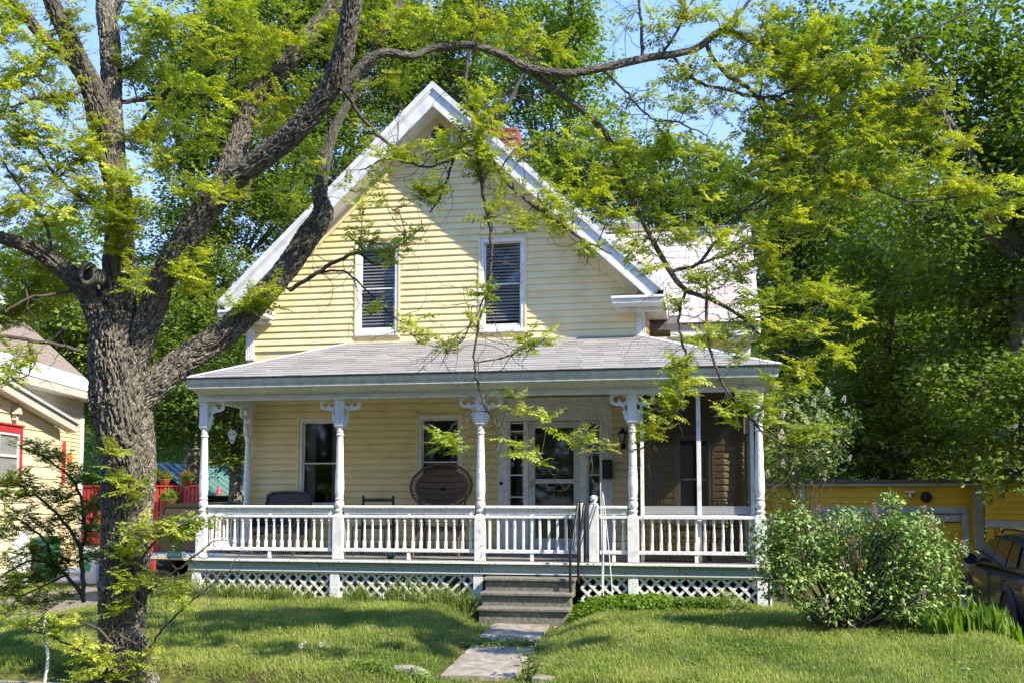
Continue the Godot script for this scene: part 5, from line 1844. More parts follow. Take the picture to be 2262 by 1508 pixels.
func red_deck() -> void:
	var d := thing("red_deck", "raised red deck with picket railing behind the tree trunk", "deck", Vector3(-14.0, 0, -7.2), deg_to_rad(2.0))
	var y0 := 1.15
	var top := 2.27
	part(bx(Vector3(-1.9, y0 - 0.06, -4.0), Vector3(2.0, y0, 0.06), 0.01), "floor", M.deck_grey, d)
	part(bx(Vector3(-1.9, y0 - 0.34, 0.0), Vector3(2.0, y0 - 0.061, 0.05), 0.01), "fascia", M.red_paint, d)
	for x in [-1.85, -0.55, 0.72, 1.95]:
		part(bx(Vector3(x - 0.05, 0.0, -0.06), Vector3(x + 0.05, top + 0.06, 0.04), 0.006), "post", M.red_paint, d)
	part(bx(Vector3(-1.9, top - 0.04, -0.08), Vector3(2.0, top, 0.06), 0.006), "rail", M.red_paint, d)
	part(bx(Vector3(-1.85, y0 + 0.10, -0.03), Vector3(1.95, y0 + 0.16, 0.01), 0.006), "rail", M.red_paint, d)
	var pk := bx(Vector3(-0.035, y0 + 0.10, 0.012), Vector3(0.035, top - 0.045, 0.032), 0.004)
	for i in 37:
		part(pk, "picket", M.red_paint, d, at(Vector3(-1.80 + i * 0.104, 0, 0)))
	# side run along the house
	part(bx(Vector3(-1.92, top - 0.04, -4.0), Vector3(-1.80, top, -0.1), 0.006), "rail", M.red_paint, d)
	# white lattice below
	var lat := MB.new()
	var lx0 := -1.8
	var lx1 := -0.6
	for k in 2:
		for i in 26:
			var x := -2.6 + i * 0.10
			var a := Vector2(x, 0.22)
			var e := Vector2(x + 0.56, 0.78)
			if k:
				a.y = 0.78
				e.y = 0.22
			var ta := clampf((lx0 - a.x) / 0.56, 0, 1)
			var tb := clampf((lx1 - a.x) / 0.56, 0, 1)
			if tb - ta < 0.05:
				continue
			var pa := a.lerp(e, ta)
			var pb := a.lerp(e, tb)
			var dr := (pb - pa).normalized()
			var nr := Vector2(-dr.y, dr.x) * 0.018
			lat.prism(PackedVector2Array([pa - nr, pb - nr, pb + nr, pa + nr]), -0.01 + k * 0.009, -0.002 + k * 0.009)
	part(lat.mesh(), "lattice", M.white, d)
	# steps down to the right of the lattice
	for i in 3:
		part(bx(Vector3(-0.5, 0.16 + i * 0.25, 0.35 - i * 0.15), Vector3(0.6, 0.21 + i * 0.25, 0.60 - i * 0.15), 0.008), "step", M.red_paint, d)
	# flower pots and baskets on and along the rail
	var pots := [[-13.05, 2.27, -7.27, 0.15, "terracotta", Color(0.10, 0.22, 0.03), Color(0.35, 0.12, 0.03), "bushy potted plant on the red deck rail right of the trunk"], [-12.42, 2.27, -7.22, 0.16, "basket_brown", Color(0.10, 0.20, 0.03), Color(0.62, 0.03, 0.05), "brown basket of red geraniums on the red deck rail"], [-12.78, 1.72, -7.02, 0.19, "basket_brown", Color(0.11, 0.22, 0.035), Color(0.55, 0.28, 0.05), "planter of green and yellow flowers hung on the deck pickets"], [-14.35, 2.10, -7.0, 0.19, "black_plastic", Color(0.20, 0.22, 0.05), Color(0.45, 0.35, 0.08), "planter of yellow green leaves hung left of the trunk"]]
	for p in pots:
		flower_pot(Vector3(p[0], p[1], p[2]), p[3], M[p[4]], p[5], p[6], p[7])
	# bell shaped red feeder on a crook
	var fd := thing("bird_feeder", "red bell shaped bird feeder hanging from a thin crook", "feeder", Vector3(-12.05, 0.2, -8.2))
	var m := MB.new()
	m.tube([Vector3(-0.35, 0.0, 0), Vector3(-0.35, 2.0, 0), Vector3(-0.33, 2.2, 0), Vector3(-0.2, 2.3, 0), Vector3(-0.05, 2.26, 0), Vector3(0, 2.16, 0)], [0.01, 0.01, 0.01, 0.01, 0.009, 0.008], 6)
	part(m.mesh(), "crook", M.black_metal, fd)
	m = MB.new()
	m.lathe(v2([0.09, 1.84, 0.095, 1.86, 0.07, 1.90, 0.06, 1.94, 0.045, 2.0, 0.015, 2.03, 0.012, 2.1, 0.0, 2.14]), 14)
	part(m.mesh(), "bell", M.red_paint, fd)


func flower_pot(p: Vector3, r: float, pot: Material, leaf: Color, flower: Color, label: String) -> void:
	var t := thing("flower_pot", label, "flower pot", p)
	var m := MB.new()
	m.lathe(v2([0.0, 0.0, r * 0.62, 0.0, r * 0.95, r * 0.9, r * 1.02, r * 0.92, r * 1.02, r * 1.02, r * 0.9, r * 1.02, r * 0.88, r * 0.9, 0.0, r * 0.9]), 16)
	part(m.mesh(), "pot", pot, t)
	var rg := RandomNumberGenerator.new()
	rg.seed = int(absf(p.x * 100))
	var lv := []
	var lc := PackedColorArray()
	for i in 60:
		var dr := Vector3(rg.randfn(), absf(rg.randfn()) * 0.8 + 0.1, rg.randfn()).normalized()
		lv.append(Transform3D(Basis.from_euler(Vector3(rg.randf() * 6, rg.randf() * 6, rg.randf() * 6)).scaled(Vector3.ONE * r * 1.1), Vector3(0, r * 1.1, 0) + dr * r * rg.randf_range(0.5, 1.15)))
		lc.append(leaf.lerp(leaf * 1.7, rg.randf()))
	many(leaf_cluster(14, 0.35, 0.28, 0.5, 3), lv, lc, "leaves", leaf_mat("pot_leaf"), t)
	lv = []
	lc = PackedColorArray()
	for i in 18:
		var dr := Vector3(rg.randfn(), absf(rg.randfn()) * 0.9 + 0.35, rg.randfn()).normalized()
		lv.append(Transform3D(Basis.from_euler(Vector3(rg.randf() * 6, rg.randf() * 6, rg.randf() * 6)).scaled(Vector3.ONE * r * 0.6), Vector3(0, r * 1.15, 0) + dr * r * rg.randf_range(1.0, 1.35)))
		lc.append(flower.lerp(flower * 1.25, rg.randf()))
	many(leaf_cluster(12, 0.25, 0.3, 0.8, 4), lv, lc, "flowers", leaf_mat("pot_leaf"), t)


func bin_and_bags() -> void:
	var th := deg_to_rad(13.2)
	var t := thing("trash_can", "dark green plastic trash can with ribbed rim by the cream house", "trash can", Vector3(-13.16, 0.24, -2.85))
	var m := MB.new()
	m.lathe(v2([0.0, 0.0, 0.20, 0.0, 0.21, 0.02, 0.25, 0.70, 0.265, 0.71, 0.265, 0.74, 0.255, 0.75, 0.268, 0.76, 0.268, 0.79, 0.256, 0.80, 0.27, 0.81, 0.27, 0.84, 0.255, 0.845]), 24)
	part(m.mesh(), "body", M.bin_green, t)
	m = MB.new()
	m.lathe(v2([0.275, 0.84, 0.28, 0.87, 0.26, 0.90, 0.15, 0.94, 0.0, 0.95]), 24)
	part(m.mesh(), "lid", M.bin_green, t)
	m = MB.new()
	m.tube([Vector3(0.26, 0.62, -0.06), Vector3(0.32, 0.64, -0.05), Vector3(0.32, 0.64, 0.05), Vector3(0.26, 0.62, 0.06)], [0.012, 0.012, 0.012, 0.012], 6)
	part(m.mesh(), "handle", M.bin_green, t)
	# white sacks and drums on the far left
	var k := 0
	for q in [[-13.42, -2.25, 0.26, 1.02, "tall white plastic drum at the left edge beside the trash can"], [-13.12, -1.95, 0.22, 0.60, "low white plastic drum in front of the tall one at the left edge"]]:
		var d := thing("white_drum", q[4], "drum", Vector3(q[0], 0.26, q[1]))
		m = MB.new()
		var r: float = q[2]
		var h: float = q[3]
		m.lathe(v2([0.0, 0.0, r * 0.95, 0.0, r, 0.03, r, h * 0.3, r * 1.04, h * 0.32, r * 1.04, h * 0.35, r, h * 0.37, r, h * 0.66, r * 1.04, h * 0.68, r * 1.04, h * 0.71, r, h * 0.73, r, h - 0.02]), 22)
		part(m.mesh(), "body", M.bag_white, d)
		m = MB.new()
		m.lathe(v2([r * 1.02, h - 0.03, r * 1.03, h, r * 0.9, h + 0.012, 0.0, h + 0.014]), 22)
		part(m.mesh(), "lid", M.bag_white, d)
		k += 1
	# sacks of soil, one with a green leaf print
	var sacks := [[Vector3(-11.98, 0.25, -2.55), 0.62, 0.0, "standing white soil sack with a green top band beside the tree trunk"], [Vector3(-12.3, 0.25, -2.45), 0.16, 1.0, "white soil sack lying flat, lower of the two lying left of the standing sack"], [Vector3(-12.28, 0.41, -2.47), 0.15, 1.0, "white soil sack lying flat on another sack"]]
	for s in sacks:
		var sk := thing("soil_sack", s[3], "sack", s[0], 0.2)
		m = MB.new()
		var rr := []
		var stand: bool = s[2] < 0.5
		var hw := 0.19 if stand else 0.27
		var hd := 0.10 if stand else 0.18
		var hh: float = s[1]
		for i in 9:
			var f := i / 8.0
			var bulge := 0.55 + 0.45 * sin(PI * clampf(f * 0.92 + 0.06, 0, 1))
			var ring := PackedVector3Array()
			for j in 20:
				var a := TAU * j / 20
				var e := Vector2(signf(cos(a)) * pow(absf(cos(a)), 0.5), signf(sin(a)) * pow(absf(sin(a)), 0.6))
				ring.append(Vector3(e.x * hw * (0.9 + 0.1 * bulge), hh * f, -e.y * hd * bulge))
			rr.append(ring)
		m.loft(rr, true, true, true)
		part(m.mesh(), "bag", M.bag_white, sk)
		if stand:
			m = MB.new()
			rr = []
			for i in 3:
				var f := 0.84 + i * 0.06
				var bulge := 0.55 + 0.45 * sin(PI * clampf(f * 0.92 + 0.06, 0, 1)) + 0.02
				var ring := PackedVector3Array()
				for j in 20:
					var a := TAU * j / 20
					var e := Vector2(signf(cos(a)) * pow(absf(cos(a)), 0.5), signf(sin(a)) * pow(absf(sin(a)), 0.6))
					ring.append(Vector3(e.x * hw * (0.9 + 0.1 * bulge) * 1.03, hh * f, -e.y * hd * bulge * 1.03))
				rr.append(ring)
			m.loft(rr, true)
			part(m.mesh(), "top_band", M.bag_green, sk)
			m = MB.new()
			var leafp := PackedVector2Array()
			for i in 16:
				var a := TAU * i / 16
				var q := 0.085 * (0.6 + 0.4 * absf(cos(a * 2.5)))
				leafp.append(Vector2(q * sin(a), 0.33 + q * 1.2 * cos(a)))
			m.prism(leafp, 0.098, 0.106)
			part(m.mesh(), "leaf_print", M.bag_green, sk)


func green_shed() -> void:
	var t := thing("green_roofed_shed", "dark shed with a green metal roof behind the red deck", "shed", Vector3(-15.99, 0, -11.8))
	var m := MB.new()
	m.box(Vector3(-1.15, 0.0, -12.0), Vector3(1.15, 2.15, -0.25))
	m.prism(PackedVector2Array([Vector2(-1.15, 2.15), Vector2(1.15, 2.15), Vector2(0, 2.92)]), -12.0, -0.25)
	part(m.mesh(), "wall", M.dark_board, t)
	for s in [-1.0, 1.0]:
		var r := MB.new()
		var pp := PackedVector2Array([Vector2(0, 3.02), Vector2(s * 1.40, 2.05), Vector2(s * 1.40, 2.01), Vector2(0, 2.97)])
		r.prism(pp, -12.3, 0.15)
		var rp := part(r.mesh(), "roof", M.green_metal, t)
		var seam := MB.new()
		seam.box(Vector3(-0.012, 0, 0), Vector3(0.012, 0.02, 0.01))
		var ln := sqrt(1.40 * 1.40 + 0.97 * 0.97)
		for i in 24:
			var z := 0.05 - i * 0.52
			var sb := MB.new()
			var xf := Transform3D(Basis(Vector3.FORWARD, s * atan(0.97 / 1.40)), Vector3(0, 3.022, z))
			sb.box(Vector3(minf(0, s * ln), 0.0, -0.012), Vector3(maxf(0, s * ln), 0.022, 0.012), 0.0, xf)
			part(sb.mesh(), "seam", M.green_metal, rp)


func garage() -> void:
	var g := thing("yellow_garage", "yellow clapboard garage with pale blue trim behind the lilac", "garage", Vector3(0, 0, -7.5))
	var x0 := 1.4
	var x1 := 6.15
	var top := 2.24
	var dx0 := 2.75
	var dx1 := 5.76
	var m := MB.new()
	pierced(m, x0, x1, -0.6, top, -0.2, 0.0, [[dx0, dx1, -0.6, 1.62]])
	m.box(Vector3(x0, -0.6, -6.0), Vector3(x0 + 0.2, top, -0.201))
	m.box(Vector3(x1 - 0.2, -0.6, -6.0), Vector3(x1, top, -0.201))
	var w := part(m.mesh(), "wall", M.yellow_board, g)
	var y := -0.5
	while y < top - 0.1:
		var y1 := minf(y + 0.13, top - 0.02)
		var spans := [[x0, x1 - 0.14]]
		if y < 1.70:
			spans = [[x0, dx0 - 0.14], [dx1 + 0.14, x1 - 0.14]]
		for s in spans:
			part(clapboard(s[0], s[1], y, y1, s[0], s[1]), "clapboard", M.yellow_board, w)
		y += 0.13
	part(bx(Vector3(x0 - 0.1, top - 0.02, -0.1), Vector3(x1 + 0.1, top + 0.05, 0.14), 0.008), "fascia", M.blue_grey_trim, g)
	part(bx(Vector3(x0 - 0.15, top + 0.051, -6.2), Vector3(x1 + 0.15, top + 0.12, 0.2), 0.01), "roof", M.roof_dark, g)
	part(bx(Vector3(x1 - 0.14, -0.6, -0.02), Vector3(x1 + 0.05, top - 0.021, 0.04), 0.006), "corner_board", M.blue_grey_trim, g)
	# a downpipe like board with a small square head
	part(bx(Vector3(2.34, 1.62, 0.022), Vector3(2.46, top - 0.021, 0.05), 0.005), "trim_board", M.blue_grey_trim, g)
	var f := MB.new()
	f.box(Vector3(dx0 - 0.14, -0.6, 0.0), Vector3(dx0, 1.76, 0.05), 0.006)
	f.box(Vector3(dx1, -0.6, 0.0), Vector3(dx1 + 0.14, 1.76, 0.05), 0.006)
	f.box(Vector3(dx0, 1.62, -0.02), Vector3(dx1, 1.76, 0.049), 0.006)
	f.box(Vector3(dx0, 1.44, -0.10), Vector3(dx1, 1.60, -0.02), 0.006)
	part(f.mesh(), "door_frame", M.blue_grey_trim, g)
	for i in 4:
		part(bx(Vector3(dx0, 1.43 - (i + 1) * 0.5, -0.14), Vector3(dx1, 1.43 - i * 0.5 - 0.012, -0.09), 0.008), "door_panel", M.yellow_door, g)
	# lamp over the door
	var lm := MB.new()
	lm.box(Vector3(4.58, 2.06, 0.02), Vector3(4.78, 2.12, 0.16), 0.01)
	lm.tube([Vector3(4.68, 2.05, 0.1), Vector3(4.68, 1.97, 0.13)], [0.03, 0.045], 10)
	var lt := thing("floodlight", "small white lamp over the yellow garage door", "lamp", Vector3(0, 0, -7.5))
	part(lm.mesh(), "housing", M.white, lt)
	var wr := thing("dark_wreath", "dark round wreath on the yellow garage wall", "wreath", Vector3(5.02, 1.98, -7.44))
	part(ring_tube(Vector3.ZERO, 0.065, 0.065, 0.06, Basis.IDENTITY, 7, 18).mesh(), "hoop", M.dark_board, wr)
	var kn := MB.new()
	kn.lathe(v2([0.0, -0.1, 0.07, -0.06, 0.09, 0.0, 0.06, 0.05, 0.0, 0.07]), 9, at(Vector3(0, 0, 0.0)))
	part(kn.mesh(), "knot", M.dark_board, wr)
	# second yellow building to the right, set at an angle
	var h := thing("yellow_barn", "yellow barn front with a wide door behind the dark car", "barn", Vector3(6.12, 0, -7.0), deg_to_rad(-40.0))
	m = MB.new()
	pierced(m, 0.0, 6.0, -0.6, 3.2, -0.2, 0.0, [[0.16, 4.8, -0.6, 1.34]])
	m.box(Vector3(0.0, -0.6, -5.0), Vector3(0.2, 3.2, -0.201))
	w = part(m.mesh(), "wall", M.yellow_board, h)
	y = 1.5
	while y < 3.1:
		part(clapboard(0.0, 6.0, y, y + 0.13, 0.0, 6.0), "clapboard", M.yellow_board, w)
		y += 0.13
	part(bx(Vector3(0.0, 1.34, 0.0), Vector3(6.0, 1.49, 0.05), 0.006), "lintel_board", M.blue_grey_trim, h)
	for i in 4:
		part(bx(Vector3(0.17, 1.30 - (i + 1) * 0.45, -0.12), Vector3(4.8, 1.30 - i * 0.45 - 0.012, -0.07), 0.008), "door_panel", M.yellow_door, h)
	var rf := MB.new()
	rf.prism(PackedVector2Array([Vector2(0.3, 3.15), Vector2(0.3, 3.22), Vector2(-5.2, 4.2), Vector2(-5.2, 4.1)]), -6.2, 0.2, ZY)
	part(rf.mesh(), "roof", M.roof_dark, h)


# ---------------------------------------------------------------- vehicles

func super_ring(z: float, hw: float, y0: float, y1: float, ex := 0.32, ey := 0.45, n := 28) -> PackedVector3Array:
	var ring := PackedVector3Array()
	for j in n:
		var a := TAU * j / n
		ring.append(Vector3(hw * signf(cos(a)) * pow(absf(cos(a)), ex), (y0 + y1) / 2 + (y1 - y0) / 2 * signf(sin(a)) * pow(absf(sin(a)), ey), z))
	return ring


func wheel(parent: Node, p: Vector3, r: float, side: float) -> void:
	var t := MB.new()
	var turn := Transform3D(Basis(Vector3.FORWARD, side * PI / 2), p)
	t.lathe(v2([r * 0.64, -0.10, r * 0.88, -0.11, r * 0.97, -0.095, r, -0.06, r, 0.06, r * 0.97, 0.095, r * 0.88, 0.11, r * 0.66, 0.105, r * 0.64, 0.09]), 32, turn)
	var w := part(t.mesh(), "wheel", M.tyre, parent)
	var k := MB.new()
	k.lathe(v2([r * 0.655, 0.06, r * 0.655, 0.10, r * 0.60, 0.10, r * 0.58, 0.04, r * 0.58, 0.04]), 32, turn)
	k.lathe(v2([r * 0.16, 0.04, r * 0.16, 0.085, r * 0.10, 0.095, 0.0, 0.096]), 20, turn)
	for i in 5:
		var a := TAU * i / 5
		for s in [-0.16, 0.16]:
			k.tube([turn * Vector3(r * 0.12 * cos(a), 0.075, r * 0.12 * sin(a)), turn * Vector3(r * 0.60 * cos(a + s), 0.085, r * 0.60 * sin(a + s))], [0.022, 0.018], 6)
	part(k.mesh(), "rim", M.rim, w)
	var d := MB.new()
	d.lathe(v2([r * 0.62, 0.02, 0.0, 0.02]), 24, turn)
	part(d.mesh(), "hub_backing", M.car_inside, w)


func panel(pts: Array, off: Vector3) -> ArrayMesh:
	# a curved window panel given as two rows of points, moved out a little
	var b := MB.new()
	for i in pts[0].size() - 1:
		b.quad(pts[0][i] + off, pts[0][i + 1] + off, pts[1][i + 1] + off, pts[1][i] + off)
	return b.mesh()


func vehicles() -> void:
	suv()
	pickup()


func suv() -> void:
	var c := thing("parked_car", "dark navy crossover car parked by the yellow garage at the right edge", "car", Vector3(5.40, -0.13, -1.02), deg_to_rad(-3.0))
	var b := MB.new()
	var rings := []
	# z, half width, bottom, top of the lower body
	for s in [[2.20, 0.60, 0.42, 0.95], [2.16, 0.80, 0.34, 1.02], [2.0, 0.88, 0.30, 1.06], [1.4, 0.915, 0.28, 1.06], [0.6, 0.92, 0.27, 1.05], [-0.2, 0.92, 0.27, 1.04], [-0.9, 0.92, 0.27, 1.04], [-1.2, 0.915, 0.27, 1.02], [-1.6, 0.90, 0.28, 0.98], [-1.95, 0.86, 0.28, 0.92], [-2.15, 0.78, 0.30, 0.86], [-2.25, 0.60, 0.36, 0.78]]:
		rings.append(super_ring(s[0], s[1], s[2], s[3]))
	rings.reverse()
	b.loft(rings, true, true, true)
	part(b.mesh(), "body", M.navy_paint, c)
	# cabin
	var g := MB.new()
	rings = []
	for s in [[2.02, 0.70, 0.98, 1.08], [1.92, 0.74, 0.98, 1.28], [1.70, 0.76, 0.98, 1.46], [1.40, 0.77, 0.98, 1.535], [0.9, 0.78, 0.98, 1.565], [0.3, 0.785, 0.98, 1.57], [-0.15, 0.785, 0.98, 1.55], [-0.45, 0.785, 0.98, 1.48], [-0.85, 0.78, 0.98, 1.27], [-1.20, 0.77, 0.98, 1.08], [-1.28, 0.76, 0.98, 1.02]]:
		var ring := PackedVector3Array()
		for p in super_ring(s[0], 1.0, s[2], s[3], 0.30, 0.42):
			var f := clampf((p.y - 1.0) / 0.57, 0.0, 1.0)
			ring.append(Vector3(p.x * lerpf(s[1] + 0.11, s[1] - 0.09, f), p.y, p.z))
		rings.append(ring)
	rings.reverse()
	g.loft(rings, true, true, true)
	part(g.mesh(), "cabin", M.navy_paint, c)
	# side windows, on the leaning side of the cabin
	for sd in [-1.0, 1.0]:
		for w in [[-0.92, -0.40, 0.15, 0.15, 1.10, 1.30, 1.47, 1.10], [0.22, 0.22, 0.98, 0.98, 1.10, 1.47, 1.47, 1.10], [1.06, 1.06, 1.50, 1.62, 1.10, 1.46, 1.42, 1.12]]:
			# lower front, upper front, upper rear, lower rear
			var pz := [w[0], w[1], w[2], w[3]]
			var py := [w[4], w[5], w[6], w[7]]
			if w[0] < -0.5:
				py = [1.09, 1.44, 1.485, 1.10]
			var q := []
			for i in 4:
				var f: float = clampf((py[i] - 1.0) / 0.57, 0, 1)
				q.append(Vector3(sd * (lerpf(0.785 + 0.11, 0.785 - 0.09, f) * 0.985 + 0.012), py[i], pz[i]))
			var m := MB.new()
			if sd < 0:
				m.quad(q[0], q[3], q[2], q[1])
			else:
				m.quad(q[3], q[0], q[1], q[2])
			part(m.mesh(), "window", M.car_glass, c)
		# roof rail, mirror, sill cladding
		var rr := MB.new()
		rr.tube([Vector3(sd * 0.62, 1.555, -0.15), Vector3(sd * 0.62, 1.615, 0.0), Vector3(sd * 0.62, 1.625, 0.6), Vector3(sd * 0.61, 1.61, 1.3), Vector3(sd * 0.60, 1.54, 1.45)], [0.016, 0.018, 0.018, 0.018, 0.016], 7)
		part(rr.mesh(), "roof_rail", M.cladding, c)
		var mr := MB.new()
		rings = []
		for s in [[-0.86, 0.04, 0.05], [-0.83, 0.10, 0.085], [-0.74, 0.11, 0.095], [-0.70, 0.10, 0.085]]:
			var ring := PackedVector3Array()
			for j in 14:
				var a := TAU * j / 14
				ring.append(Vector3(sd * 0.99 + s[1] * cos(a), 1.11 + s[2] * sin(a), s[0]))
			rings.append(ring)
		mr.loft(rings, true, true, true)
		mr.box(Vector3(sd * 0.91 - 0.05, 1.04, -0.80), Vector3(sd * 0.91 + 0.05, 1.07, -0.74), 0.006)
		part(mr.mesh(), "mirror", M.navy_paint, c)
		part(bx(Vector3(sd * 0.915 - 0.012, 0.29, -1.0), Vector3(sd * 0.915 + 0.018, 0.42, 1.0), 0.01), "sill_cladding", M.cladding, c)
		for z in [-1.38, 1.37]:
			var ar := MB.new()
			var pts := []
			var rad := []
			for i in 15:
				var a := PI * (-0.08 + 1.16 * i / 14)
				pts.append(Vector3(sd * 0.915, 0.36 + 0.43 * sin(a), z + 0.43 * cos(a)))
				rad.append(0.035)
			ar.tube(pts, rad, 8)
			part(ar.mesh(), "wheel_arch", M.cladding, c)
			var dk := MB.new()
			dk.lathe(v2([0.42, 0.0, 0.42, 0.02, 0.0, 0.021]), 24, Transform3D(Basis(Vector3.FORWARD, sd * PI / 2), Vector3(sd * 0.902, 0.38, z)))
			part(dk.mesh(), "wheel_well", M.car_inside, c)
			wheel(c, Vector3(sd * 0.845, 0.345, z), 0.345, sd)
			var hd := MB.new()
		for z in [-0.02, 0.98]:
			part(bx(Vector3(sd * 0.925 - 0.008, 0.90, z), Vector3(sd * 0.925 + 0.02, 0.93, z + 0.17), 0.006), "door_handle", M.navy_paint, c)
		for z in [-0.98, 0.19, 1.02]:
			part(bx(Vector3(sd * 0.921 - 0.004, 0.42, z), Vector3(sd * 0.921 + 0.003, 1.0, z + 0.012)), "door_seam", M.black_plastic, c)
		part(bx(Vector3(sd * 0.66 - 0.14, 0.72, -2.245), Vector3(sd * 0.66 + 0.14, 0.82, -2.10), 0.03), "headlight", M.lamp_glass, c)
		part(bx(Vector3(sd * 0.70 - 0.12, 0.80, 2.08), Vector3(sd * 0.70 + 0.12, 0.98, 2.185), 0.02), "tail_light", M.tail_red, c)
	# windscreen
	var ws := MB.new()
	ws.quad(Vector3(0.74, 1.10, -1.215), Vector3(-0.74, 1.10, -1.215), Vector3(-0.62, 1.50, -0.455), Vector3(0.62, 1.50, -0.455))
	part(ws.mesh(), "windscreen", M.car_glass, c)


func pickup() -> void:
	var c := thing("pickup_truck", "dark pickup truck with a cap seen from behind, left of the porch", "truck", Vector3(-10.60, 0.19, -6.4), deg_to_rad(4.0))
	var b := MB.new()
	# bed and cab lower body
	var rings := []
	for s in [[2.50, 0.90, 0.46, 1.04], [2.46, 0.925, 0.45, 1.05], [0.0, 0.93, 0.44, 1.05], [-1.2, 0.93, 0.44, 1.05], [-2.2, 0.92, 0.44, 1.02], [-2.6, 0.86, 0.46, 0.96]]:
		rings.append(super_ring(s[0], s[1], s[2], s[3], 0.16, 0.22, 32))
	rings.reverse()
	b.loft(rings, true, true, true)
	part(b.mesh(), "body", M.charcoal_paint, c)
	# cap over the bed
	var cp := MB.new()
	rings = []
	for s in [[2.44, 0.0], [2.40, 0.02], [0.3, 0.02], [0.28, 0.0]]:
		var ring := PackedVector3Array()
		for q in [[0.90, 1.04], [0.87, 1.15], [0.76, 1.56], [0.68, 1.63], [0.3, 1.665], [-0.3, 1.665], [-0.68, 1.63], [-0.76, 1.56], [-0.87, 1.15], [-0.90, 1.04]]:
			ring.append(Vector3(q[0], q[1] + s[1] * 0.3, s[0]))
		rings.append(ring)
	rings.reverse()
	cp.loft(rings, true, true, true)
	part(cp.mesh(), "cap", M.charcoal_paint, c)
	var rw := MB.new()
	rw.quad(Vector3(-0.78, 1.16, 2.455), Vector3(0.78, 1.16, 2.455), Vector3(0.68, 1.54, 2.452), Vector3(-0.68, 1.54, 2.452))
	part(rw.mesh(), "rear_window", M.car_glass, c)
	var wf := MB.new()
	wf.tube([Vector3(-0.80, 1.14, 2.455), Vector3(0.80, 1.14, 2.455), Vector3(0.69, 1.56, 2.452), Vector3(-0.69, 1.56, 2.452), Vector3(-0.80, 1.14, 2.455)], [0.014, 0.014, 0.014, 0.014, 0.014], 6)
	part(wf.mesh(), "window_seal", M.black_plastic, c)
	# cab ahead
	var cb := MB.new()
	rings = []
	for s in [[0.2, 0.78, 1.05, 1.66], [-0.9, 0.78, 1.05, 1.66], [-1.3, 0.74, 1.05, 1.4], [-1.6, 0.72, 1.0, 1.1]]:
		rings.append(super_ring(s[0], s[1], s[2], s[3], 0.3, 0.35))
	rings.reverse()
	cb.loft(rings, true, true, true)
	part(cb.mesh(), "cab", M.charcoal_paint, c)
	# tailgate seams, handle, lights, bumper, plate
	part(bx(Vector3(-0.74, 0.50, 2.50), Vector3(0.74, 1.0, 2.515), 0.01), "tailgate", M.charcoal_paint, c)
	part(bx(Vector3(-0.10, 0.88, 2.515), Vector3(0.10, 0.94, 2.53), 0.006), "tailgate_handle", M.black_plastic, c)
	for s in [-1.0, 1.0]:
		part(bx(Vector3(s * 0.84 - 0.07, 0.62, 2.47), Vector3(s * 0.84 + 0.07, 0.95, 2.515), 0.01), "tail_light", M.tail_red, c)
		for z in [1.45, -1.75]:
			wheel(c, Vector3(s * 0.80, 0.36, z), 0.36, s)
	var bp := MB.new()
	bp.box(Vector3(-0.93, 0.46, 2.53), Vector3(0.93, 0.62, 2.70), 0.03)
	part(bp.mesh(), "bumper", M.chrome, c)
	var pl := part(bx(Vector3(-0.50, 0.50, 2.702), Vector3(-0.185, 0.655, 2.712), 0.004), "number_plate", M.plate_green, c)
	part(bx(Vector3(-0.18, 0.51, 2.703), Vector3(-0.10, 0.65, 2.710), 0.003), "plate_bracket", M.plate_white, c)
	var tm := TextMesh.new()
	var sf := SystemFont.new()
	sf.font_names = PackedStringArray(["Droid Sans"])
	tm.font = sf
	tm.text = "Z71154"
	tm.font_size = 32
	tm.pixel_size = 0.0023
	tm.depth = 0.003
	part(tm, "plate_number", M.plate_white, pl, at(Vector3(-0.343, 0.585, 2.7145)))

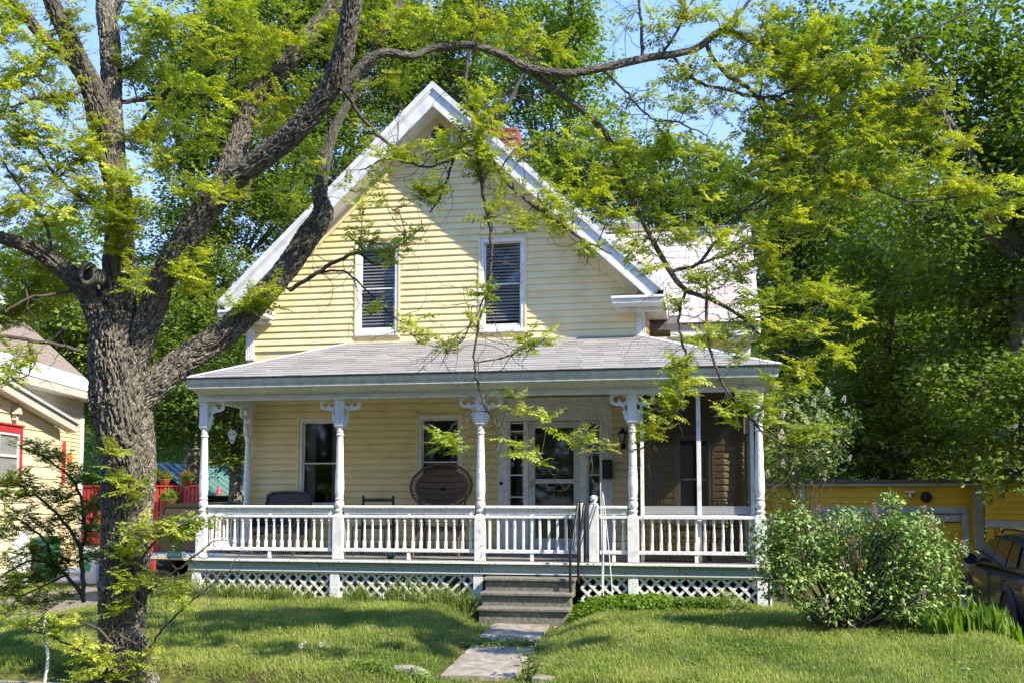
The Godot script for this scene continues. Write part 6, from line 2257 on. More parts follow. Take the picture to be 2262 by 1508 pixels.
# joints of the locust's limbs as [x, y, z, radius], in metres
const LIMBS := {
	"trunk": [[-5.569, -0.066, 6.632, 0.3207], [-5.567, 0.147, 6.647, 0.2851], [-5.564, 0.378, 6.663, 0.2495], [-5.56, 0.645, 6.681, 0.2361], [-5.537, 1.089, 6.709, 0.2405], [-5.503, 1.756, 6.75, 0.2539], [-5.47, 2.289, 6.782, 0.2717], [-5.509, 2.644, 6.814, 0.294], [-5.532, 2.911, 6.837, 0.3163], [-5.546, 3.178, 6.859, 0.3029], [-5.569, 3.489, 6.885, 0.2762], [-5.565, 3.8, 6.906, 0.2316]],
	"leader": [[-5.569, 3.489, 6.885, 0.2254], [-5.553, 3.796, 6.924, 0.2045], [-5.52, 4.191, 6.967, 0.1673], [-5.49, 4.628, 7.013, 0.1426], [-5.488, 4.931, 7.054, 0.126], [-5.559, 5.277, 7.112, 0.1298], [-5.613, 5.577, 7.164, 0.1417], [-5.664, 5.904, 7.257, 0.1247], [-5.76, 6.179, 7.366, 0.0998], [-5.849, 6.449, 7.473, 0.0872], [-5.927, 6.677, 7.564, 0.0788], [-5.992, 6.982, 7.669, 0.0704]],
	"fork_left": [[-5.694, 5.961, 7.287, 0.0883], [-5.823, 6.178, 7.428, 0.0675], [-5.982, 6.314, 7.548, 0.063], [-6.13, 6.499, 7.65, 0.0587], [-6.242, 6.618, 7.74, 0.0506], [-6.446, 6.802, 7.841, 0.0387]],
	"fork_right": [[-5.488, 4.931, 7.054, 0.1138], [-5.538, 5.29, 7.069, 0.114], [-5.582, 5.703, 7.065, 0.1104], [-5.593, 6.066, 7.073, 0.1066], [-5.625, 6.44, 7.064, 0.1029], [-5.68, 6.726, 7.054, 0.0992], [-5.725, 7.105, 7.048, 0.0871]],
	"fork_small": [[-5.628, 6.623, 7.068, 0.0577], [-5.597, 6.803, 7.024, 0.0497], [-5.547, 7.031, 6.98, 0.0416]],
	"left_limb": [[-5.648, 3.489, 6.899, 0.1721], [-5.694, 3.746, 6.977, 0.1468], [-5.805, 4.013, 7.118, 0.113], [-5.966, 4.21, 7.314, 0.0914], [-6.129, 4.332, 7.506, 0.0743], [-6.277, 4.378, 7.689, 0.0616], [-6.497, 4.442, 7.886, 0.0454]],
	"big_limb": [[-5.432, 3.222, 6.841, 0.1557], [-5.304, 3.525, 6.89, 0.1427], [-5.169, 3.825, 6.938, 0.1379], [-5.032, 4.124, 6.975, 0.1373], [-4.835, 4.421, 7.001, 0.1328], [-4.605, 4.715, 7.021, 0.1362], [-4.36, 4.979, 7.056, 0.1393], [-4.072, 5.141, 7.086, 0.1225], [-3.716, 5.353, 7.128, 0.1135], [-3.412, 5.598, 7.192, 0.1046], [-3.191, 5.863, 7.273, 0.1034], [-3.075, 6.117, 7.351, 0.1025], [-3.002, 6.376, 7.417, 0.0943], [-2.915, 6.687, 7.495, 0.0823]],
	"big_limb_fork": [[-4.426, 4.923, 7.033, 0.1198], [-4.352, 5.365, 6.898, 0.1136], [-4.283, 5.733, 6.81, 0.1025], [-4.214, 5.979, 6.754, 0.1155], [-4.033, 6.183, 6.674, 0.0996], [-3.876, 6.448, 6.603, 0.0918], [-3.68, 6.735, 6.527, 0.084], [-3.51, 6.992, 6.453, 0.0802], [-3.374, 7.27, 6.397, 0.0722]],
	"low_limb": [[-5.436, 2.867, 6.817, 0.1721], [-5.224, 3.118, 6.735, 0.1649], [-5.002, 3.34, 6.618, 0.154], [-4.743, 3.545, 6.514, 0.1467], [-4.507, 3.786, 6.407, 0.1436], [-4.276, 4.077, 6.304, 0.1362], [-4.067, 4.387, 6.206, 0.1287], [-3.901, 4.696, 6.117, 0.1297], [-3.781, 4.938, 6.051, 0.1174], [-3.825, 5.151, 6.023, 0.0874], [-3.803, 5.414, 5.987, 0.0703], [-3.761, 5.707, 5.949, 0.0618], [-3.671, 5.989, 5.902, 0.0532], [-3.557, 6.225, 5.847, 0.0445], [-3.355, 6.488, 5.778, 0.0313]],
	"span": [[-3.133, 5.709, 7.271, 0.0461], [-2.946, 5.95, 7.254, 0.043], [-2.747, 6.066, 7.206, 0.0431], [-2.512, 6.051, 7.121, 0.0402], [-2.315, 6.144, 7.051, 0.0342], [-1.997, 6.196, 6.936, 0.0375], [-1.698, 6.121, 6.815, 0.0441], [-1.496, 6.028, 6.731, 0.0474], [-1.144, 5.994, 6.623, 0.0445], [-0.809, 6.062, 6.527, 0.0415], [-0.429, 6.166, 6.424, 0.0384], [0.041, 6.27, 6.305, 0.0354], [0.309, 6.462, 6.229, 0.0355], [0.539, 6.428, 6.144, 0.0292], [0.777, 6.315, 6.052, 0.0195], [1.171, 6.262, 5.935, 0.0131]],
	"span_fork": [[-1.559, 6.049, 6.744, 0.0379], [-1.365, 5.95, 6.599, 0.0352], [-1.145, 5.809, 6.448, 0.0323], [-0.921, 5.651, 6.294, 0.0326], [-0.764, 5.465, 6.19, 0.0295], [-0.709, 5.244, 6.124, 0.0264], [-0.569, 4.917, 6.055, 0.0264], [-0.412, 4.601, 5.983, 0.0265], [-0.205, 4.218, 5.918, 0.0298], [-0.054, 4.03, 5.878, 0.0265], [0.196, 3.932, 5.825, 0.0232], [0.493, 3.753, 5.758, 0.0165], [0.776, 3.486, 5.688, 0.0116], [1.191, 3.294, 5.598, 0.0066]],
	"upper_fork": [[-3.404, 5.59, 7.19, 0.0542], [-3.235, 5.898, 6.937, 0.0636], [-3.039, 6.244, 6.722, 0.0608], [-2.935, 6.599, 6.626, 0.0492], [-2.785, 6.915, 6.519, 0.0414], [-2.631, 7.237, 6.412, 0.0335]],
}
const BOUGHS := [
	[[-1.517, 6.019, 6.734, 0.0256], [-1.721, 5.6, 6.803, 0.0255], [-1.933, 5.331, 6.863, 0.0275], [-1.906, 4.846, 6.823, 0.0254], [-1.833, 4.383, 6.777, 0.0211], [-1.86, 3.919, 6.749, 0.019], [-1.964, 3.581, 6.744, 0.0169], [-2.001, 3.244, 6.727, 0.0148], [-1.947, 2.949, 6.696, 0.0127], [-1.833, 2.696, 6.657, 0.011], [-1.628, 2.464, 6.603, 0.0093], [-1.38, 2.337, 6.549, 0.0068]],
	[[-1.885, 5.226, 6.847, 0.0211], [-1.678, 4.92, 6.685, 0.0214], [-1.381, 4.692, 6.513, 0.0194], [-1.012, 4.459, 6.327, 0.0153], [-0.76, 4.341, 6.222, 0.011]],
	[[-2.001, 3.244, 6.727, 0.011], [-1.733, 3.279, 6.732, 0.0093], [-1.496, 3.389, 6.747, 0.0084], [-1.393, 3.439, 6.732, 0.0059]],
	[[-1.868, 3.919, 6.751, 0.0127], [-1.983, 3.662, 6.774, 0.0105], [-2.148, 3.407, 6.806, 0.0084], [-2.456, 3.405, 6.872, 0.0067], [-2.598, 3.573, 6.91, 0.0059]],
	[[0.17, 6.322, 6.265, 0.0305], [0.339, 6.07, 6.196, 0.0262], [0.597, 5.916, 6.087, 0.0241], [0.857, 5.673, 5.971, 0.022], [1.16, 5.372, 5.874, 0.0221], [1.352, 5.129, 5.822, 0.0199], [1.652, 5.057, 5.782, 0.0176], [2.014, 4.875, 5.724, 0.0154], [2.356, 4.86, 5.681, 0.0132], [2.74, 4.907, 5.635, 0.011], [3.121, 4.923, 5.586, 0.0079]],
	[[-0.173, 6.222, 6.351, 0.0217], [0.08, 5.983, 6.237, 0.0218], [0.38, 5.904, 6.156, 0.0219], [0.768, 5.847, 6.061, 0.0197], [1.026, 5.926, 6.04, 0.0175], [1.625, 6.17, 5.989, 0.0139], [2.261, 6.434, 5.932, 0.0113], [2.807, 6.682, 5.891, 0.0078]],
	[[0.768, 5.847, 6.061, 0.0175], [1.119, 5.761, 5.93, 0.0159], [1.555, 5.724, 5.827, 0.0141], [1.996, 5.909, 5.739, 0.0115], [2.435, 5.957, 5.653, 0.008]],
	[[1.16, 5.372, 5.874, 0.0159], [1.027, 5.069, 5.856, 0.0142], [0.765, 4.854, 5.868, 0.0124], [0.503, 4.772, 5.89, 0.0098]],
	[[-0.205, 4.218, 5.918, 0.0268], [0.059, 4.271, 5.894, 0.0246], [0.26, 4.511, 5.895, 0.0223], [0.504, 4.777, 5.87, 0.0178], [0.857, 4.999, 5.821, 0.0156], [1.208, 5.171, 5.79, 0.0133]],
	[[0.059, 4.271, 5.894, 0.0179], [0.369, 4.39, 5.816, 0.0157], [0.681, 4.571, 5.762, 0.0134], [1.036, 4.794, 5.713, 0.0099]],
	[[-0.054, 4.03, 5.878, 0.0224], [-0.123, 3.711, 5.908, 0.02], [-0.061, 3.394, 5.915, 0.0177], [-0.06, 3.08, 5.933, 0.0155], [-0.176, 2.792, 5.955, 0.0132], [-0.396, 2.527, 5.996, 0.0114], [-0.656, 2.416, 6.056, 0.0097], [-0.955, 2.481, 6.136, 0.0079], [-1.189, 2.545, 6.203, 0.0057]],
	[[0.143, 3.95, 5.836, 0.0224], [0.164, 3.511, 5.842, 0.02], [0.297, 3.084, 5.828, 0.0177], [0.477, 2.839, 5.798, 0.0155], [0.69, 2.604, 5.763, 0.0133], [0.904, 2.484, 5.736, 0.011], [1.164, 2.462, 5.687, 0.0079]],
	[[0.562, 2.75, 5.786, 0.0115], [0.776, 2.616, 5.769, 0.0097], [1.165, 2.55, 5.693, 0.0079], [1.468, 2.484, 5.633, 0.0053]],
	[[0.493, 3.753, 5.758, 0.0179], [0.759, 3.766, 5.69, 0.0157], [1.114, 3.814, 5.609, 0.0135], [1.473, 3.998, 5.536, 0.009]],
	[[-4.047, 4.104, 6.244, 0.0325], [-3.734, 4.253, 6.299, 0.0298], [-3.534, 4.356, 6.321, 0.0274], [-3.292, 4.426, 6.333, 0.0227], [-3.102, 4.303, 6.33, 0.0181], [-2.871, 4.479, 6.321, 0.0136], [-2.619, 4.676, 6.31, 0.009]],
	[[-3.734, 4.253, 6.299, 0.0184], [-3.463, 4.267, 6.251, 0.0138], [-3.195, 4.038, 6.186, 0.0119], [-2.972, 3.809, 6.129, 0.0092], [-2.815, 3.717, 6.094, 0.0064]],
	[[-3.191, 5.863, 7.273, 0.0291], [-3.004, 5.521, 7.072, 0.0254], [-2.787, 5.303, 6.915, 0.0214], [-2.613, 5.214, 6.826, 0.0172], [-2.393, 5.295, 6.74, 0.013]],
	[[-1.933, 5.331, 6.863, 0.0211], [-2.134, 5.226, 6.892, 0.019], [-2.221, 4.973, 6.89, 0.0169], [-2.328, 4.72, 6.891, 0.0127], [-2.391, 4.636, 6.897, 0.0085]],
	[[-2.177, 5.142, 6.894, 0.0169], [-2.386, 5.057, 6.926, 0.0148], [-2.593, 5.099, 6.967, 0.0127], [-2.801, 5.142, 7.008, 0.0106], [-3.026, 5.053, 6.991, 0.0076]],
	[[-5.651, 5.939, 7.278, 0.0305], [-5.766, 5.772, 7.491, 0.0256], [-5.954, 5.711, 7.623, 0.0211], [-6.138, 5.588, 7.749, 0.0167], [-6.317, 5.445, 7.874, 0.0124]],
	[[-5.975, 4.21, 7.316, 0.0259], [-5.992, 4.536, 7.444, 0.0214], [-6.091, 4.762, 7.58, 0.0169], [-6.187, 4.983, 7.715, 0.0125], [-6.239, 5.157, 7.839, 0.0083]],
	[[-5.552, 4.749, 7.073, 0.0309], [-5.754, 4.865, 7.322, 0.0259], [-5.943, 5.09, 7.475, 0.0214], [-6.084, 5.352, 7.621, 0.0148], [-6.222, 5.442, 7.754, 0.0105]],
	[[-5.813, 4.026, 7.121, 0.0263], [-5.978, 3.917, 7.296, 0.0216], [-6.168, 3.854, 7.428, 0.0171], [-6.312, 3.708, 7.546, 0.0127]],
	[[-6.329, 3.481, 7.634, 0.0251], [-6.075, 3.447, 7.535, 0.0252], [-5.817, 3.404, 7.434, 0.0254], [-5.648, 3.357, 7.349, 0.0255]],
	[[-6.075, 3.439, 7.534, 0.0126], [-6.068, 3.244, 7.468, 0.011], [-6.112, 3.117, 7.467, 0.0085], [-6.237, 3.075, 7.487, 0.0063]],
	[[-4.987, 6.018, 6.857, 0.0405], [-5.249, 5.93, 6.949, 0.0358], [-5.486, 5.866, 7.039, 0.0312]],
	[[-4.214, 5.979, 6.754, 0.0359], [-4.545, 6.038, 6.727, 0.0362], [-4.837, 6.036, 6.729, 0.0409], [-5.038, 6.058, 6.767, 0.0409], [-5.286, 5.9, 6.801, 0.0273], [-5.468, 5.65, 6.816, 0.0182]],
	[[-4.072, 5.141, 7.086, 0.0215], [-4.139, 4.792, 7.125, 0.0171], [-4.284, 4.777, 7.201, 0.0127], [-4.51, 4.804, 7.295, 0.0106]],
	[[-4.02, 6.183, 6.672, 0.0316], [-3.943, 5.968, 6.561, 0.0273], [-3.877, 5.668, 6.477, 0.0228], [-3.946, 5.32, 6.414, 0.0161]],
	[[-1.997, 6.196, 6.936, 0.0254], [-1.911, 6.491, 6.941, 0.0211], [-1.948, 6.786, 6.969, 0.0169]],
	[[-1.997, 6.196, 6.936, 0.0211], [-2.032, 5.838, 6.968, 0.0189], [-1.974, 5.544, 6.936, 0.0168]],
	[[-0.429, 6.166, 6.424, 0.026], [-0.432, 6.458, 6.466, 0.0216], [-0.462, 6.707, 6.509, 0.0172], [-0.501, 6.869, 6.548, 0.0129]],
	[[-0.258, 6.192, 6.384, 0.0217], [-0.084, 6.458, 6.402, 0.0173], [0.046, 6.707, 6.416, 0.0129], [0.112, 6.869, 6.436, 0.0086]],
	[[0.322, 6.462, 6.226, 0.0262], [0.518, 6.679, 6.206, 0.0218], [0.693, 6.897, 6.19, 0.0175]],
	[[-0.809, 6.062, 6.527, 0.0215], [-0.601, 5.855, 6.454, 0.0173], [-0.352, 5.616, 6.34, 0.0152], [-0.096, 5.573, 6.29, 0.013], [0.159, 5.461, 6.185, 0.0087]],
	[[-5.296, 0.939, 6.909, 0.0217], [-5.122, 1.095, 6.939, 0.0194], [-4.771, 1.339, 6.994, 0.015], [-4.45, 1.576, 7.004, 0.0085]],
	[[-5.399, 2.043, 7.057, 0.0173], [-5.398, 2.214, 7.12, 0.0129], [-5.409, 2.384, 7.185, 0.0085]],
	[[-5.246, 1.311, 6.977, 0.0216], [-5.02, 1.574, 7.056, 0.0171], [-4.783, 1.703, 7.073, 0.0127], [-4.507, 1.768, 7.079, 0.0085]],
	[[-5.514, 0.32, 6.955, 0.0216], [-5.645, 0.545, 7.199, 0.0169], [-5.911, 0.728, 7.363, 0.0125], [-6.083, 0.797, 7.45, 0.0083]],
	[[-5.259, 0.342, 6.91, 0.0173], [-4.989, 0.7, 6.989, 0.015], [-4.641, 1.009, 7.049, 0.0127], [-4.196, 1.345, 7.094, 0.0067]],
	[[-5.439, 0.607, 7.013, 0.0215], [-5.556, 0.743, 7.095, 0.0171], [-5.663, 0.826, 7.171, 0.0085]],
	[[-5.37, 0.697, 7.038, 0.0171], [-5.172, 0.622, 7.068, 0.0149], [-5.019, 0.672, 7.094, 0.0085]],
]
# middles of the leafy sprays as [x, y, z, half width, half height, number of leaf bunches]
const SPRAYS := [
	[-6.17, 5.44, 7.64, 0.25, 0.25, 13], [-5.89, 5.77, 7.51, 0.21, 0.17, 10], [-6.16, 5.94, 7.68, 0.17, 0.17, 7], [-5.99, 5.41, 7.56, 0.26, 0.21, 12], [-5.80, 5.15, 7.40, 0.26, 0.21, 13], [-6.09, 4.93, 7.59, 0.30, 0.25, 17],
	[-6.19, 4.61, 7.69, 0.21, 0.21, 13], [-5.91, 4.66, 7.44, 0.30, 0.21, 17], [-5.71, 4.91, 7.32, 0.22, 0.17, 10], [-6.36, 4.40, 6.99, 0.41, 0.23, 23], [-6.56, 4.11, 7.11, 0.27, 0.27, 19], [-6.25, 4.06, 6.85, 0.32, 0.18, 17],
	[-6.50, 3.86, 6.98, 0.32, 0.18, 17], [-6.65, 3.75, 7.10, 0.18, 0.18, 10], [-5.22, 4.93, 7.43, 0.17, 0.13, 10], [-5.28, 4.59, 7.42, 0.23, 0.17, 20], [-5.16, 4.65, 7.35, 0.17, 0.17, 12], [-5.48, 4.83, 7.37, 0.13, 0.13, 7],
	[-5.28, 4.34, 7.30, 0.13, 0.09, 6], [-5.21, 4.05, 7.17, 0.11, 0.09, 4], [-4.81, 6.46, 7.16, 0.26, 0.22, 6], [-5.16, 6.33, 7.12, 0.13, 0.18, 6], [-4.55, 6.16, 7.19, 0.30, 0.26, 8], [-4.95, 5.94, 7.05, 0.26, 0.22, 7],
	[-4.52, 5.76, 7.06, 0.26, 0.22, 7], [-5.23, 5.53, 6.97, 0.22, 0.18, 12], [-4.74, 5.42, 7.07, 0.31, 0.22, 8], [-4.33, 6.46, 7.18, 0.26, 0.22, 5], [-4.17, 6.29, 6.93, 0.26, 0.22, 6], [-4.21, 6.64, 7.06, 0.26, 0.13, 4],
	[-3.90, 6.55, 6.90, 0.22, 0.22, 5], [-3.90, 5.97, 6.66, 0.23, 0.23, 5], [-4.04, 5.62, 6.76, 0.27, 0.18, 6], [-3.68, 6.29, 6.74, 0.22, 0.22, 4], [-5.04, 5.16, 7.11, 0.26, 0.17, 6], [-4.58, 4.88, 7.26, 0.21, 0.11, 5],
	[-4.28, 4.78, 7.25, 0.21, 0.08, 5], [-4.81, 4.13, 7.10, 0.17, 0.13, 7], [-4.67, 3.98, 6.96, 0.17, 0.13, 6], [-4.75, 4.33, 7.00, 0.13, 0.13, 4], [-4.28, 3.93, 6.58, 0.16, 0.09, 6], [-4.15, 3.98, 6.56, 0.11, 0.09, 4],
	[-4.42, 3.86, 6.60, 0.11, 0.07, 3], [-3.77, 5.28, 6.38, 0.18, 0.28, 4], [-3.90, 5.47, 6.52, 0.18, 0.18, 3], [-3.96, 5.01, 6.50, 0.14, 0.14, 2], [-5.00, 5.67, 7.04, 0.22, 0.18, 4], [-4.17, 5.94, 6.91, 0.18, 0.22, 3],
	[-2.93, 6.46, 6.92, 0.26, 0.26, 7], [-2.63, 6.50, 6.87, 0.26, 0.22, 7], [-2.35, 6.41, 6.91, 0.26, 0.21, 6], [-2.04, 6.45, 6.96, 0.25, 0.21, 7], [-1.76, 6.41, 6.81, 0.26, 0.21, 6], [-2.78, 5.94, 6.96, 0.21, 0.17, 4],
	[-3.03, 5.42, 6.87, 0.22, 0.22, 4], [-3.38, 6.46, 6.80, 0.18, 0.26, 7], [-1.57, 6.46, 6.67, 0.26, 0.22, 5], [-1.36, 6.24, 6.62, 0.22, 0.17, 4], [-3.08, 5.77, 7.00, 0.15, 0.15, 2], [-1.88, 5.55, 7.02, 0.19, 0.17, 7],
	[-1.78, 5.67, 6.96, 0.17, 0.15, 4], [-2.05, 5.32, 7.04, 0.15, 0.12, 4], [-1.90, 5.32, 6.96, 0.21, 0.13, 5], [-2.32, 5.15, 7.02, 0.17, 0.10, 4], [-2.58, 5.12, 7.02, 0.15, 0.09, 4], [-2.79, 5.15, 7.06, 0.15, 0.08, 3],
	[-1.99, 5.11, 6.96, 0.13, 0.10, 3], [-2.93, 4.97, 7.02, 0.13, 0.08, 2], [-3.05, 4.89, 7.04, 0.11, 0.08, 2], [-2.38, 4.77, 7.01, 0.13, 0.15, 6], [-2.99, 4.89, 6.41, 0.16, 0.11, 3], [-3.17, 4.81, 6.44, 0.14, 0.11, 2],
	[-3.18, 4.47, 6.52, 0.16, 0.11, 5], [-2.98, 4.38, 6.48, 0.18, 0.11, 5], [-2.79, 4.47, 6.45, 0.16, 0.11, 4], [-2.62, 4.63, 6.38, 0.09, 0.07, 1], [-3.17, 3.84, 6.27, 0.09, 0.11, 4], [-2.56, 3.56, 6.95, 0.08, 0.05, 3],
	[-2.18, 3.36, 6.87, 0.15, 0.04, 4], [-1.49, 3.40, 6.80, 0.09, 0.06, 4], [-1.34, 3.41, 6.77, 0.08, 0.05, 3], [-2.44, 3.42, 6.92, 0.08, 0.04, 2], [-1.84, 4.92, 6.87, 0.13, 0.17, 4], [-1.68, 4.80, 6.78, 0.17, 0.17, 4],
	[-1.58, 4.54, 6.64, 0.17, 0.13, 5], [-1.37, 4.81, 6.57, 0.17, 0.17, 5], [-1.82, 4.62, 6.84, 0.08, 0.17, 2], [-1.89, 3.87, 6.80, 0.08, 0.08, 3], [-1.99, 3.65, 6.86, 0.08, 0.05, 2], [-1.21, 4.56, 6.47, 0.15, 0.13, 4],
	[-1.50, 5.29, 6.58, 0.22, 0.22, 5], [-1.22, 5.11, 6.41, 0.26, 0.22, 7], [-1.01, 4.82, 6.30, 0.26, 0.22, 8], [-0.80, 5.06, 6.23, 0.26, 0.22, 7], [-0.76, 4.62, 6.19, 0.22, 0.22, 7], [-0.54, 5.25, 6.14, 0.27, 0.27, 7],
	[-1.14, 5.50, 6.32, 0.22, 0.22, 5], [-0.46, 4.91, 6.05, 0.22, 0.22, 6], [-0.19, 5.18, 6.03, 0.27, 0.27, 11], [-0.27, 5.45, 6.16, 0.22, 0.18, 4], [0.07, 5.32, 6.09, 0.22, 0.22, 8], [0.11, 4.96, 5.95, 0.27, 0.22, 11],
	[-0.15, 4.64, 5.98, 0.27, 0.22, 11], [-0.46, 4.47, 6.02, 0.22, 0.18, 5], [0.15, 4.55, 5.92, 0.22, 0.18, 8], [-0.98, 4.35, 6.21, 0.18, 0.13, 3], [0.42, 5.00, 5.90, 0.22, 0.22, 9], [-0.80, 5.43, 6.20, 0.18, 0.13, 3],
	[-0.47, 4.24, 6.01, 0.18, 0.13, 3], [0.08, 6.09, 6.29, 0.17, 0.13, 5], [0.30, 6.50, 6.23, 0.22, 0.17, 6], [0.56, 6.29, 6.17, 0.26, 0.22, 10], [-0.09, 5.94, 6.26, 0.17, 0.11, 4], [0.77, 6.55, 6.15, 0.26, 0.22, 11],
	[1.03, 6.33, 6.09, 0.26, 0.22, 13], [1.33, 6.50, 6.05, 0.22, 0.17, 9], [0.72, 5.98, 6.12, 0.26, 0.17, 11], [1.11, 5.94, 6.05, 0.26, 0.22, 14], [1.46, 6.07, 5.99, 0.26, 0.22, 12], [1.76, 6.16, 5.94, 0.22, 0.17, 8],
	[0.86, 5.63, 5.97, 0.26, 0.18, 11], [1.25, 5.63, 5.90, 0.26, 0.22, 14], [1.59, 5.72, 5.84, 0.26, 0.22, 13], [1.90, 5.85, 5.79, 0.22, 0.18, 9], [2.12, 5.98, 5.76, 0.18, 0.15, 6], [1.03, 5.28, 5.91, 0.26, 0.18, 12],
	[1.42, 5.32, 5.84, 0.26, 0.18, 13], [1.76, 5.41, 5.79, 0.26, 0.18, 12], [2.07, 5.58, 5.74, 0.26, 0.18, 10], [2.38, 5.72, 5.70, 0.22, 0.18, 7], [2.55, 5.50, 5.65, 0.18, 0.13, 5], [0.77, 5.34, 5.91, 0.22, 0.18, 9],
	[0.60, 5.63, 6.01, 0.22, 0.18, 6], [1.28, 5.01, 5.85, 0.22, 0.15, 9], [1.63, 4.97, 5.78, 0.22, 0.15, 9], [1.98, 5.14, 5.73, 0.26, 0.15, 10], [2.33, 5.23, 5.67, 0.22, 0.15, 7], [2.44, 4.96, 5.67, 0.22, 0.15, 8],
	[2.74, 4.95, 5.64, 0.18, 0.13, 6], [2.95, 4.77, 5.61, 0.17, 0.13, 6], [3.12, 4.90, 5.58, 0.13, 0.13, 4], [0.94, 4.94, 5.85, 0.22, 0.16, 8], [0.68, 5.07, 5.91, 0.22, 0.18, 8], [0.54, 4.51, 5.84, 0.27, 0.18, 10],
	[0.90, 4.64, 5.79, 0.27, 0.18, 9], [1.20, 4.64, 5.73, 0.22, 0.18, 8], [0.41, 4.21, 5.79, 0.27, 0.18, 9], [0.76, 4.26, 5.73, 0.22, 0.18, 8], [0.15, 4.12, 5.85, 0.22, 0.18, 7], [0.67, 3.94, 5.73, 0.27, 0.16, 10],
	[1.03, 3.99, 5.64, 0.27, 0.16, 9], [1.34, 3.95, 5.56, 0.27, 0.16, 8], [1.56, 3.82, 5.51, 0.18, 0.14, 4], [0.40, 3.67, 5.77, 0.22, 0.16, 7], [0.76, 3.59, 5.69, 0.22, 0.13, 8], [1.11, 3.59, 5.59, 0.27, 0.13, 7],
	[1.38, 3.46, 5.54, 0.18, 0.11, 4], [1.06, 3.23, 5.61, 0.18, 0.08, 6], [0.14, 3.58, 5.83, 0.18, 0.13, 5], [-0.21, 3.85, 5.91, 0.16, 0.11, 4], [0.49, 3.36, 5.73, 0.16, 0.10, 4], [-0.08, 3.21, 5.97, 0.13, 0.15, 8],
	[-0.17, 2.99, 5.97, 0.11, 0.13, 5], [-0.31, 2.81, 5.98, 0.12, 0.13, 6], [-0.39, 2.59, 6.03, 0.11, 0.07, 4], [-0.85, 2.45, 6.13, 0.08, 0.05, 2], [-1.04, 2.52, 6.17, 0.10, 0.05, 2], [-1.17, 2.54, 6.22, 0.07, 0.03, 1],
	[0.48, 2.90, 5.82, 0.09, 0.11, 5], [0.34, 2.81, 5.86, 0.11, 0.07, 4], [0.67, 2.77, 5.80, 0.11, 0.10, 6], [0.74, 3.13, 5.73, 0.07, 0.07, 2], [0.99, 3.00, 5.66, 0.18, 0.08, 6], [1.16, 2.64, 5.72, 0.12, 0.08, 6],
	[0.99, 2.53, 5.74, 0.08, 0.06, 4], [-1.70, 2.94, 6.67, 0.13, 0.06, 2], [-1.62, 2.76, 6.64, 0.13, 0.05, 2], [-1.30, 2.70, 6.58, 0.06, 0.05, 2], [-2.27, 2.53, 6.72, 0.13, 0.08, 5], [-2.19, 2.42, 6.70, 0.08, 0.04, 3],
	[-1.60, 2.42, 6.62, 0.13, 0.05, 2], [-1.42, 2.34, 6.58, 0.08, 0.04, 2], [-6.20, 6.37, 7.71, 0.21, 0.21, 12], [-5.98, 6.09, 7.60, 0.21, 0.17, 12], [-5.78, 6.46, 7.44, 0.13, 0.22, 7], [-5.35, 6.60, 7.07, 0.13, 0.22, 7],
	[-5.35, 6.16, 7.04, 0.16, 0.18, 9], [-5.02, 6.64, 7.21, 0.17, 0.15, 3], [-5.62, 5.29, 7.33, 0.13, 0.17, 7], [-6.24, 6.53, 7.73, 0.17, 0.13, 7], [-6.22, 5.69, 7.77, 0.13, 0.13, 7], [-5.66, 5.55, 7.35, 0.11, 0.13, 4],
	[-0.59, 6.54, 6.50, 0.13, 0.13, 2], [-0.30, 6.37, 6.43, 0.15, 0.13, 2], [-0.08, 6.59, 6.41, 0.15, 0.13, 4], [-0.35, 5.79, 6.35, 0.15, 0.13, 2], [-0.01, 5.72, 6.23, 0.17, 0.13, 5], [0.29, 5.76, 6.18, 0.15, 0.13, 4],
	[0.42, 6.03, 6.18, 0.15, 0.13, 4], [-0.65, 5.68, 6.35, 0.13, 0.13, 2], [0.17, 6.68, 6.27, 0.15, 0.13, 4], [-6.14, 3.24, 7.53, 0.17, 0.09, 6], [-6.21, 3.08, 7.58, 0.10, 0.05, 3], [-5.41, 2.40, 7.19, 0.11, 0.11, 3],
	[-5.34, 2.15, 7.16, 0.13, 0.11, 4], [-5.18, 2.08, 7.12, 0.13, 0.11, 4], [-5.04, 1.70, 7.07, 0.13, 0.09, 3], [-5.21, 1.59, 7.04, 0.15, 0.13, 5], [-4.91, 1.69, 7.09, 0.17, 0.08, 5], [-4.67, 1.66, 7.10, 0.17, 0.06, 5],
	[-4.53, 1.73, 7.08, 0.11, 0.06, 3], [-5.37, 1.40, 7.06, 0.13, 0.11, 4], [-5.00, 1.23, 7.03, 0.15, 0.07, 4], [-5.22, 1.16, 7.01, 0.13, 0.11, 4], [-4.79, 1.17, 7.04, 0.17, 0.11, 5], [-5.83, 0.77, 7.35, 0.19, 0.10, 5],
	[-6.04, 0.82, 7.44, 0.17, 0.09, 4], [-5.64, 0.59, 7.20, 0.17, 0.08, 4], [-5.50, 0.44, 7.06, 0.13, 0.09, 4], [-5.12, 0.53, 7.00, 0.15, 0.09, 4], [-5.29, 0.32, 7.02, 0.17, 0.08, 5], [-5.61, 0.33, 7.18, 0.17, 0.06, 4],
	[-4.72, 0.97, 7.06, 0.13, 0.06, 2], [-5.39, 0.95, 7.03, 0.13, 0.11, 3],
]

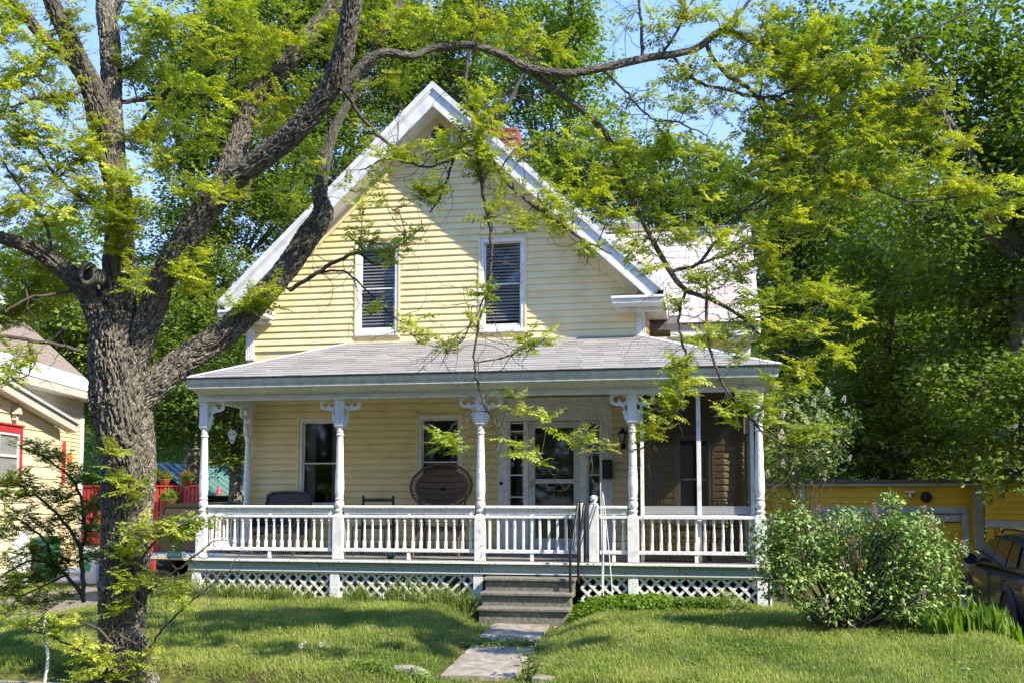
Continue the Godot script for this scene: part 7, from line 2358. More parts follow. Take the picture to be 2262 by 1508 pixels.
# trees behind: name, label, x, z, height, trunk radius, colouring, lobes [x, y, z, radius, half height] from the foot, leaf length, openness
const TREES := [
	["maple_tree", "tall mid green tree behind the fork of the locust, left of the gable", -14.80, -12.13, 11.0, 0.22, 1, [[0.32, 13.25, 1.39, 1.5, 1.77], [0.6, 11.21, 0.44, 1.91, 1.64], [-0.15, 9.2, 0.86, 1.91, 1.5], [1.32, 8.79, -0.01, 1.64, 1.5], [1.89, 12.92, 0.13, 1.5, 1.64], [-0.46, 7.19, 1.52, 1.64, 1.36], [1.53, 6.38, 1.23, 1.91, 1.36], [2.19, 11.01, -0.58, 1.5, 1.64], [1.63, 14.87, 1.21, 1.36, 1.23], [0.75, 16.05, 1.52, 1.5, 1.23], [1.42, 17.2, -0.38, 1.5, 1.23], [-0.47, 14.82, 1.08, 1.09, 1.23]], 0.12, 0.50],
	["young_maple", "yellow green tree above the neighbouring roof at far left", -17.06, -8.66, 7.0, 0.15, 2, [[-0.8, 8.37, -0.22, 1.35, 1.1], [0.95, 7.19, 0.26, 1.23, 1.1], [0.25, 9.13, 0.13, 0.98, 0.74], [-0.35, 6.69, 1.25, 1.1, 0.86], [1.19, 6.03, -0.26, 1.35, 0.98]], 0.12, 0.30],
	["maple_tree", "tall tree just left of the gable peak", -12.29, -15.64, 15.0, 0.25, 1, [[-0.46, 16.06, 0.19, 1.95, 1.95], [1.01, 13.47, 0.58, 1.8, 1.8], [-0.99, 12.28, 0.33, 1.8, 1.65], [1.83, 16.77, 0.3, 1.95, 1.95], [0.87, 17.14, 1.99, 1.8, 1.5], [-0.13, 10.16, -0.02, 1.65, 1.5], [-0.62, 18.04, 1.04, 1.65, 1.5], [2.12, 18.0, 1.24, 1.8, 1.35], [-0.84, 15.37, 2.26, 1.5, 1.5]], 0.12, 0.45],
	["maple_tree", "tall tree directly behind the gable peak", -8.65, -18.34, 16.0, 0.25, 1, [[-0.65, 18.84, 0.43, 2.23, 1.91], [1.3, 17.13, 0.91, 1.91, 1.91], [-1.22, 16.42, 0.72, 1.91, 1.75], [1.44, 19.67, 0.07, 1.75, 1.43], [0.36, 15.12, 0.35, 1.91, 1.59]], 0.12, 0.35],
	["maple_tree", "bright green tree behind the chimney", -3.79, -12.09, 12.0, 0.22, 2, [[-0.16, 15.35, -0.05, 1.27, 1.4], [0.68, 13.64, 0.96, 1.02, 1.4], [-0.72, 13.66, 0.23, 1.4, 1.4], [0.64, 11.67, 0.71, 1.53, 1.27], [1.79, 10.89, -0.76, 1.4, 1.15], [-0.14, 10.72, -0.28, 1.4, 1.27], [0.72, 15.18, 1.79, 0.76, 0.76]], 0.12, 0.35],
	["maple_tree", "green tree behind the pinkish roof of the wing", -0.44, -14.74, 9.0, 0.20, 1, [[-0.65, 11.05, 1.66, 1.23, 1.23], [0.65, 10.84, 1.21, 1.23, 1.36], [0.09, 10.39, -0.55, 1.5, 1.23], [1.44, 10.32, 0.49, 1.09, 1.5]], 0.12, 0.40],
	["shade_tree", "dense tree standing between the house and the garage", 2.43, -10.17, 12.0, 0.25, 3, [[0.25, 10.78, 0.27, 1.14, 1.48], [0.58, 8.62, 0.85, 1.36, 1.48], [-0.26, 7.62, 0.43, 1.02, 1.48], [1.03, 6.65, 0.43, 1.36, 1.36], [0.12, 5.3, 0.58, 1.25, 1.25], [1.27, 11.66, 0.25, 1.25, 1.36], [0.61, 13.14, 0.48, 1.02, 1.25], [1.7, 9.95, -0.73, 1.25, 1.36], [-0.27, 4.25, -0.23, 0.91, 1.02]], 0.12, 0.30],
	["sugar_maple", "huge leafy maple filling the right edge", 6.70, -4.63, 11.0, 0.30, 1, [[-1.74, 10.77, -0.1, 1.28, 1.2], [-0.72, 11.22, -0.08, 1.11, 1.03], [-1.1, 9.2, -0.48, 1.28, 1.2], [-0.36, 9.62, 0.19, 1.03, 1.28], [-2.47, 7.42, 1.66, 1.11, 0.94], [-0.59, 7.48, -0.38, 1.2, 1.03], [-1.42, 6.29, -0.57, 1.2, 0.94], [-0.14, 5.72, -0.7, 1.03, 1.03], [-1.35, 4.37, 0.25, 1.2, 0.85], [-0.49, 3.27, -0.34, 0.94, 0.85], [-2.97, 10.5, 1.86, 0.94, 0.85], [-2.51, 9.42, 0.18, 0.94, 0.94], [0.14, 7.98, 0.22, 1.03, 1.71], [-0.99, 2.71, 0.76, 0.51, 0.34], [0.42, 8.4, 1.45, 1.28, 1.28], [1.42, 6.86, -0.78, 1.28, 1.2], [2.55, 8.11, -1.22, 1.37, 1.28], [0.39, 4.38, 1.11, 1.11, 0.94], [2.66, 5.94, -0.94, 1.28, 1.11], [1.77, 3.64, 0.02, 1.11, 0.77]], 0.12, 0.40],
	["sugar_maple", "spreading green tree above the garage roof", 4.91, -8.58, 8.0, 0.22, 1, [[-0.72, 5.97, 1.27, 1.25, 1.15], [0.24, 5.01, 0.68, 1.36, 1.05], [-0.78, 4.63, -0.33, 1.15, 0.94], [-0.0, 3.57, -0.8, 1.36, 0.73], [0.57, 3.64, 1.13, 1.15, 0.73], [-1.17, 3.42, 0.04, 0.94, 0.63], [-0.66, 7.32, 1.61, 1.15, 1.15], [0.9, 6.43, -0.38, 1.15, 1.15]], 0.12, 0.25],
	["maple_tree", "tree far behind the garage roof, half hidden by nearer crowns", 4.68, -18.73, 13.0, 0.25, 1, [[-1.4, 11.53, 1.35, 1.95, 1.8], [0.69, 10.23, -0.47, 1.95, 1.8], [-0.52, 8.12, -0.64, 1.95, 1.8], [1.56, 8.66, 0.18, 1.95, 1.8], [1.07, 13.09, -0.62, 1.8, 1.65], [-1.05, 4.88, 0.87, 1.8, 1.35]], 0.12, 0.10],
	["maple_tree", "tree far behind the barn at the right edge, half hidden by the maple", 8.55, -17.40, 13.0, 0.25, 1, [[-1.12, 9.82, 1.8, 1.97, 1.69], [0.85, 8.73, 0.09, 1.83, 1.69], [-0.92, 6.54, 1.64, 1.97, 1.55], [1.0, 11.27, 1.22, 1.83, 1.69], [-1.54, 5.0, 0.72, 1.69, 1.27], [0.81, 5.33, -0.18, 1.69, 1.27]], 0.12, 0.10],
	["shade_tree", "shaded tree behind the left end of the porch", -12.23, -9.54, 7.0, 0.20, 3, [[-0.06, 4.31, 1.02, 1.23, 1.1], [1.0, 5.46, 1.19, 1.1, 1.23], [-1.61, 4.72, -0.41, 1.1, 0.98], [0.34, 3.26, 0.49, 0.86, 0.74], [0.54, 4.49, -1.04, 0.98, 0.98], [-2.76, 5.36, -0.22, 1.1, 1.1], [-1.63, 4.0, 0.74, 0.98, 0.86]], 0.12, 0.15],
	["shade_tree", "shaded tree behind the neighbouring roof and the trunk", -16.07, -9.86, 7.0, 0.20, 3, [[0.09, 4.72, 0.28, 1.15, 1.15], [-0.86, 5.75, 0.38, 1.15, 1.02], [0.46, 3.99, -0.29, 0.89, 0.76], [-1.72, 6.42, 0.4, 1.02, 0.89]], 0.12, 0.15],
	["shade_tree", "leafy tree just outside the right edge that shades the car", 11.2, 1.0, 9.5, 0.25, 0, [[0, 6.4, 0.8, 1.7, 1.3], [-1.2, 5.4, 0.6, 1.4, 1.1], [0.8, 6.9, 0.2, 1.6, 1.2], [-0.4, 5.8, -0.7, 1.4, 1.1]], 0.13, 0.25],
]
const LILAC := [[0.86, 1.42, 3.7, 0.26, 0.37], [1.23, 1.42, 3.6, 0.42, 0.42], [1.77, 1.41, 3.34, 0.5, 0.42], [2.26, 1.5, 3.48, 0.47, 0.4], [2.67, 1.32, 3.43, 0.4, 0.4], [2.17, 0.99, 3.35, 0.61, 0.42], [1.46, 0.93, 3.72, 0.55, 0.32], [2.65, 0.88, 3.47, 0.37, 0.34], [1.66, 0.55, 3.28, 0.32, 0.2], [0.96, 1.05, 3.68, 0.26, 0.32], [2.28, 1.91, 3.48, 0.09, 0.2], [2.29, 1.72, 3.74, 0.16, 0.16], [1.17, 1.79, 3.75, 0.18, 0.13], [2.64, 1.71, 3.39, 0.18, 0.13], [1.76, 1.79, 3.84, 0.13, 0.11], [3.05, 1.37, 3.27, 0.15, 0.09]]
const WHITE_LILAC := [[1.69, 3.11, -2.89, 0.57, 0.57], [2.09, 2.77, -2.69, 0.61, 0.61], [1.6, 2.37, -2.92, 0.49, 0.37], [2.33, 3.35, -2.9, 0.49, 0.49], [1.53, 3.6, -2.85, 0.33, 0.41]]
const SAPLING_STEMS := [[[-6.292, 0.892, 6.221, 0.0236], [-6.293, 1.212, 6.244, 0.0236], [-6.309, 1.411, 6.261, 0.0213], [-6.26, 1.599, 6.265, 0.0189], [-6.276, 1.835, 6.285, 0.0165], [-6.328, 2.071, 6.311, 0.0142], [-6.475, 2.259, 6.351, 0.0118], [-6.705, 2.424, 6.405, 0.0095], [-6.937, 2.519, 6.454, 0.0066]],
	[[-6.291, 0.948, 6.225, 0.0236], [-6.465, 1.184, 6.273, 0.0189], [-6.603, 1.293, 6.306, 0.0189], [-6.647, 1.505, 6.329, 0.0142], [-6.821, 1.695, 6.425, 0.0103], [-7.017, 1.837, 6.522, 0.007]],
	[[-6.309, 1.434, 6.262, 0.0189], [-6.405, 1.671, 6.348, 0.0165], [-6.601, 1.93, 6.453, 0.014], [-6.842, 2.116, 6.561, 0.0093]],
	[[-6.26, 1.599, 6.265, 0.0142], [-6.101, 1.883, 6.308, 0.0122], [-6.022, 2.163, 6.364, 0.0094]],
	[[-6.603, 1.293, 6.306, 0.0142], [-6.826, 1.32, 6.4, 0.0118], [-7.118, 1.136, 6.491, 0.0094]],
	[[-6.442, 1.175, 6.268, 0.0118], [-6.644, 1.085, 6.35, 0.0094], [-6.89, 0.949, 6.436, 0.007]],
	[[-5.929, 0.277, 7.334, 0.0167], [-5.893, 0.519, 7.344, 0.0146], [-5.932, 0.728, 7.366, 0.0125], [-5.909, 0.895, 7.374, 0.0084]]]
const SAPLING_SPRAYS := [[-6.61, 2.38, 6.38, 0.19, 0.09, 5], [-6.84, 2.50, 6.43, 0.14, 0.07, 3], [-6.38, 2.21, 6.33, 0.17, 0.12, 5], [-6.17, 2.16, 6.34, 0.14, 0.12, 4], [-6.49, 1.98, 6.39, 0.19, 0.12, 5], [-6.78, 2.02, 6.49, 0.21, 0.12, 5], [-6.34, 1.79, 6.29, 0.19, 0.14, 6], [-6.05, 1.93, 6.35, 0.12, 0.12, 3], [-6.88, 1.74, 6.49, 0.21, 0.12, 5], [-6.64, 1.65, 6.39, 0.21, 0.12, 6], [-6.44, 1.50, 6.29, 0.19, 0.12, 6], [-6.78, 1.41, 6.40, 0.21, 0.12, 6], [-6.98, 1.32, 6.48, 0.16, 0.12, 4], [-6.20, 1.60, 6.25, 0.14, 0.12, 4], [-6.63, 1.22, 6.30, 0.19, 0.09, 5], [-6.89, 1.09, 6.45, 0.19, 0.09, 5], [-6.98, 2.02, 6.58, 0.14, 0.12, 3], [-6.71, 0.90, 6.40, 0.21, 0.09, 5], [-6.49, 0.94, 6.26, 0.14, 0.09, 3], [-6.87, 0.82, 6.53, 0.19, 0.09, 4], [-7.00, 1.60, 6.50, 0.14, 0.09, 4], [-6.92, 2.16, 6.53, 0.14, 0.08, 4], [-6.49, 1.32, 6.29, 0.14, 0.09, 4], [-6.16, 1.36, 6.23, 0.12, 0.09, 3], [-6.79, 1.16, 6.43, 0.19, 0.07, 4], [-6.99, 1.00, 6.51, 0.12, 0.08, 3]]


# ---------------------------------------------------------------- plants

func leaf_mat(called: String, rough := 0.5, back := Color(0.95, 1.0, 0.45)) -> StandardMaterial3D:
	if M.has(called):
		return M[called]
	return mat(called, Color(1, 1, 1), rough, {"tint": true, "back": back, "spec": 0.4})


# one leaf: two faces folded a little along the midrib
func leaf(b: MB, p: Vector3, d: Vector3, side: Vector3, length: float, width: float, fold := 0.12) -> void:
	var up := side.cross(d).normalized()
	var tip := p + d * length - up * length * 0.10
	var m := p + d * length * 0.45
	var l := m + side * width * 0.5 + up * width * fold
	var r := m - side * width * 0.5 + up * width * fold
	b.tri(p, r, tip)
	b.tri(p, tip, l)


var cluster_cache := {}


# a ball of leaves; size of the leaves relative to the ball is given
func leaf_cluster(n: int, radius: float, length: float, width_ratio: float, seed_: int, flat := 0.6) -> ArrayMesh:
	var key := "%d_%f_%f_%f_%d_%f" % [n, radius, length, width_ratio, seed_, flat]
	if cluster_cache.has(key):
		return cluster_cache[key]
	var rg := RandomNumberGenerator.new()
	rg.seed = seed_ * 77 + n
	var b := MB.new()
	for i in n:
		var o := Vector3(rg.randfn(), rg.randfn() * flat, rg.randfn())
		o = o.normalized() * radius * pow(rg.randf(), 0.5)
		o.y *= flat
		# leaves hang outwards and droop, their faces to the sky
		var d := (Vector3(o.x, 0, o.z).normalized() + Vector3(rg.randfn() * 0.6, -0.35 + rg.randfn() * 0.45, rg.randfn() * 0.6)).normalized()
		var nrm := (Vector3.UP + Vector3(rg.randfn(), rg.randfn() * 0.3, rg.randfn()) * 0.55).normalized()
		var side := nrm.cross(d).normalized()
		var k := rg.randf_range(0.7, 1.2)
		leaf(b, o, d, side, length * k, length * width_ratio * k)
	cluster_cache[key] = b.mesh()
	return cluster_cache[key]


# a pinnate leaf of the locust: leaflets in pairs along a drooping stalk
func frond(b: MB, p: Vector3, d: Vector3, length: float, rg: RandomNumberGenerator) -> void:
	var pairs := 8
	var dir := d
	var q := p
	var seg := length / (pairs + 1)
	for i in pairs + 1:
		var q2 := q + dir * seg
		var nrm := (Vector3.UP + Vector3(rg.randfn(), 0, rg.randfn()) * 0.25).normalized()
		var side := dir.cross(nrm).normalized()
		if i > 0:
			var t := float(i) / pairs
			var ll := length * 0.28 * (1.0 - 0.45 * absf(t - 0.45)) * rg.randf_range(0.85, 1.1)
			for s in [-1.0, 1.0]:
				var ld: Vector3 = (side * s + dir * 0.45 - Vector3.UP * 0.18 + Vector3(rg.randfn(), rg.randfn(), rg.randfn()) * 0.12).normalized()
				var lu = ld.cross(dir).normalized() * s
				leaf(b, q, ld, ld.cross(lu).normalized(), ll, ll * 0.46, 0.08)
			if i == pairs:
				leaf(b, q2, dir, side, length * 0.2, length * 0.08, 0.05)
		var w := side * 0.0012
		b.quad(q - w, q2 - w, q2 + w, q + w)
		q = q2
		dir = (dir - Vector3.UP * 0.05 + Vector3(rg.randfn(), rg.randfn(), rg.randfn()) * 0.04).normalized()


func frond_spray(seed_: int, count: int, length: float) -> ArrayMesh:
	var rg := RandomNumberGenerator.new()
	rg.seed = seed_
	var b := MB.new()
	for i in count:
		var a := TAU * (i + rg.randf() * 0.6) / count * 1.6
		var lift := rg.randf_range(-0.15, 0.75)
		var d := Vector3(cos(a), lift, sin(a)).normalized()
		frond(b, Vector3(0, rg.randf_range(-0.05, 0.05), 0), d, length * rg.randf_range(0.7, 1.15), rg)
	return b.mesh()


func spline(pts: Array, gap: float) -> Array:
	# pts: [x, y, z, r]; returns [positions, radii] along a smooth curve
	var ps := []
	var rs := []
	for i in pts.size() - 1:
		var a: Array = pts[maxi(i - 1, 0)]
		var b: Array = pts[i]
		var c: Array = pts[i + 1]
		var d: Array = pts[mini(i + 2, pts.size() - 1)]
		var pa := Vector3(a[0], a[1], a[2])
		var pb := Vector3(b[0], b[1], b[2])
		var pc := Vector3(c[0], c[1], c[2])
		var pd := Vector3(d[0], d[1], d[2])
		var n := maxi(2, int((pc - pb).length() / gap))
		for k in n:
			var t := float(k) / n
			ps.append(pb.cubic_interpolate(pc, pa, pd, t))
			rs.append(lerpf(b[3], c[3], smoothstep(0.0, 1.0, t)))
	var e: Array = pts[pts.size() - 1]
	ps.append(Vector3(e[0], e[1], e[2]))
	rs.append(e[3])
	return [ps, rs]


# a limb with furrowed bark, its plates and cracks real relief
func bark_limb(pts: Array, seed_: int, flare := false, depth := 1.0) -> ArrayMesh:
	var big: float = pts[0][3]
	for p in pts:
		big = maxf(big, p[3])
	var gap := clampf(big * 0.06, 0.008, 0.013)
	var sp := spline(pts, gap)
	var ps: Array = sp[0]
	var rs: Array = sp[1]
	var sides := clampi(int(TAU * big / 0.0095), 16, 170)
	var f1 := noise(1.0, seed_, 2)
	var f2 := noise(2.6, seed_ + 5, 3)
	var f3 := noise(1.0, seed_ + 9, 2)
	var b := MB.new()
	var rings := []
	var side := Vector3.ZERO
	var s := 0.0
	var lens := PackedFloat32Array()
	for i in ps.size():
		var d: Vector3 = (ps[mini(i + 1, ps.size() - 1)] - ps[maxi(i - 1, 0)]).normalized()
		if i == 0:
			side = d.cross(Vector3(0.2, 0.1, 0.97)).normalized()
		else:
			side = (side - d * side.dot(d)).normalized()
			s += (ps[i] - ps[i - 1]).length()
		var up := d.cross(side)
		var ring := PackedVector3Array()
		var r: float = rs[i]
		var amp := clampf(r * 0.14, 0.0015, 0.029) * depth
		for j in sides:
			var a := TAU * j / sides
			var o := side * cos(a) + up * sin(a)
			var q := o * r
			# ridges run along the limb: noise is stretched that way
			var u := Vector3(q.dot(side), q.dot(up), 0.0)
			var wx := 1.4 * f3.get_noise_2d(s * 2.2, a * 0.7)
			var n1 := f1.get_noise_3d(u.x * 17.0 + wx, u.y * 17.0 + wx, s * 2.2)
			var n2 := f2.get_noise_3d(u.x * 16.0, u.y * 16.0, s * 7.0)
			# plates stand between cracks
			var plate := smoothstep(0.0, 0.26, absf(n1)) * (0.75 + 0.25 * n2)
			var rr: float = r * 0.93 + amp * (1.7 * plate - 1.3 + 0.3 * n2) + r * 0.09 * f3.get_noise_3d(u.x * 2.5, u.y * 2.5, s * 1.1)
			if flare:
				var y: float = ps[i].y
				rr += 0.10 * smoothstep(0.55, 0.1, y) * (0.6 + 0.6 * sin(a * 5.0 + 1.0) * 0.5)
			ring.append(ps[i] + o * rr)
		rings.append(ring)
		lens.append(s)
	b.loft(rings, true, false, true, Vector2(maxf(1.0, round(TAU * big / 0.5)), 1.0), lens)
	return b.mesh()


func locust() -> void:
	blotch("bark", 512, 0.035, 31, [[0.0, hx("7e7870")], [0.35, hx("a49e94")], [0.62, hx("c6c0b4")], [0.82, hx("dad4c8")], [1.0, hx("b2b294")]], Vector2(1, 1), 6, 1.5)
	var fb := noise(1.0, 61, 3)
	var im := Image.create(512, 512, false, Image.FORMAT_L8)
	for y in 512:
		for x in 512:
			var ax := TAU * x / 512.0
			var ay := TAU * y / 512.0
			var q := fb.get_noise_3d(cos(ax) * 4.5 + sin(ay) * 0.9, sin(ax) * 4.5 + 31.0, cos(ay) * 0.9 + 7.0)
			var w := fb.get_noise_3d(cos(ax) * 11.0, sin(ax) * 11.0 + 11.0 + sin(ay) * 3.0, cos(ay) * 3.0 + 57.0)
			var h := smoothstep(0.0, 0.20, absf(q)) * 0.7 + 0.3 * smoothstep(0.0, 0.25, absf(w))
			im.set_pixel(x, y, Color(h, h, h))
	TEX["bark_relief"] = ImageTexture.create_from_image(im)
	mat("bark", lin(0.64, 0.615, 0.57), 0.95, {"tex": TEX.bark, "scale3": Vector3(1.0, 0.9, 1.0), "bump": TEX.bark_relief, "depth": 3.5, "tri": false, "world": false})
	mat("twig_bark", lin(0.085, 0.068, 0.052), 0.9, {})
	var t := thing("locust_tree", "large locust tree with furrowed bark and feathery leaves in the front yard", "tree", Vector3.ZERO)
	var names := {"trunk": "trunk"}
	var k := 0
	for n in LIMBS:
		part(bark_limb(LIMBS[n], 100 + k * 7, n == "trunk"), "trunk" if n == "trunk" else "limb", M.bark, t)
		k += 1
	# healed ring round an old pruning wound
	var kn := MB.new()
	var ctr := Vector3(-5.585, 4.08, 7.37)
	var pts := []
	var rad := []
	var face := Basis(Vector3.UP, deg_to_rad(-8.0))
	for i in 25:
		var a := TAU * i / 24
		pts.append(ctr + face * Vector3(0.078 * cos(a), 0.092 * sin(a), 0.0))
		rad.append(0.024 + 0.004 * sin(a * 3.0))
	kn.tube(pts, rad, 10, false)
	kn.lathe(v2([0.078, -0.16, 0.074, -0.03, 0.0, -0.05]), 20, Transform3D(face * Basis(Vector3.RIGHT, PI / 2), ctr))
	part(kn.mesh(), "knot", M.bark, t)
	# thinner boughs
	var tw := MB.new()
	var sk := []      # points that twigs may start from: [position, radius]
	for n in LIMBS:
		if n == "trunk":
			continue
		var sp := spline(LIMBS[n], 0.12)
		for i in sp[0].size():
			sk.append([sp[0][i], sp[1][i]])
	var rg := RandomNumberGenerator.new()
	rg.seed = 1234
	for bgh in BOUGHS:
		var sp := spline(bgh, 0.05)
		var ps := []
		for i in sp[0].size():
			var j: Vector3 = Vector3(rg.randfn(), rg.randfn(), rg.randfn()) * 0.006
			ps.append(sp[0][i] + j)
			sk.append([ps[i], sp[1][i]])
		var thin := []
		for q in sp[1]:
			thin.append(q * 0.72)
		tw.tube(ps, thin, 7, true)
	# fine bare twigs all along the boughs, each in two or three crooked reaches
	for i in 520:
		var q: Array = sk[rg.randi() % sk.size()]
		if q[1] > 0.09:
			continue
		var p: Vector3 = q[0]
		var d := Vector3(rg.randfn(), rg.randfn() * 0.8, rg.randfn() * 0.7).normalized()
		var path := [p]
		var n := rg.randi_range(4, 9)
		var rr := [0.0042]
		for j in n:
			d = (d + Vector3(rg.randfn(), rg.randfn(), rg.randfn()) * 0.32).normalized()
			p += d * rg.randf_range(0.05, 0.11)
			path.append(p)
			rr.append(lerpf(0.0042, 0.0013, (j + 1.0) / n))
			if rg.randf() < 0.35:
				var e := p + (d + Vector3(rg.randfn(), rg.randfn(), rg.randfn()) * 0.8).normalized() * rg.randf_range(0.06, 0.18)
				tw.tube([p, p.lerp(e, 0.5) + Vector3(rg.randfn(), rg.randfn(), 0) * 0.01, e], [0.0024, 0.002, 0.001], 4, false)
		tw.tube(path, rr, 4, false)
	# twigs and leaf bunches
	var places := [[], [], [], []]
	var tints := [PackedColorArray(), PackedColorArray(), PackedColorArray(), PackedColorArray()]
	for c in SPRAYS:
		var o := Vector3(c[0], c[1], c[2])
		var best := 1e9
		var from := o
		var fr := 0.01
		for q in sk:
			var dd: float = (q[0] - o).length() + q[1] * 2.0
			if dd < best:
				best = dd
				from = q[0]
				fr = q[1]
		var spine := [from]
		var nseg := maxi(3, int((o - from).length() / 0.12))
		var far: Vector3 = o + (o - from).normalized() * c[3] * 0.5
		for i in range(1, nseg + 1):
			var u := float(i) / nseg
			spine.append(from.lerp(far, u) + Vector3(rg.randfn(), rg.randfn(), rg.randfn()) * 0.022 + Vector3(0, 0.10 * sin(u * PI), 0))
		var rr := []
		var r0 := clampf(fr * 0.5, 0.003, 0.009)
		for i in spine.size():
			rr.append(lerpf(r0, 0.0018, float(i) / nseg))
		tw.tube(spine, rr, 5, false)
		var tone := rg.randf_range(0.8, 1.2)
		var nb := int(c[5] * 1.08 + 0.6)
		for i in nb:
			var v := Vector3(rg.randfn(), rg.randfn(), rg.randfn())
			v = v.normalized() * pow(rg.randf(), 0.4)
			var p := o + Vector3(v.x * c[3], v.y * c[4], v.z * c[3] * 0.9)
			# nearest point of the spine
			var bi := 0
			var bd := 1e9
			for j in spine.size():
				var dj: float = (spine[j] - p).length()
				if dj < bd:
					bd = dj
					bi = j
			var a: Vector3 = spine[bi]
			var mid := a.lerp(p, 0.5) + Vector3(rg.randfn(), rg.randfn() + 0.5, rg.randfn()) * 0.02
			tw.tube([a, mid, p], [0.0034, 0.0028, 0.0016], 4, false)
			var yb := Basis(Vector3.UP, rg.randf() * TAU)
			var lean := Basis(Vector3(rg.randfn(), 0, rg.randfn()).normalized(), rg.randf_range(0.0, 0.45))
			var pick := rg.randi() % 4
			places[pick].append(Transform3D((lean * yb).scaled(Vector3.ONE * rg.randf_range(0.55, 1.2)), p))
			var g := rg.randf()
			var col := Color(0.31, 0.40, 0.055).lerp(Color(0.58, 0.62, 0.11), g) * tone
			if rg.randf() < 0.12:
				col = Color(0.20, 0.29, 0.05)
			tints[pick].append(Color(col.r, col.g, col.b))
	part(tw.mesh(), "twigs", M.twig_bark, t)
	for i in 4:
		many(frond_spray(500 + i, 6, 0.205), places[i], tints[i], "crown", leaf_mat("locust_leaf", 0.45, Color(1.0, 1.0, 0.45)), t)


# ---- trees behind: trunk, limbs and a crown of leaf bunches round several lobes

func back_tree(called: String, label: String, base: Vector3, height: float, trunk_r: float, lobes: Array, per: float, dark: Color, pale: Color, leaf_len: float, seed_: int, gaps := 0.0, row := "trees behind the houses") -> void:
	var t := thing(called, label, "tree", base, 0.0, row)
	var rg := RandomNumberGenerator.new()
	rg.seed = seed_
	var m := MB.new()
	var lean := Vector3(rg.randf_range(-0.4, 0.4), 0, rg.randf_range(-0.4, 0.4))
	m.tube([Vector3(0, -0.3, 0), Vector3(0, height * 0.2, 0) + lean * 0.3, Vector3(0, height * 0.5, 0) + lean, Vector3(0, height * 0.85, 0) + lean * 0.6], [trunk_r * 1.25, trunk_r, trunk_r * 0.7, trunk_r * 0.15], 10)
	part(m.mesh(), "trunk", M.bark, t)
	var lm := MB.new()
	var places := []
	var tints := PackedColorArray()
	var hole := noise(0.55, seed_ + 3, 2)
	var mesh := leaf_cluster(46, 0.48, leaf_len, 0.72, seed_ % 3 + 1)
	for l in lobes:
		var c := Vector3(l[0], l[1], l[2])
		var r := Vector3(l[3], l[4], l[3])
		var st := Vector3(0, minf(c.y - r.y * 0.7, height * 0.6), 0) + lean * 0.5
		st.y = maxf(st.y, height * 0.12)
		lm.tube([st, st.lerp(c, 0.5) + Vector3(0, 0.3, 0), c], [trunk_r * 0.4, trunk_r * 0.25, 0.03], 7)
		for i in 4:
			var e := c + Vector3(rg.randfn() * r.x, rg.randfn() * r.y, rg.randfn() * r.z) * 0.45
			lm.tube([st.lerp(c, 0.6), c.lerp(e, 0.5) + Vector3(0, 0.15, 0), e], [trunk_r * 0.18, 0.035, 0.012], 5)
		var n := int(per * r.x * r.y * 1.0)
		for i in n:
			var v := Vector3(rg.randfn(), rg.randfn(), rg.randfn()).normalized()
			var f := pow(rg.randf(), 0.28)
			var p := c + v * f * r
			if gaps > 0.0 and hole.get_noise_3dv(p + base) > 0.42 - gaps * 0.35:
				continue
			var sc := rg.randf_range(0.75, 1.3)
			places.append(Transform3D(Basis(Vector3(rg.randfn(), rg.randfn() * 3.0, rg.randfn()).normalized(), rg.randf() * 0.5) * Basis(Vector3.UP, rg.randf() * TAU).scaled(Vector3.ONE * sc), p))
			var col := dark.lerp(pale, pow(rg.randf(), 1.3))
			tints.append(col)
	part(lm.mesh(), "limbs", M.bark, t)
	many(mesh, places, tints, "crown", leaf_mat("tree_leaf", 0.5, Color(0.9, 1.0, 0.35)), t)


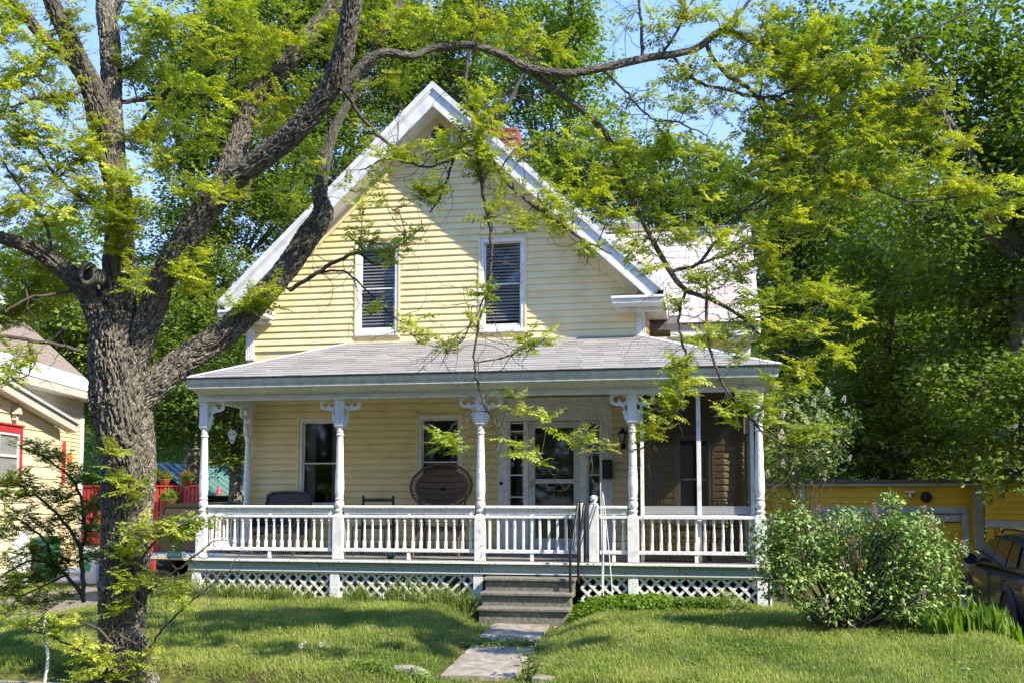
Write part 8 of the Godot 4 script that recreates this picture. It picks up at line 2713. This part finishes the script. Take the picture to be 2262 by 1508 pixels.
func back_trees() -> void:
	var dk := Color(0.14, 0.205, 0.045)
	var md := Color(0.20, 0.28, 0.055)
	var lt := Color(0.31, 0.39, 0.075)
	# lobes: [x, y, z, radius across, radius up], from the foot of the tree
	for b in TREES:
		var cols := [[dk, md], [md * 0.8, lt * 0.85], [md, lt * 1.15], [dk, md]]
		var pair: Array = cols[b[6]]
		back_tree(b[0], b[1], Vector3(b[2], ground_y(b[2], b[3]) - 0.1, b[3]), b[4], b[5], b[7], 62.0, pair[0], pair[1], b[8], int(b[4] * 100 + b[2] * 10) + 5000, b[9])
	# trees across the street, behind the viewer: the windows mirror them
	for i in 12:
		var x := -31.0 + i * 4.7 + 1.0 * sin(i * 2.3)
		var z := 30.0 + 2.0 * sin(i * 1.7)
		var lb := []
		for q in 6:
			lb.append([1.8 * sin(q * 2.2 + i), 2.2 + q * 2.0, 1.4 * cos(q * 1.9 + i), 3.0 - 0.2 * q, 2.2])
		back_tree("street_tree", "leafy tree across the street, %s in its row from the left" % ["first", "second", "third", "fourth", "fifth", "sixth", "seventh", "eighth", "ninth", "tenth", "eleventh", "twelfth"][i], Vector3(x, 0, z), 12.0, 0.25, lb, 22.0, dk, md, 0.22, 9000 + i, 0.1, "trees across the street")
	# far wood on the rising ground and undergrowth at its foot
	for band in [["far_wood", "dark green wood on the slope far behind the houses", "wood", 12000, -50.0, 36.0, -58.0, -33.0, 6.5, 1.5, 2.5, 71], ["undergrowth", "shaded undergrowth below the trees behind the houses", "undergrowth", 7000, -34.0, 26.0, -27.0, -17.0, 3.4, 0.8, 1.4, 72]]:
		var rg := RandomNumberGenerator.new()
		rg.seed = band[11]
		var places := []
		var tints := PackedColorArray()
		for i in band[3]:
			var x := rg.randf_range(band[4], band[5])
			var z := rg.randf_range(band[6], band[7])
			var base := ground_y(x, z)
			if x > -18.0 and x < -13.5 and z > -25.0:
				continue
			var top: float = band[8] * (1.0 + 0.25 * sin(x * 0.31 + z * 0.4) + 0.2 * sin(x * 0.83 + 2.0))
			var y := base + rg.randf_range(0.04, 1.0) * top
			places.append(Transform3D(Basis(Vector3(rg.randfn(), rg.randfn(), rg.randfn()).normalized(), rg.randf() * 0.6).scaled(Vector3.ONE * rg.randf_range(band[9], band[10])), Vector3(x, y, z)))
			tints.append(Color(0.12, 0.19, 0.04).lerp(Color(0.22, 0.30, 0.055), rg.randf()))
		var o := many(leaf_cluster(46, 0.48, 0.12, 0.72, 2), places, tints, band[0], leaf_mat("tree_leaf"), self)
		o.set_meta("kind", "stuff")
		tag(o, band[1], band[2])


func bush(called: String, label: String, lobes: Array, foot: Vector3, per: float, mesh: ArrayMesh, dark: Color, pale: Color, seed_: int, stems: int, flowers: int, flower_mesh: ArrayMesh, flower_cols: Array, lmat: Material) -> void:
	var t := thing(called, label, "shrub", foot)
	var rg := RandomNumberGenerator.new()
	rg.seed = seed_
	var places := []
	var tints := PackedColorArray()
	var fl := []
	var fc := PackedColorArray()
	var sm := MB.new()
	var lump := noise(2.2, seed_, 2)
	for l in lobes:
		var c := Vector3(l[0], l[1], l[2]) - foot
		var r := Vector3(l[3], l[4], l[3])
		for i in stems:
			var e := c + Vector3(rg.randfn() * r.x, rg.randfn() * r.y, rg.randfn() * r.z) * 0.5
			var a := Vector3(rg.randfn() * 0.12, -0.1, rg.randfn() * 0.12)
			sm.tube([a, a.lerp(e, 0.45) + Vector3(rg.randfn(), 0, rg.randfn()) * 0.06, e], [0.014, 0.010, 0.004], 5)
		var n := int(per * r.x * r.y)
		for i in n:
			var v := Vector3(rg.randfn(), rg.randfn(), rg.randfn()).normalized()
			var p := c + v * pow(rg.randf(), 0.3) * r * (1.0 + 0.65 * lump.get_noise_3dv(c + v * r))
			if p.y + foot.y < ground_y(p.x + foot.x, p.z + foot.z) + 0.05:
				continue
			var out := Basis(Vector3.UP.cross(v + Vector3(0.01, 0, 0)).normalized(), rg.randf_range(0.0, 0.9))
			places.append(Transform3D(out * Basis(Vector3.UP, rg.randf() * TAU).scaled(Vector3.ONE * rg.randf_range(0.75, 1.25)), p))
			tints.append(dark.lerp(pale, pow(rg.randf(), 1.2)))
		for i in int(flowers * r.x * r.y * 3.0):
			var v := Vector3(rg.randfn(), rg.randfn() * 0.8 + 0.3, rg.randfn()).normalized()
			var p := c + v * r * rg.randf_range(0.9, 1.12)
			fl.append(Transform3D(Basis(Vector3(rg.randfn(), 0, rg.randfn()).normalized(), rg.randf() * 0.8).scaled(Vector3.ONE * rg.randf_range(0.7, 1.2)), p))
			fc.append((flower_cols[0] as Color).lerp(flower_cols[1], rg.randf()))
	part(sm.mesh(), "stems", M.twig_bark, t)
	many(mesh, places, tints, "leaves", lmat, t)
	if fl.size():
		many(flower_mesh, fl, fc, "flower_clusters", leaf_mat("petal", 0.7, Color(0.5, 0.5, 0.5)), t)


# a cone of florets
func panicle(seed_: int, h: float, r: float, n: int) -> ArrayMesh:
	var rg := RandomNumberGenerator.new()
	rg.seed = seed_
	var b := MB.new()
	for i in n:
		var t := pow(rg.randf(), 0.8)
		var a := rg.randf() * TAU
		var rr := r * (1.0 - t * 0.85) * rg.randf_range(0.5, 1.0)
		var p := Vector3(cos(a) * rr, t * h, sin(a) * rr)
		var d := (Vector3(cos(a), 0.4, sin(a)) + Vector3(rg.randfn(), rg.randfn(), rg.randfn()) * 0.5).normalized()
		leaf(b, p, d, d.cross(Vector3(rg.randfn(), rg.randfn(), rg.randfn())).normalized(), 0.018, 0.013)
	return b.mesh()


# strap leaves rising from the ground and bending over
func blades(seed_: int, n: int, spread: float, h0: float, h1: float, w: float, bend := 0.5) -> ArrayMesh:
	var rg := RandomNumberGenerator.new()
	rg.seed = seed_
	var b := MB.new()
	for i in n:
		var p := Vector3(rg.randf_range(-spread, spread), 0, rg.randf_range(-spread, spread))
		var h := rg.randf_range(h0, h1)
		var a := rg.randf() * TAU
		var o := Vector3(cos(a), 0, sin(a))
		var s := Vector3(-o.z, 0, o.x) * w * rg.randf_range(0.7, 1.2)
		var k := rg.randf_range(0.15, 1.0) * bend * h
		var p1 := p + Vector3(0, h * 0.55, 0) + o * k * 0.3
		var p2 := p + Vector3(0, h, 0) + o * k
		b.quad(p - s * 0.5, p + s * 0.5, p1 + s * 0.45, p1 - s * 0.45)
		b.tri(p1 - s * 0.45, p1 + s * 0.45, p2)
	return b.mesh()


func clump(called: String, label: String, category: String, spots: Array, mesh: ArrayMesh, dark: Color, pale: Color, seed_: int, lmat: Material) -> void:
	# spots: [x, z, lift, scale]
	var t := thing(called, label, category, Vector3(spots[0][0], ground_y(spots[0][0], spots[0][1]), spots[0][1]))
	var rg := RandomNumberGenerator.new()
	rg.seed = seed_
	var places := []
	var tints := PackedColorArray()
	for s in spots:
		var p := Vector3(s[0], ground_y(s[0], s[1]) + s[2], s[1]) - t.position
		places.append(Transform3D(Basis(Vector3(rg.randfn(), 0, rg.randfn()).normalized(), rg.randf() * 0.25) * Basis(Vector3.UP, rg.randf() * TAU).scaled(Vector3.ONE * s[3] * rg.randf_range(0.8, 1.2)), p))
		tints.append(dark.lerp(pale, rg.randf()))
	many(mesh, places, tints, "leaves", lmat, t)


func shrubs() -> void:
	var lm := leaf_mat("lilac_leaf", 0.38, Color(0.55, 0.65, 0.3))
	bush("lilac_bush", "large lilac bush with fading flower heads on the right of the lawn", LILAC, Vector3(1.72, ground_y(1.72, 3.4), 3.4), 430.0, leaf_cluster(16, 0.125, 0.062, 0.64, 2, 0.8), Color(0.13, 0.22, 0.045), Color(0.33, 0.44, 0.12), 9, 5, 14, panicle(4, 0.14, 0.045, 90), [Color(0.30, 0.16, 0.16), Color(0.42, 0.29, 0.27)], lm)
	bush("white_lilac", "dark leafed shrub with white flower clusters behind the porch corner", WHITE_LILAC, Vector3(2.05, ground_y(2.05, -3.0), -3.0), 170.0, leaf_cluster(18, 0.18, 0.085, 0.6, 1, 0.8), Color(0.10, 0.16, 0.045), Color(0.18, 0.25, 0.07), 19, 4, 12, panicle(5, 0.17, 0.06, 90), [Color(0.7, 0.7, 0.66), Color(0.8, 0.8, 0.78)], lm)
	# ground cover between steps and lattice on the right
	var rg := RandomNumberGenerator.new()
	rg.seed = 33
	var spots := []
	for i in 420:
		var x := rg.randf_range(-1.62, -0.35)
		var z := rg.randf_range(1.92, 2.62) - 0.18 * step(-0.9, -0.3, x)
		spots.append([x, z, rg.randf_range(0.02, 0.17) * (1.0 - 0.5 * step(2.3, 2.7, z)), 1.0])
	clump("ground_cover", "bright leafy ground cover growing beside the front steps", "plant", spots, leaf_cluster(16, 0.10, 0.055, 0.8, 1, 0.6), Color(0.16, 0.27, 0.03), Color(0.30, 0.42, 0.06), 2, leaf_mat("tree_leaf"))
	spots = []
	for i in 240:
		spots.append([rg.randf_range(-0.4, 0.30), rg.randf_range(1.92, 2.35), rg.randf_range(0.02, 0.13), 0.9])
	clump("ground_cover", "mid green leafy plants below the lattice of the screened bay", "plant", spots, leaf_cluster(16, 0.10, 0.06, 0.7, 2, 0.6), Color(0.11, 0.20, 0.03), Color(0.22, 0.33, 0.06), 3, leaf_mat("tree_leaf"))
	spots = []
	for i in 130:
		var a := rg.randf() * TAU
		var q := sqrt(rg.randf())
		spots.append([0.42 + 0.36 * q * cos(a), 2.18 + 0.25 * q * sin(a), 0.02 + 0.24 * (1 - q * q) * rg.randf(), 0.85])
	clump("low_shrub", "low rounded yellow green shrub by the right end of the lattice", "shrub", spots, leaf_cluster(16, 0.09, 0.045, 0.6, 3, 0.8), Color(0.20, 0.28, 0.05), Color(0.34, 0.40, 0.09), 4, leaf_mat("tree_leaf"))
	# tall grass and weeds along the left lattice
	var wd := [[-6.85, 2.02, 0.45], [-5.9, 2.0, 0.30], [-4.55, 2.02, 0.40], [-3.55, 2.02, 0.35], [-3.05, 2.15, 0.30], [-7.35, 2.1, 0.40]]
	var labs := ["tall grass clump under the left railing against the lattice", "weeds against the lattice near the second porch post", "weeds against the lattice below the second railing", "weeds against the lattice left of the steps", "leafy weeds at the left foot of the steps", "weeds round the left corner of the porch"]
	for k in wd.size():
		spots = []
		for i in 26:
			spots.append([wd[k][0] + rg.randfn() * wd[k][2], wd[k][1] + absf(rg.randfn()) * 0.10, 0.0, rg.randf_range(0.6, 1.2)])
		clump("tall_weeds", labs[k], "weeds", spots, blades(60 + k, 26, 0.09, 0.12, 0.30, 0.009, 0.6), Color(0.15, 0.22, 0.04), Color(0.34, 0.38, 0.10), 5 + k, leaf_mat("tree_leaf"))
		if k >= 2:
			spots = []
			for i in 26:
				spots.append([wd[k][0] + rg.randfn() * wd[k][2] * 0.8, wd[k][1] + absf(rg.randfn()) * 0.08, rg.randf_range(0.05, 0.28), rg.randf_range(0.6, 1.1)])
			clump("leafy_weeds", ["", "", "leafy weed stems below the second railing", "leafy weed stems left of the third pier", "leafy weed stems beside the lowest step", "leafy weed stems at the left corner pier"][k], "weeds", spots, leaf_cluster(14, 0.085, 0.05, 0.5, 2, 1.0), Color(0.14, 0.21, 0.05), Color(0.27, 0.34, 0.10), 15 + k, leaf_mat("tree_leaf"))
	# broad strap leaves near the car
	spots = []
	for i in 46:
		spots.append([rg.randf_range(2.55, 3.55), rg.randf_range(3.0, 3.9), 0.0, rg.randf_range(0.8, 1.2)])
	clump("strap_leaves", "clump of broad upright green leaves between lilac and car", "plant", spots, blades(70, 14, 0.09, 0.16, 0.30, 0.042, 0.5), Color(0.14, 0.24, 0.03), Color(0.25, 0.36, 0.05), 7, leaf_mat("tree_leaf"))
	# dark plant beside the walk
	weed_plant()
	spots = []
	for i in 60:
		spots.append([rg.randf_range(-3.3, -2.55), rg.randf_range(6.12, 6.35), rg.randf_range(0.0, 0.12), rg.randf_range(0.7, 1.2)])
	clump("kerb_weeds", "weeds growing in front of the curved kerb left of the walk", "weeds", spots, leaf_cluster(10, 0.07, 0.05, 0.6, 3, 0.8), Color(0.12, 0.20, 0.04), Color(0.28, 0.38, 0.06), 8, leaf_mat("tree_leaf"))
	spots = []
	for i in 130:
		spots.append([walk_x(4.18) + rg.randf_range(-0.5, 0.40), 4.18 + rg.randfn() * 0.09, 0.07, rg.randf_range(0.5, 1.1)])
	clump("crack_weeds", "weeds growing in the joint between two slabs of the walk", "weeds", spots, leaf_cluster(10, 0.06, 0.04, 0.6, 1, 0.6), Color(0.12, 0.18, 0.04), Color(0.26, 0.33, 0.08), 9, leaf_mat("tree_leaf"))
	sapling()


func weed_plant() -> void:
	var p := Vector3(-1.62, 0.14, 6.02)
	var t := thing("broadleaf_weed", "dark green leafy weed standing at the end of the walk", "plant", p)
	var rg := RandomNumberGenerator.new()
	rg.seed = 91
	var sm := MB.new()
	var lv := MB.new()
	for k in 5:
		var e := Vector3(rg.randf_range(-0.16, 0.16), 0.34 + rg.randf() * 0.14 - k * 0.05, rg.randf_range(-0.08, 0.08))
		var pts := [Vector3(rg.randfn() * 0.02, 0, rg.randfn() * 0.02), e * 0.55 + Vector3(rg.randfn(), 0, rg.randfn()) * 0.015, e]
		sm.tube(pts, [0.005, 0.004, 0.003], 5)
		for i in 11:
			var u := 0.25 + 0.75 * i / 10.0
			var q: Vector3 = pts[0].lerp(pts[1], u * 2.0) if u < 0.5 else pts[1].lerp(pts[2], u * 2.0 - 1.0)
			var a := i * 2.4 + k
			var d := Vector3(cos(a), 0.35 - 0.3 * rg.randf(), sin(a)).normalized()
			leaf(lv, q, d, d.cross(Vector3.UP).normalized(), rg.randf_range(0.08, 0.13), rg.randf_range(0.028, 0.045), 0.2)
	part(sm.mesh(), "stems", M.twig_bark, t)
	mat("weed_leaf", lin(0.06, 0.095, 0.03), 0.45, {"back": Color(0.4, 0.5, 0.2)})
	part(lv.mesh(), "leaves", M.weed_leaf, t)


func sapling() -> void:
	var base := SAPLING_STEMS[0][0] as Array
	var t := thing("locust_sapling", "thin dark stemmed locust sapling left of the big trunk", "tree", Vector3(base[0], base[1], base[2]))
	var off := t.position
	var sm := MB.new()
	var rg := RandomNumberGenerator.new()
	rg.seed = 17
	var sk := []
	for s in SAPLING_STEMS.slice(0, 6):
		var sp := spline(s, 0.06)
		var ps := []
		for q in sp[0]:
			ps.append(q - off + Vector3(rg.randfn(), rg.randfn(), rg.randfn()) * 0.005)
			sk.append(ps[-1])
		sm.tube(ps, sp[1], 7)
	var places := []
	var tints := PackedColorArray()
	for c in SAPLING_SPRAYS:
		var o := Vector3(c[0], c[1], c[2]) - off
		for i in int(c[5] * 2.6):
			var v := Vector3(rg.randfn(), rg.randfn(), rg.randfn()).normalized() * pow(rg.randf(), 0.4)
			var p := o + Vector3(v.x * c[3], v.y * c[4], v.z * c[3])
			var best: Vector3 = sk[0]
			for q in sk:
				if (q - p).length_squared() < (best - p).length_squared():
					best = q
			sm.tube([best, best.lerp(p, 0.5) + Vector3(0, 0.015, 0), p], [0.003, 0.002, 0.0012], 4, false)
			places.append(Transform3D(Basis(Vector3(rg.randfn(), 0, rg.randfn()).normalized(), rg.randf() * 0.5) * Basis(Vector3.UP, rg.randf() * TAU).scaled(Vector3.ONE * rg.randf_range(0.65, 1.1)), p))
			tints.append(Color(0.10, 0.17, 0.03).lerp(Color(0.26, 0.33, 0.05), rg.randf()))
	var shoot := MB.new()
	var sps := spline(SAPLING_STEMS[6], 0.06)
	shoot.tube(sps[0], sps[1], 7)
	tag(part(shoot.mesh(), "bare_shoot", M.stake, self), "pale bare shoot standing in the grass at lower left", "shoot")
	part(sm.mesh(), "stems", M.twig_bark, t)
	many(frond_spray(611, 5, 0.185), places, tints, "crown", leaf_mat("locust_leaf"), t)


func grass() -> void:
	# patches of blades over the lawn; every patch turned its own way
	var rg := RandomNumberGenerator.new()
	rg.seed = 55
	var patch := blades(81, 80, 0.16, 0.020, 0.060, 0.0052, 0.8)
	var tone := noise(0.55, 8, 3)
	var fine := noise(2.2, 9, 2)
	var places := []
	var tints := PackedColorArray()
	for part_ in [[-9.2, 3.9, 1.93, 6.55, 0.105], [-9.2, 2.0, 7.02, 8.2, 0.14], [-17.0, -8.0, -3.6, 6.6, 0.21]]:
		var x: float = part_[0]
		while x < part_[1]:
			var z: float = part_[2]
			while z < part_[3]:
				var px := x + rg.randf_range(-0.08, 0.08)
				var pz := z + rg.randf_range(-0.08, 0.08)
				z += part_[4]
				if absf(px - walk_x(pz)) < 0.39 + 0.05 * rg.randfn() + 0.05 * fine.get_noise_2d(pz * 2.0, 3.0) and pz < 6.1:
					continue
				if px > -2.95 and px < -1.58 and pz < 2.68:
					continue
				if part_[4] > 0.2 and px > -11.7 and px < -9.6 and absf(px + 10.6) > 0.25 and rg.randf() < 0.85:
					continue
				if Vector2(px + 5.45, pz - 6.9).length() < 0.55 + 0.3 * rg.randf():
					continue
				if px > 3.75:
					continue
				var e := 0.1
				var nx := ground_y(px - e, pz) - ground_y(px + e, pz)
				var nz := ground_y(px, pz - e) - ground_y(px, pz + e)
				var up := Vector3(nx, 2 * e, nz).normalized()
				var bs := Basis(Vector3(1, 0, 0).slide(up).normalized(), up, Vector3(1, 0, 0).slide(up).normalized().cross(up)) * Basis(Vector3.UP, rg.randf() * TAU)
				var sc := rg.randf_range(0.75, 1.25) * (1.0 + 0.9 * fine.get_noise_2d(px, pz))
				places.append(Transform3D(bs.scaled_local(Vector3(1.0, sc, 1.0)), Vector3(px, ground_y(px, pz) - 0.004, pz)))
				var g := clampf(0.45 + 1.2 * tone.get_noise_2d(px, pz) + 0.9 * fine.get_noise_2d(px, pz) + 0.2 * rg.randfn(), 0.0, 1.0)
				var col := Color(0.15, 0.235, 0.035).lerp(Color(0.40, 0.44, 0.11), g)
				if rg.randf() < 0.07 + 0.25 * step(0.25, 0.6, fine.get_noise_2d(px * 0.7 + 40.0, pz * 0.7)):
					col = Color(0.48, 0.43, 0.18)
				tints.append(col)
			x += part_[4]
	var o := many(patch, places, tints, "grass", leaf_mat("grass_blade", 0.5, Color(0.8, 0.9, 0.35)), self)
	o.set_meta("kind", "stuff")
	tag(o, "mown lawn grass in front of the house", "grass")
	# clover and broad weeds in drifts over the lawn
	places = []
	tints = PackedColorArray()
	var drift := noise(0.8, 23, 2)
	for i in 9000:
		var px := rg.randf_range(-8.6, 3.6)
		var pz := rg.randf_range(2.0, 6.5)
		if drift.get_noise_2d(px, pz) < 0.16 or absf(px - walk_x(pz)) < 0.42 or (px > -2.95 and px < -1.58 and pz < 2.68):
			continue
		places.append(Transform3D(Basis(Vector3.UP, rg.randf() * TAU).scaled(Vector3.ONE * rg.randf_range(0.5, 1.3)), Vector3(px, ground_y(px, pz) + rg.randf_range(0.01, 0.045), pz)))
		tints.append(Color(0.14, 0.24, 0.035).lerp(Color(0.30, 0.40, 0.08), rg.randf()))
	o = many(leaf_cluster(9, 0.045, 0.024, 0.85, 5, 0.3), places, tints, "clover", leaf_mat("tree_leaf"), self)
	o.set_meta("kind", "stuff")
	tag(o, "clover and small weeds scattered through the lawn", "clover")
	# dry bits and fallen leaves
	places = []
	tints = PackedColorArray()
	for i in 420:
		var px := rg.randf_range(-8.4, 3.6)
		var pz := rg.randf_range(2.1, 6.5)
		places.append(Transform3D(Basis.from_euler(Vector3(rg.randf_range(-0.4, 0.4), rg.randf() * TAU, rg.randf_range(-0.4, 0.4))).scaled(Vector3.ONE * rg.randf_range(0.6, 1.6)), Vector3(px, ground_y(px, pz) + (0.045 if absf(px - walk_x(pz)) > 0.42 else 0.07), pz)))
		tints.append(Color(0.42, 0.34, 0.18).lerp(Color(0.60, 0.55, 0.36), rg.randf()))
	o = many(leaf_cluster(2, 0.02, 0.035, 0.5, 6, 0.1), places, tints, "fallen_leaves", leaf_mat("tree_leaf"), self)
	o.set_meta("kind", "stuff")
	tag(o, "dry leaf bits lying on lawn and walk", "leaf litter")
	# a few dandelion clocks near the trunk
	var k := 0
	for q in [[-4.05, 5.75], [-4.0, 5.95], [-3.82, 5.85]]:
		var y := ground_y(q[0], q[1])
		var d := thing("dandelion", ["dandelion clock in the grass, leftmost of three near the walk", "dandelion clock in the grass, nearest of three near the walk", "dandelion clock in the grass, rightmost of three near the walk"][k], "flower", Vector3(q[0], y, q[1]))
		var m := MB.new()
		m.tube([Vector3.ZERO, Vector3(0.01, 0.1, 0), Vector3(0.015, 0.17, 0.01)], [0.003, 0.003, 0.003], 5)
		part(m.mesh(), "stalk", M.twig_bark, d)
		m = MB.new()
		for i in 60:
			var v := Vector3(rg.randfn(), rg.randfn(), rg.randfn()).normalized()
			leaf(m, Vector3(0.015, 0.17, 0.01) + v * 0.012, v, v.cross(Vector3(0.3, 0.8, 0.1)).normalized(), 0.016, 0.004)
		part(m.mesh(), "seed_head", M.bone, d)
		k += 1
